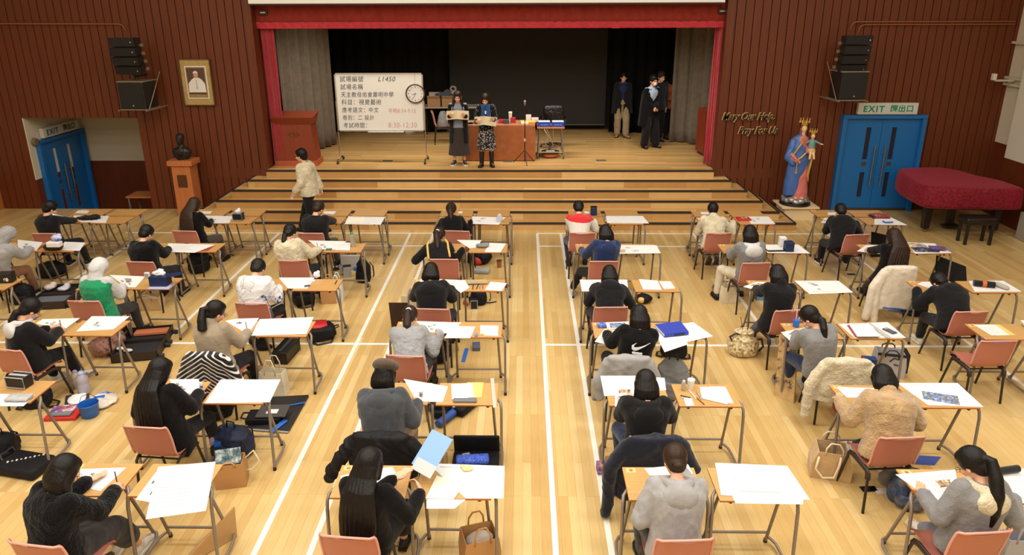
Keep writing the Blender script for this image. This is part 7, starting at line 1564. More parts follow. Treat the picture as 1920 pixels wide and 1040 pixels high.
b = MB(); a = P(1628, 604, DZ+.036); c = P(1672, 634, DZ+.036); d = c-a; b.box(d/2, (.032, d.length, .002), rot=rotmat((0, 1, 0), d.normalized())); tag(b.build('clear_ruler', newmat('clear_ruler', lin(190, 186, 176), .2), loc=a), 'long clear ruler lying across the pads right of the grey cardigan', 'ruler')
it = item('calculator', (1668, 621), DZ+.004, 'dark grey calculator on the sheet right of the clear ruler', 'calculator', bx(.075, .14, .014, newmat('calc_grey', lin(74, 74, 78), .4), None), 24); b = MB(); b.box((0, .045, .0148), (.055, .03, .001)); b.build('display', newmat('lcd', lin(150, 156, 140), .3), it)
b = MB()
for i in range(4):
    for j in range(4): b.box((-.024+.016*i, -.05+.018*j, .0155), (.011, .011, .003))
b.build('keypad', newmat('keys', lin(120, 120, 124), .5), it)
# desk D5: grey pouch, ruler
item('pencil_case', (872, 752), DZ+.001, 'flat grey pouch below the yellow folder right of the flat cap', 'pencil case', bx(.22, .06, .02, newmat('grey_pouch2', lin(110, 112, 120), .4), None))
b = MB(); a = P(923, 709, DZ+.003); c = P(928, 764, DZ+.003); d = c-a; b.box(d/2, (.035, d.length, .003), rot=rotmat((0, 1, 0), d.normalized())); tag(b.build('clear_ruler', MATS['clear_ruler'], loc=a), 'long clear ruler at the right end of the desk by the flat cap', 'ruler')
it = item('plaster_jar', (1294.6, 728), DZ+.001, 'white cylindrical jar on the desk right of the black hoodie', 'jar', lambda r: (MB().cyl((0, 0, 0), (0, 0, .085), .030, .034, 18).build('jar_body', newmat('jar_cream', lin(226, 218, 200), .5), r, smooth=True, sharp=40), MB().cyl((0, 0, .085), (0, 0, .10), .036, n=18).build('jar_lid', WCT, r, smooth=True, sharp=40)))
it = item('gel_bottle', (1281, 731), DZ+.001, 'small clear bottle left of the white jar', 'bottle', bottle(.022, .11, PETM, WCT))
item('shavings', (876, 880), DZ+.004, 'small crumpled yellowish tissue on the largest front sheet', 'tissue', lambda r: blob((lambda m: (m.ell((0, 0, .008), (.05, .03, .012)), m.ell((-.04, .03, .008), (.02, .02, .01)), m.cap((-.02, .02, .008), (.02, .03, .01), .012, .01), m)[3])(MB()), 'tissue_body', newmat('ochre_tissue', lin(226, 200, 140), .8), r, .006, 1, .004, 60))
it = item('pencil_case', (1887, 886), DZ+.004, 'black cylindrical pencil case at the bottom right corner', 'pencil case', lambda r: (MB().cyl((-.10, -.02, .028), (.10, .02, .028), .028, n=16).build('case_body', cloth('black_roll', (0, 0, 0)), r, smooth=True, sharp=40), MB().tube([(-.101, -.02+.02*math.cos(t), .028+.02*math.sin(t)) for t in [i*PI/8 for i in range(17)]], .002, 5).build('end_ring', PIPEW, r)))
# light blue folder held by the long-haired person
cx, cy, ca = CH_XY[(3, 6)]; r = empty('clear_folder', (f18.root.location.x+.42, f18.root.location.y+.44, .93), 0, 'light blue plastic folder held up in both hands at the bottom centre', 'folder')
Mx = Matrix.Rotation(R(-38), 3, 'Z') @ Matrix.Rotation(R(38), 3, 'X'); LB = newmat('light_blue_folder', lin(132, 172, 234), .4)
b = MB(); b.rbox((0, .06, 0), (.23, .31, .003), .001, rot=Mx); b.build('folder_cover', LB, r); b = MB(); b.rbox(Mx @ Vector((-.01, -.10, -.008)), (.21, .10, .004), .001, rot=Mx); b.build('inner_pages', newmat('grey_pages', lin(196, 196, 196), .6), r)

# ================================================================== ON THE FLOOR
BLKN = cloth('black_nylon_bag', lin(24, 24, 27), .6, sheen=0); NAVN = cloth('navy_nylon_bag', lin(22, 34, 62), .6, sheen=0); GRN = cloth('grey_nylon_bag', lin(126, 128, 130), .7); KRAFT = newmat('kraft_paper', lin(186, 140, 88), .85); TAN = cloth('tan_canvas', lin(196, 164, 118)); CANV = cloth('cream_canvas', lin(222, 210, 180))
def backpack(px, lab, w_=.32, d_=.22, h_=.38, mat=BLKN, rz=0, tilt=0, lie=False, amp=.012, name='backpack', cat='backpack', accent=None, z=0):
    q = P(px[0], px[1], z); r = empty(name, q, R(rz), lab, cat); m = MB(); hh = h_
    if lie: m.loft([m.ell_ring((0, y, 0), a*w_/2, c*d_/2, 18, Matrix.Rotation(R(90), 3, 'X'), .7) for y, a, c in ((-hh/2, .8, .7), (-hh*.4, 1, 1), (0, 1, 1.05), (hh*.35, .9, .9), (hh/2, .55, .5))]); m.v = [(x, y, z_+d_/2) for x, y, z_ in m.v]
    else: m.loft([m.ell_ring((0, tilt*z_/h_, z_), a*w_/2, c*d_/2, 18, None, .7) for z_, a, c in ((.01, .9, .85), (.05, 1, 1), (hh*.5, 1, 1), (hh*.8, .88, .85), (hh, .5, .45))])
    blob(m, 'bag_body', mat, r, .012, 2, amp, 13)
    p = MB()
    if lie: p.loft([p.ell_ring((0, y, d_*.95), a*w_*.36, .035, 14, Matrix.Rotation(R(90), 3, 'X'), .8) for y, a in ((-hh*.42, .8), (-hh*.3, 1), (0, 1), (.08, .7))])
    else: p.loft([p.ell_ring((0, -d_/2, z_), a*w_*.38, .05, 14, None, .7) for z_, a in ((.03, .9), (.06, 1), (hh*.42, 1), (hh*.5, .8))])
    blob(p, 'front_pocket', accent or mat, r, .011, 1, amp*.6, 18)
    b = MB(); zt = d_ if lie else hh
    if lie: b.tube([(-.04, hh/2-.02, d_*.6), (-.03, hh/2+.05, d_*.7), (.03, hh/2+.05, d_*.7), (.04, hh/2-.02, d_*.6)], .009, 6)
    else: b.tube([(-.05, tilt, hh-.02), (-.04, tilt, hh+.06), (.04, tilt, hh+.06), (.05, tilt, hh-.02)], .009, 6)
    b.build('carry_handle', BLKB, r, smooth=True)
    for sx in (-1, 1):
        b = MB()
        if lie: b.tube([(sx*w_*.3, hh*.4, .05), (sx*(w_*.6), hh*.3, .02), (sx*(w_*.62), -hh*.2, .015), (sx*w_*.4, -hh*.4, .02)], .015, 6, flat=.35)
        else: b.tube([(sx*.08, d_/2-.02, hh*.85), (sx*.10, d_/2+.05, hh*.6), (sx*.12, d_/2+.03, hh*.2), (sx*.12, d_/2, .05)], .016, 6, flat=.35)
        b.build('strap', BLKB, r, smooth=True)
    return r
def tote(px, lab, w_, d_, h_, mat, rz=0, name='tote_bag', hmat=None, spread=.9, amp=.006, loop=.12, inner=None):
    q = P(px[0], px[1]); r = empty(name, q, R(rz), lab, 'bag'); b = MB(); n = 4; t = .006
    def rect(w2, d2, z): return [Vector((-w2, -d2, z)), Vector((w2, -d2, z)), Vector((w2, d2, z)), Vector((-w2, d2, z))]
    rings = [rect(w_/2, d_/2, .002), rect(w_/2*1.02, d_/2*1.05, h_*.5), rect(w_/2*spread, d_/2*1.1, h_)]; inn = [rect(w_/2*spread-t, d_/2*1.1-t, h_), rect(w_/2-t, d_/2-t, .02)]
    b.loft(rings+inn, cap=True); o = b.build('bag_body', mat, r)
    for sy in (-1, 1):
        hb = MB(); pts = [(-w_*.22, sy*d_*.56, h_-.03), (-w_*.2, sy*d_*.56, h_+loop*.5), (-w_*.1, sy*d_*.5, h_+loop), (w_*.1, sy*d_*.5, h_+loop), (w_*.2, sy*d_*.56, h_+loop*.5), (w_*.22, sy*d_*.56, h_-.03)]; hb.tube(pts, .008, 6, flat=.6); hb.build('handle', hmat or mat, r, smooth=True)
    if inner: bb_ = MB(); bb_.ell((0, 0, h_*.75), (w_*.4, d_*.4, h_*.22)); bb_.build('contents', inner, r, smooth=True)
    return r
def fbox(px, lab, w_, d_, h_, mat, rz=0, name='box', cat='box', z=0, lid=None, bev=.008):
    q = P(px[0], px[1], z); r = empty(name, q, R(rz), lab, cat); b = MB(); b.rbox((0, 0, h_/2), (w_, d_, h_), bev); b.build('box_body', mat, r)
    if lid: b = MB(); b.rbox((0, 0, h_+.003), (w_*.96, d_*.92, .006), .002); b.build('top_panel', lid, r)
    return r
def suitcase(px, lab, w_, d_, rz, lin_m, lidang=100, h_=.12, shell=None):
    q = P(px[0], px[1]); r = empty('open_suitcase', q, R(rz), lab, 'suitcase'); sh = shell or newmat('suitcase_brown', lin(46, 34, 28), .5); t = .012
    def tray(M, nm):
        b = MB()
        for (c_, s_) in (((0, 0, t/2), (w_, d_, t)), ((0, -d_/2+t/2, h_/2), (w_, t, h_)), ((0, d_/2-t/2, h_/2), (w_, t, h_)), ((-w_/2+t/2, 0, h_/2), (t, d_, h_)), ((w_/2-t/2, 0, h_/2), (t, d_, h_))):
            b.box(c_, s_)
        b.v = [tuple(M @ Vector(v)) for v in b.v]; return b.build(nm, sh, r)
    base = tray(Matrix.Identity(4), 'base_tray'); b = MB(); b.box((0, 0, h_*.55), (w_-.03, d_-.03, .02)); b.build('lining', lin_m, r)
    M = Matrix.Translation((0, d_/2, h_*.9)) @ Matrix.Rotation(R(180-lidang), 4, 'X') @ Matrix.Translation((0, -d_/2, 0)) @ Matrix.Diagonal((1, 1, 1, 1))
    M = Matrix.Translation((0, d_/2+.0, 0)) @ Matrix.Rotation(R(0), 4, 'X') @ Matrix.Translation((0, d_/2, 0)); tray(M, 'lid_tray'); b = MB(); b.box((0, d_, .06), (w_-.03, d_-.03, .02)); b.build('lid_lining', newmat('dark_lining', lin(26, 25, 28), .8), r)
    for sx in (-1, 1):
        for y in (-d_*.3, d_*1.3): pass
    for y in (-d_*.38, d_*.38, d_*.62, d_*1.38):
        b = MB(); b.cyl((w_/2+.01, y, .03), (w_/2+.06, y, .03), .028, n=12); b.cyl((w_/2, y, .05), (w_/2+.03, y, .04), .018, n=8); b.build('wheel', RUBBER, r)
    return r
s1 = suitcase((100, 571), 'open grey-lined suitcase on the floor in front of the lilac mask', .52, .36, 8, newmat('grey_lining', lin(96, 100, 112), .8)); 
for i, (x, y, lab) in enumerate(((118, 553, 'crumpled clear bag in the open grey-lined suitcase'), (92, 550, 'pink and white pouch lying in the open grey-lined suitcase'))): q = P(x, y+6); m = MB(); m.ell((0, 0, 0), (.09, .06, .04)); m.ell((.05, .04, .03), (.05, .04, .05)); tag(blob(m, 'plastic_pouch', newmat('frosted', (0, 0, 0)) if not i else newmat('pale_pink2', lin(214, 200, 196), .6), None, .01, 1, .01, 26, loc=(q.x, q.y+.05, .14)), lab, 'pouch')
s2 = suitcase((262, 664), 'open black suitcase with wheels on the floor behind the long black hair', .55, .40, 12, newmat('black_lining', lin(28, 27, 30), .85)); b = MB(); b.box((.04, .46, .10), (.42, .14, .03)); b.build('orange_lining', newmat('orange_tan', lin(196, 116, 76), .7), s2)
for (dx, dy, m_, lab) in ((-.08, -.10, newmat('pale_pink2', (0, 0, 0)), 'pale pink pad lying in the open black suitcase'), (-.2, -.05, WCT, 'white crumpled tissue in the open black suitcase')): b = MB(); b.ell((0, 0, .02), (.06, .035, .02)); tag(b.build('small_pad', m_, smooth=True, loc=(s2.location.x+dx, s2.location.y+dy, .09)), lab, 'pad')
backpack((100, 516), 'black backpack lying on the floor between the first two rows at far left', lie=True, rz=-30); backpack((44, 566), 'black bag standing on the floor below the black zip pouch', .34, .2, .30, rz=10, name='shoulder_bag', cat='bag')
CAMO = blotch('patterned_scarf', (.5, .45, .4), [lin(176, 150, 112), lin(120, 104, 76), lin(170, 110, 100), lin(70, 66, 60)], 16)
m = MB(); m.ell((0, 0, .12), (.2, .16, .12)); m.ell((.12, .06, .2), (.14, .12, .12)); o = blob(m, 'patterned_bag', CAMO, None, .013, 2, .018, 14, loc=P(198, 664)); tag(o, 'soft patterned beige bag slumped left of the open black suitcase', 'bag')
fbox((192, 660+8), 'small pink pouch at the left corner of the open black suitcase', .12, .06, .05, newmat('rose_pouch', lin(206, 150, 150), .6), 10, 'pouch', 'pouch')
tote((283, 578), 'tan printed bag slumped on the floor under the third row desk', .36, .18, .20, TAN, 5, inner=newmat('pale_contents', lin(206, 190, 160), .7), loop=.05)
backpack((374, 508), 'large black backpack on the floor right of the bulky black fleece', .34, .24, .34, rz=20)
backpack((683, 530-4), 'small black backpack on the floor at the far end of the cream coat desk', .24, .18, .36, rz=-15)
fbox((659, 505), 'grey open laptop sleeve standing behind the black box', .34, .05, .26, newmat('sleeve_grey', lin(176, 170, 160), .6), 0, 'laptop_sleeve', 'sleeve'); it = fbox((652, 517), 'black box with silver edges under the cream coat desk', .13, .13, .18, BLKB, 15); b = MB(); b.box((0, -.066, .09), (.13, .004, .18)); b.box((0, -.068, .09), (.11, .004, .16)); b.build('silver_edge', PIPEW, it)
fbox((672, 506), 'blue cloth bundle right of the black box under the desk', .14, .1, .06, BLUEP, 0, 'blue_bundle', 'cloth'); item('water_bottle', (641, 515), 0, 'clear bottle on the floor left of the black box', 'bottle', bottle(.035, .2, PETM, BLUEP)); fbox((629, 506), 'black glove-like pouch on the floor left of the clear bottle', .12, .08, .03, BLKB, 20, 'pouch', 'pouch')
fbox((640, 521-17), 'bright blue pouch behind the clear bottle under the desk', .12, .06, .04, BLUEP, -10, 'pouch', 'pouch')
tote((618, 566), 'brown paper bag standing on the floor right of the printed hoodie', .22, .14, .30, KRAFT, 4, 'paper_bag'); tote((634, 564), 'white paper bag behind the brown paper bag', .16, .12, .32, WCT, 4, 'paper_bag')
backpack((570, 568), 'black backpack lying beside the legs of the printed hoodie', .34, .22, .32, rz=-60, lie=True); backpack((604, 634), 'black and red backpack lying at the end of the beige sweater desk', .32, .22, .36, rz=-70, lie=True, accent=newmat('red_nylon', lin(196, 34, 40), .6))
it = fbox((538, 668), 'long black box on the floor beneath the beige sweater desk', .20, .42, .16, BLKB, -6); b = MB(); b.box((0, 0, .166), (.04, .36, .004)); b.build('zip_line', newmat('zip_dark', lin(60, 60, 62), .4), it)
for i, (x, y, lab) in enumerate(((486, 648, 'left of the two black shoes beneath the beige sweater desk'), (493, 656, 'right of the two black shoes beneath the beige sweater desk'))): m = MB(); m.ell((0, 0, .05), (.14, .05, .05)); m.ell((-.08, 0, .08), (.05, .045, .05)); o = blob(m, 'spare_shoe', BLKN, None, .01, 2, loc=P(x, y)); tag(o, lab, 'shoe')
tote((516, 737), 'cream canvas tote standing behind the large portfolio', .30, .12, .30, CANV, -8, loop=.16); m = MB(); m.ell((0, 0, .09), (.12, .09, .1)); tag(blob(m, 'cloth_bundle', TAN, None, .012, 2, .012, 18, loc=P(490, 712)), 'small beige cloth bundle left of the cream tote', 'cloth')
# large black portfolio and what lies on it
q4 = [P(x, y) for x, y in ((462, 806), (541, 812), (579, 744), (505, 748))]; c = (q4[0]+q4[2])/2; bb = [Vector((p.x-c.x, p.y-c.y, 0)) for p in q4]
r = empty('art_portfolio', (c.x, c.y, 0), 0, 'large flat black art portfolio lying on the floor beside the aisle', 'portfolio'); b = MB(); b.hexa(bb+[p+Vector((0, 0, .03)) for p in bb]); b.build('portfolio_cover', newmat('portfolio_black', lin(28, 26, 26), .5), r); b = MB(); b.tube([bb[0]+Vector((0, 0, .015)), bb[1]+Vector((0, 0, .015))], .012, 6); b.build('silver_edge', PIPEW, r)
for px, lab, w_, d_, h_, m_, rz, z, nm in (((497, 785), 'black laptop bag on the black portfolio', .36, .22, .06, BLKN, 5, .031, 'laptop_bag'), ((512, 772), 'dark grey folder with a white label on the black portfolio', .32, .24, .02, newmat('dark_folder', lin(66, 62, 60), .6), 3, .095, 'grey_folder'), ((522, 800), 'bright blue scarf-like pouch on the black portfolio', .06, .24, .02, BLUEP, -22, .031, 'blue_pouch')):
    it = fbox(px, lab, w_, d_, h_, m_, rz, nm, 'bag' if 'bag' in nm else 'folder' if 'folder' in nm else 'pouch', z)
    if 'folder' in nm: b = MB(); b.box((-.0, -.02, .021), (.12, .08, .002)); b.build('white_label', PAPER, it)
    if 'laptop' in nm: b = MB(); b.tube([(-.18, -.05, .04), (-.24, -.04, .05), (-.24, .06, .05), (-.18, .07, .04)], .01, 6); b.build('carry_handle', BLKB, it, smooth=True)
b = MB(); a = P(541, 760, .04); c = P(573, 754, .04); d = c-a; b.box(d/2, (.02, d.length, .006), rot=rotmat((0, 1, 0), d.normalized())); tag(b.build('blue_ruler', BLUEP, loc=a), 'thin blue ruler on the black portfolio', 'ruler')
backpack((440, 848), 'large navy patterned backpack on the floor beside the paper bag', .44, .26, .30, blotch('navy_pattern', (.1, .15, .3), [lin(22, 26, 40), lin(26, 44, 84), lin(20, 22, 30)], 10), rz=-15)
for i, (x, y, lab) in enumerate(((427, 838, 'left of the two beige fluffy keyring balls on the navy backpack'), (438, 834, 'right of the two beige fluffy keyring balls on the navy backpack'))): b = MB(); b.ell((0, 0, 0), (.045, .045, .045)); tag(b.build('pompom', fleece('beige_fluff', lin(196, 172, 136)), smooth=True, loc=P(x, y, .12)), lab, 'keyring')
item('purple_bottle', (405, 852), 0, 'lilac metal bottle with silver lid left of the paper bag', 'bottle', bottle(.042, .26, LILAC, CHROME)); fbox((413, 858), 'blue packet between the lilac bottle and the paper bag', .07, .06, .2, BLUEP, 10, 'blue_packet', 'packet')
pb = tote((437, 905), 'brown paper carrier bag holding a painted card, beside the front desk', .27, .17, .26, KRAFT, 12, 'paper_bag', loop=.02); b = MB(); b.rbox((-.0, -.02, .31), (.24, .012, .14), .002, rot=Matrix.Rotation(R(-28), 3, 'X') @ Matrix.Rotation(R(-8), 3, 'Y')); o = b.build('painted_card', blotch('painted_print', (.7, .7, .7), [lin(224, 226, 230), lin(190, 196, 200), lin(90, 120, 120), lin(50, 60, 90)], 16), loc=pb.location); tag(o, 'painted card with green and blue marks standing in the paper carrier bag', 'card')
b = MB(); b.tube([(.12, 0, .24), (.22, .0, .33), (.27, -.02, .22), (.20, -.03, .15), (.12, -.02, .14)], .009, 6); b.build('rope_handle', newmat('rope_cream', lin(220, 200, 168), .8), pb, smooth=True)
backpack((408, 776), 'black bag on the floor left of the black portfolio', .36, .24, .24, rz=0, name='shoulder_bag', cat='bag'); 
# card drawing board leaning on the front side desk
r = empty('drawing_board', (0, 0, 0), 0, 'brown card drawing board leaning at the bottom left front desk', 'board'); a = P(330, 1062); c = P(444, 1005); t_ = Vector((0, 0, .34)); nn = (c-a).cross(Vector((0, 0, 1))).normalized()
b = MB(); sl = nn*.05; b.hexa([a, c, c+nn*.012, a+nn*.012, a+t_*.05+sl, c+t_+sl, c+t_+sl+nn*.012, a+t_*.05+sl+nn*.012]); b.build('board_sheet', wood('plain_board', lin(196, 158, 108), (3, 3, 3), .7, .08), r)
# red tray, palette, bucket, bottles at left
q4 = [P(x, y, .04) for x, y in ((92, 781), (150, 781), (156, 760), (113, 766))]; rd = fbox((124, 777), 'red flat case with books on the floor at the left', .34, .26, .04, newmat('red_case', lin(206, 50, 46), .5), 4, 'red_case', 'case')
it = fbox((120, 769), 'blue and orange book lying on the red flat case', .24, .14, .03, blotch('blue_orange_book', (.2, .3, .6), [lin(40, 60, 120), lin(50, 80, 160), lin(200, 90, 50), lin(200, 210, 226)], 14), 12, 'book', 'book', .041); it = fbox((116, 776), 'grey book at the front of the red flat case', .22, .10, .025, newmat('book_grey', lin(120, 126, 134), .5), 4, 'book', 'book', .042)
r = empty('paint_palette', P(145, 752), R(30), 'dark tray with a white cloth on the floor beside the blue bucket', 'tray'); b = MB(); b.rbox((0, 0, .01), (.24, .34, .02), .004); b.build('tray', newmat('tray_dark', lin(52, 48, 46), .5), r); m = MB(); m.ell((0, 0, .03), (.1, .13, .02)); m.ell((.05, .06, .03), (.05, .06, .02)); blob(m, 'white_cloth', TIS, r, .009, 1, .006, 30)
r = empty('bucket', P(170, 779), 0, 'collapsible blue bucket standing on the floor at the left', 'bucket'); BK = newmat('bucket_blue', lin(26, 92, 176), .35)
b = MB(); b.loft([b.ell_ring((0, 0, z), a, a, 24) for z, a in ((0, .075), (.02, .088), (.08, .095), (.15, .10), (.155, .106), (.16, .10), (.15, .094), (.08, .089), (.03, .08), (.02, .03))]); b.build('bucket_body', BK, r, smooth=True, sharp=50); b = MB(); b.tube([(-.1, 0, .15), (-.08, .03, .22), (0, .05, .25), (.08, .03, .22), (.1, 0, .15)], .003, 6); b.build('wire_handle', BLKB, r)
it = fbox((192, 747), 'blue and white packet on clear plastic right of the blue bucket', .20, .22, .03, blotch('blue_packet_print', (.4, .5, .9), [lin(226, 230, 240), lin(214, 220, 236), lin(50, 70, 170)], 10), -20, 'packet', 'packet'); m = MB(); m.ell((0, 0, .03), (.14, .18, .03)); tag(blob(m, 'clear_bag', newmat('frosted_bag', lin(214, 204, 190), .3), None, .012, 1, .012, 22, loc=P(196, 756)), 'crumpled clear plastic bag right of the blue bucket', 'bag')
it = fbox((187, 752), 'blue tube pack leaning against the blue bucket', .12, .06, .06, BLUEP, 20, 'blue_pack', 'packet')
item('water_bottle', (160, 738), 0, 'large bottle with pale blue dome lid beside the desk leg', 'bottle', bottle(.065, .30, newmat('bottle_clear_blue', lin(176, 170, 176), .25), newmat('pale_blue_lid', lin(168, 186, 220), .4))); item('water_bottle', (147, 727), 0, 'bottle with lilac cap behind the pale blue dome bottle', 'bottle', bottle(.045, .24, newmat('bottle_clear_lilac', lin(196, 180, 160), .25), newmat('lilac_cap', lin(170, 150, 206), .4)))
r = empty('carrier_case', P(50, 880), R(-12), 'black flat carrier bag with white lettering at the left edge', 'bag'); b = MB(); b.rbox((0, 0, .055), (.46, .30, .11), .03); b.build('bag_body', BLKN, r, smooth=True, sharp=50)
b = MB(); [b.box((-.13+.03*i, -.06+.022*i, .111), (.016, .028-.014*(i % 2), .002), rot=Matrix.Rotation(R(36), 3, 'Z')) for i in range(9)]; b.build('white_lettering', newmat('print_white', (.7, .7, .7), .6), r); b = MB(); b.tube([(-.2, .1, .08), (-.26, .12, .14), (-.28, .0, .12), (-.2, -.05, .09)], .014, 6, flat=.5); b.build('strap', BLKB, r, smooth=True)
backpack((6, 856), 'black backpack cut off by the left edge behind the carrier bag', .3, .24, .26, rz=20); backpack((72, 762), 'black bag under the fifth row desk at the left edge', .34, .24, .16, rz=10, name='shoulder_bag', cat='bag', lie=True)
# centre columns
m = MB(); m.ell((0, 0, .13), (.17, .14, .13)); r = empty('helmet_bag', P(905, 494), 0, 'round black and red bag beneath the yellow striped jacket desk', 'bag'); blob(m, 'bag_body', BLKN, r, .012, 2, .01, 14); m = MB(); m.ell((-.08, -.08, .09), (.09, .07, .08)); blob(m, 'red_panel', newmat('red_panel', lin(200, 60, 60), .6), r, .01, 1, .006, 20)
it = fbox((904, 511), 'silver grey pouch lying below the black and red bag', .26, .16, .08, newmat('silver_cloth', lin(168, 168, 166), .5), -6, 'silver_pouch', 'pouch', bev=.03); item('coffee_cup', (936, 501), 0, 'small brown paper cup standing on the floor beside the aisle', 'cup', lambda r: (MB().cyl((0, 0, 0), (0, 0, .12), .034, .044, 18).build('cup_body', newmat('cup_brown', lin(150, 96, 56), .6), r, smooth=True, sharp=40), MB().cyl((0, 0, .12), (0, 0, .13), .046, n=18).build('cup_lid', newmat('lid_brown', lin(80, 50, 30), .5), r, smooth=True, sharp=40)))
backpack((898, 568), 'black backpack under the desk with beige pencil case', .26, .2, .24, rz=-40); it = fbox((889, 577), 'black box with silver edge in front of the black backpack', .11, .10, .14, BLKB, 4); b = MB(); b.box((0, -.052, .07), (.11, .004, .14)); b.build('silver_edge', PIPEW, it); b = MB(); b.box((0, -.055, .07), (.09, .004, .12)); b.build('dark_front', BLKB, it)
it = fbox((893, 560), 'silver camera lying behind the black box', .14, .08, .07, newmat('camera_silver', lin(190, 190, 188), .4), 8, 'camera', 'camera', .0); b = MB(); b.cyl((0, -.04, .035), (0, -.075, .035), .025, n=14); b.build('lens', BLKB, it); fbox((873, 571), 'red bottle-shaped pouch beside the desk leg, third row centre', .05, .12, .05, newmat('red_pouch', lin(196, 40, 60), .5), 20, 'red_pouch', 'pouch')
b = MB(); b.tube([(0, 0, .01), (.06, -.02, .02), (.12, .0, .01), (.2, .04, .01)], .012, 6, flat=.5); tag(b.build('loose_strap', BLKB, smooth=True, loc=P(906, 568)), 'loose black strap trailing from the backpack, third row centre', 'strap')
backpack((820, 673), 'black backpack beneath the pale grey sweater desk', .34, .24, .26, rz=10); a = P(870, 677); b = MB(); b.box((0, 0, .004), (.05, .36, .006)); o = b.build('blue_ruler', BLUEP, loc=(a.x, a.y+.16, 0)); o.rotation_euler.z = R(-3); tag(o, 'wide blue ruler on the floor beneath the pale grey sweater side desk', 'ruler')
fbox((893, 653), 'grey and blue pouch on the floor right of the wide blue ruler', .10, .16, .06, newmat('greyblue', lin(84, 92, 116), .5), 4, 'pouch', 'pouch')
for i, (pts, m_, lab, h_) in enumerate((((737, 628, 772, 617), newmat('dark_brown_board', lin(62, 42, 30), .6), 'dark brown board leaning between the aisle and the pale grey sweater', .46), ((757, 606, 790, 600), newmat('beige_board', lin(206, 188, 150), .7), 'beige board leaning behind the dark brown board', .40))):
    a = P(pts[0], pts[1]); c = P(pts[2], pts[3]); u = (c-a).normalized(); n_ = Vector((-u.y, u.x, 0)); b = MB(); b.hexa([Vector((0, 0, 0)), c-a, c-a+n_*.015, n_*.015, n_*.06+Vector((0, 0, h_)), c-a+n_*.06+Vector((0, 0, h_*.82)), c-a+n_*.075+Vector((0, 0, h_*.82)), n_*.075+Vector((0, 0, h_))]); tag(b.build('leaning_board', m_, loc=a), lab, 'board')
a = P(822, 802); c = P(872, 762); d = (c-a); r = empty('sports_bag', a, 0, 'long blue and black zipped bag lying under the flat cap desk', 'bag'); b = MB(); b.tube([Vector((0, 0, .045)), d*.5+Vector((0, 0, .045)), d+Vector((0, 0, .045))], .05, 10, flat=.8); b.build('blue_tube', newmat('bag_blue', lin(40, 78, 150), .6), r, smooth=True, sharp=60); b = MB(); b.rbox(d*.78+Vector((.08, .02, .06)), (.34, .14, .1), .03, rot=rotmat((1, 0, 0), d.normalized())); b.build('black_side', BLKN, r, smooth=True)
text_mesh('MATOM', .045, 'white_lettering', newmat('print_white', (0, 0, 0)), r, .001, M=Matrix.Translation(d*.62+Vector((0, -.04, .112))) @ Matrix.Rotation(math.atan2(d.y, d.x), 4, 'Z'))
backpack((827, 778-4), 'black backpack left of the long blue bag under the flat cap desk', .24, .2, .2, rz=0); fbox((811, 768), 'round silver tin beside the knee of the flat cap person', .12, .1, .06, newmat('metal_grey', (0, 0, 0)), 0, 'tin', 'tin', bev=.02)
cs = fbox((892, 874), 'open black soft case beneath the front centre desk', .46, .36, .06, BLKN, 0, 'open_case', 'case', bev=.02); b = MB(); b.rbox((0, .20, .12), (.46, .03, .22), .012, rot=Matrix.Rotation(R(12), 3, 'X')); b.build('raised_lid', BLKN, cs)
it = fbox((886, 866), 'blue glittery pencil case lying in the open black case', .32, .12, .06, blotch('blue_glitter', (.1, .2, .7), [lin(24, 50, 150), lin(40, 76, 190), lin(90, 120, 220)], 60), 5, 'pencil_case', 'pencil case', .062, bev=.02); fbox((874, 858-4), 'keys and silver charms behind the blue pencil case', .08, .05, .02, PIPEW, 20, 'key_bundle', 'keys', .065)
tote((900, 1050), 'brown paper bag with newspapers at the bottom centre edge', .30, .2, .28, KRAFT, 18, 'paper_bag', inner=newmat('newspaper', lin(170, 160, 150), .8)); item('glass_jar', (834, 868), 0, 'small beige bottle beside the desk leg, left of the open case', 'bottle', bottle(.03, .16, newmat('amber', lin(180, 150, 110), .3), WCT))
# right columns
m = MB(); m.ell((0, 0, .07), (.14, .1, .07)); r = empty('lunch_bag', P(1206, 567), 0, 'small black and yellow bag on the floor by the straight bob', 'bag'); blob(m, 'bag_body', BLKN, r, .011, 1, .008, 18); m = MB(); m.ell((-.04, -.06, .07), (.06, .05, .05)); blob(m, 'yellow_toy', newmat('toy_yellow', lin(226, 190, 110), .6), r, .009, 1, .004, 24)
backpack((1262, 668), 'black bag on the floor under the overhanging sheets and binder', .34, .22, .16, rz=-10, name='shoulder_bag', cat='bag', lie=True)
backpack((1258, 740), 'large grey backpack standing open beside the grey hoodie chair', .38, .24, .46, GRN, rz=-12)
fbox((1132, 884), 'purple printed box standing on the white floor line', .14, .10, .10, blotch('purple_box', (.4, .3, .6), [lin(96, 76, 150), lin(110, 90, 170), lin(200, 140, 90)], 20), 6, 'snack_box', 'box'); fbox((1147, 884-6), 'brown carton end behind the purple box', .12, .10, .12, newmat('ochre_carton', lin(160, 110, 60), .6), 6, 'snack_box', 'box')
it = fbox((1151, 920), 'clear box of coloured pencils standing on the floor beside the navy jacket', .13, .16, .12, blotch('pencil_ends', (.7, .6, .6), [lin(226, 216, 206), lin(196, 150, 140), lin(214, 206, 196)], 60), -3, 'pencil_set', 'box')
tote((1366, 566), 'cream canvas tote bag hanging low beside the white lining hoodie', .26, .10, .26, CANV, 6, loop=.16); fbox((1426, 560), 'light blue box in a dark bag beneath the third row right desk', .16, .12, .1, newmat('light_blue_box', lin(100, 150, 206), .5), 0, 'blue_box', 'box')
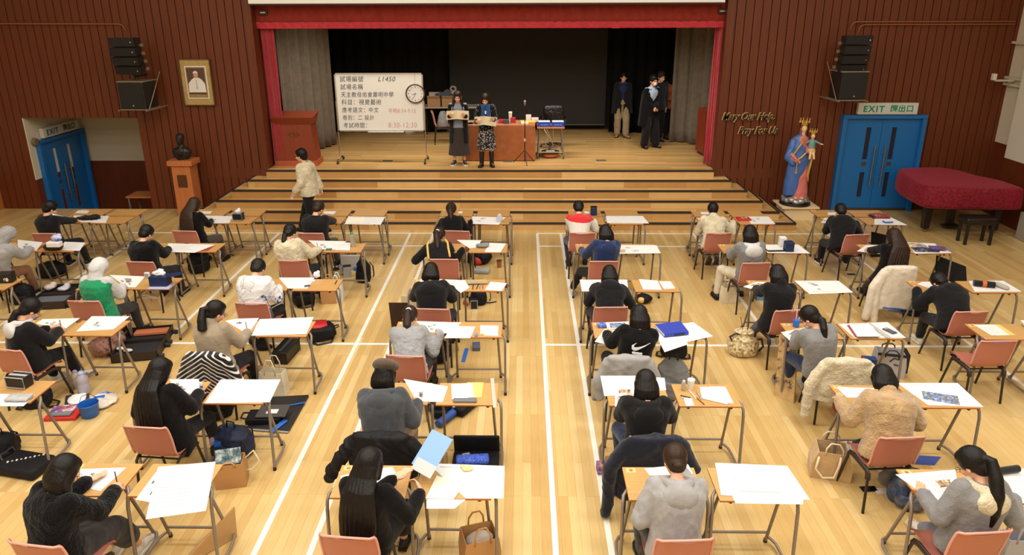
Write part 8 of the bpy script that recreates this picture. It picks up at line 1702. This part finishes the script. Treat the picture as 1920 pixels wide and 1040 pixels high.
r = empty('drawstring_bag', P(1391, 663), 0, 'cream floral drawstring bag standing on the floor before the artwork board', 'bag'); FLB = blotch('floral_canvas', (.8, .7, .6), [lin(224, 214, 190), lin(220, 208, 180), lin(196, 170, 110), lin(96, 84, 80)], 30)
m = MB(); m.loft([m.ell_ring((0, 0, z), a, a*.8, 18) for z, a in ((0, .14), (.03, .18), (.14, .20), (.24, .16), (.29, .10), (.33, .13))]); blob(m, 'bag_body', FLB, r, .012, 2, .012, 15); b = MB(); b.tube([(-.15, -.05, .2), (-.19, -.04, .26), (-.12, -.06, .32), (-.02, -.05, .3)], .014, 6); b.tube([(.15, 0, .2), (.24, .02, .2), (.26, 0, .1), (.2, -.02, .05)], .016, 6); b.build('dark_strap', newmat('brown_strap', lin(60, 40, 32), .6), r, smooth=True); b = MB(); b.cyl((0, 0, .25), (-.05, .05, .5), .004, n=5); b.cyl((.02, 0, .25), (.06, .03, .45), .004, n=5); b.build('brush_handle', BLKB, r)
a = P(1452, 742); c = P(1478, 764); r = empty('artwork_board', a, 0, 'worn ochre painted board leaning at the desk of the grey cardigan', 'board'); WORN = newmat('worn_board', lin(190, 150, 90), .7); t = NT(WORN); n_ = t.noise(t.obj(), 9, 7, .7); t.l(t.ramp(n_, [(.40, lin(70, 60, 54)), (.45, lin(176, 140, 88)), (.7, lin(206, 168, 108))]), t.b.inputs['Base Color']); t.bump(n_, .004, .5)
e0 = P(1455, 745); e1 = P(1468, 764); p0 = Vector((2.42, 6.20, 0)); dz = .62; b = MB(); far = P(1497, 690, .05); 
b.hexa([Vector((0, 0, 0)), Vector((.16, -.16, 0)), Vector((.175, -.15, 0)), Vector((.015, .01, 0)), Vector((.10, .34, dz)), Vector((.26, .18, dz)), Vector((.275, .19, dz)), Vector((.115, .35, dz))]); b.build('painted_panel', WORN, r)
for (x, y, lab, rz) in ((1397, 664, 'phone lying on the floor right of the floral drawstring bag', 10), (1795, 667, 'black phone lying on the floor left of the empty chair', -8), (1596, 515, 'grey phone lying on the floor near the cream coat', 0), (1629, 917, 'black phone on a cloth beside the tan handbag', 4)):
    r = empty('mobile_phone', P(x, y), R(rz), lab, 'phone'); b = MB(); b.rbox((0, 0, .005), (.15, .075, .009), .004); b.build('phone_body', PIPEW if x in (1397, 1596) else BLKB, r); b = MB(); b.box((0, 0, .0098), (.135, .066, .0006)); b.build('screen', newmat('screen_black', lin(14, 14, 18), .1), r)
tg = tote((1662, 700), 'light grey tote with black trim beneath the grey cardigan side desk', .34, .20, .30, newmat('tote_grey', lin(178, 176, 180), .7), -14, hmat=BLKB, loop=.06); b = MB(); b.box((0, -.11, .305), (.32, .012, .03)); b.box((.18, 0, .2), (.03, .2, .24)); b.build('black_trim', BLKB, tg)
b = MB(); b.tube([(-.02, -.115, .22), (.02, -.117, .27), (.08, -.117, .26)], .007, 6); b.tube([(.03, -.117, .19), (.08, -.117, .18)], .007, 6); b.build('black_emblem', BLKB, tg)
fbox((1624, 706), 'blue printed carton left of the light grey tote', .16, .10, .26, blotch('blue_red_carton', (.1, .2, .5), [lin(24, 60, 120), lin(26, 66, 132), lin(200, 60, 60)], 6), -10, 'carton', 'box'); fbox((1592, 778-4), 'orange red bag under the cream jacket chair', .32, .22, .12, newmat('orange_red', lin(190, 80, 50), .6), 0, 'orange_bag', 'bag', bev=.04); fbox((1630, 712), 'red pouch with blue edge in front of the blue printed carton', .12, .08, .08, newmat('red_pouch2', lin(206, 70, 70), .6), 10, 'red_pouch', 'pouch')
hb = tote((1553, 888), 'tan canvas handbag with cream loop handles on the floor at right', .36, .20, .30, TAN, -14, 'handbag', hmat=newmat('rope_cream', (0, 0, 0)), loop=.10, spread=.75); b = MB(); b.tube([(-.13, -.13, .26), (-.15, -.145, .14), (-.08, -.15, .05), (.02, -.15, .07), (.05, -.14, .2), (.06, -.12, .28)], .012, 6); b.build('front_handle', MATS['rope_cream'], hb, smooth=True)
sheet([(1715, 870), (1752, 872), (1765, 856), (1724, 853)], 'dark blue printed sheet on the floor behind the teddy jacket chair', 'blue_sheet', z=.001, mat=newmat('deep_blue_print', lin(62, 84, 160), .6), marks='')
backpack((1700, 940), 'blue and grey backpack under the desk of the cream hood', .34, .22, .30, blotch('denim_blue', (.2, .3, .4), [lin(60, 84, 120), lin(50, 70, 104), lin(110, 110, 112)], 8), rz=-20); m = MB(); m.ell((0, 0, .12), (.13, .05, .1)); tag(blob(m, 'grey_toy', cloth('grey_plush', lin(120, 112, 106)), None, .012, 2, .006, 14, loc=P(1668, 916)), 'grey furry bundle left of the blue and grey backpack', 'bundle')
fbox((1653, 921), 'pale fabric piece beneath the phone by the tan handbag', .12, .08, .01, newmat('pale_pink2', (0, 0, 0)), 0, 'fabric_piece', 'cloth', bev=.003)
tote((1900, 1040), 'white plastic carrier bag at the bottom right corner', .24, .12, .20, newmat('frosted', (0, 0, 0)), 0, 'carrier_bag', loop=.12)
backpack((1712, 590-4), 'black backpack on the floor right of the cream coat chair', .36, .24, .30, rz=-20); fbox((1742, 536+24), 'black hanging pouch with a white ball beside the bent black hoodie', .18, .14, .2, BLKN, 10, 'pouch', 'pouch', bev=.04)
fbox((1860, 655+16), 'black box with a blue top under the yellow folder desk', .30, .24, .22, BLKB, 0, 'black_case', 'case', lid=BLUEP)
item('umbrella', (1640, 545), 0, 'green-topped umbrella leaning beside the long-haired person', 'umbrella', lambda r: (MB().cyl((0, 0, 0), (.06, .0, .52), .016, .022, 10).build('furled_canopy', newmat('umbrella_green', lin(40, 60, 56), .6), r, smooth=True), MB().ell((.064, 0, .55), (.03, .03, .03)).build('green_knob', GRC, r, smooth=True)))
# black cases leaning behind desks at right
for (x0, y0, x1, y1, h_, lab) in ((1752, 560, 1815, 560, .62, 'black flat portfolio case leaning behind the bent black hoodie'), (1634, 482, 1682, 480, .40, 'black flat case leaning in front of the long-haired person')):
    a = P(x0, y0); c = P(x1, y1); u = c-a; r = empty('portfolio_case', a, 0, lab, 'case'); b = MB(); b.hexa([Vector((0, 0, 0)), u, u+Vector((0, .04, 0)), Vector((0, .04, 0)), Vector((.05, .22, h_)), u+Vector((0, .2, h_*.72)), u+Vector((0, .23, h_*.72)), Vector((.05, .25, h_))]); b.build('case_body', BLKN, r)
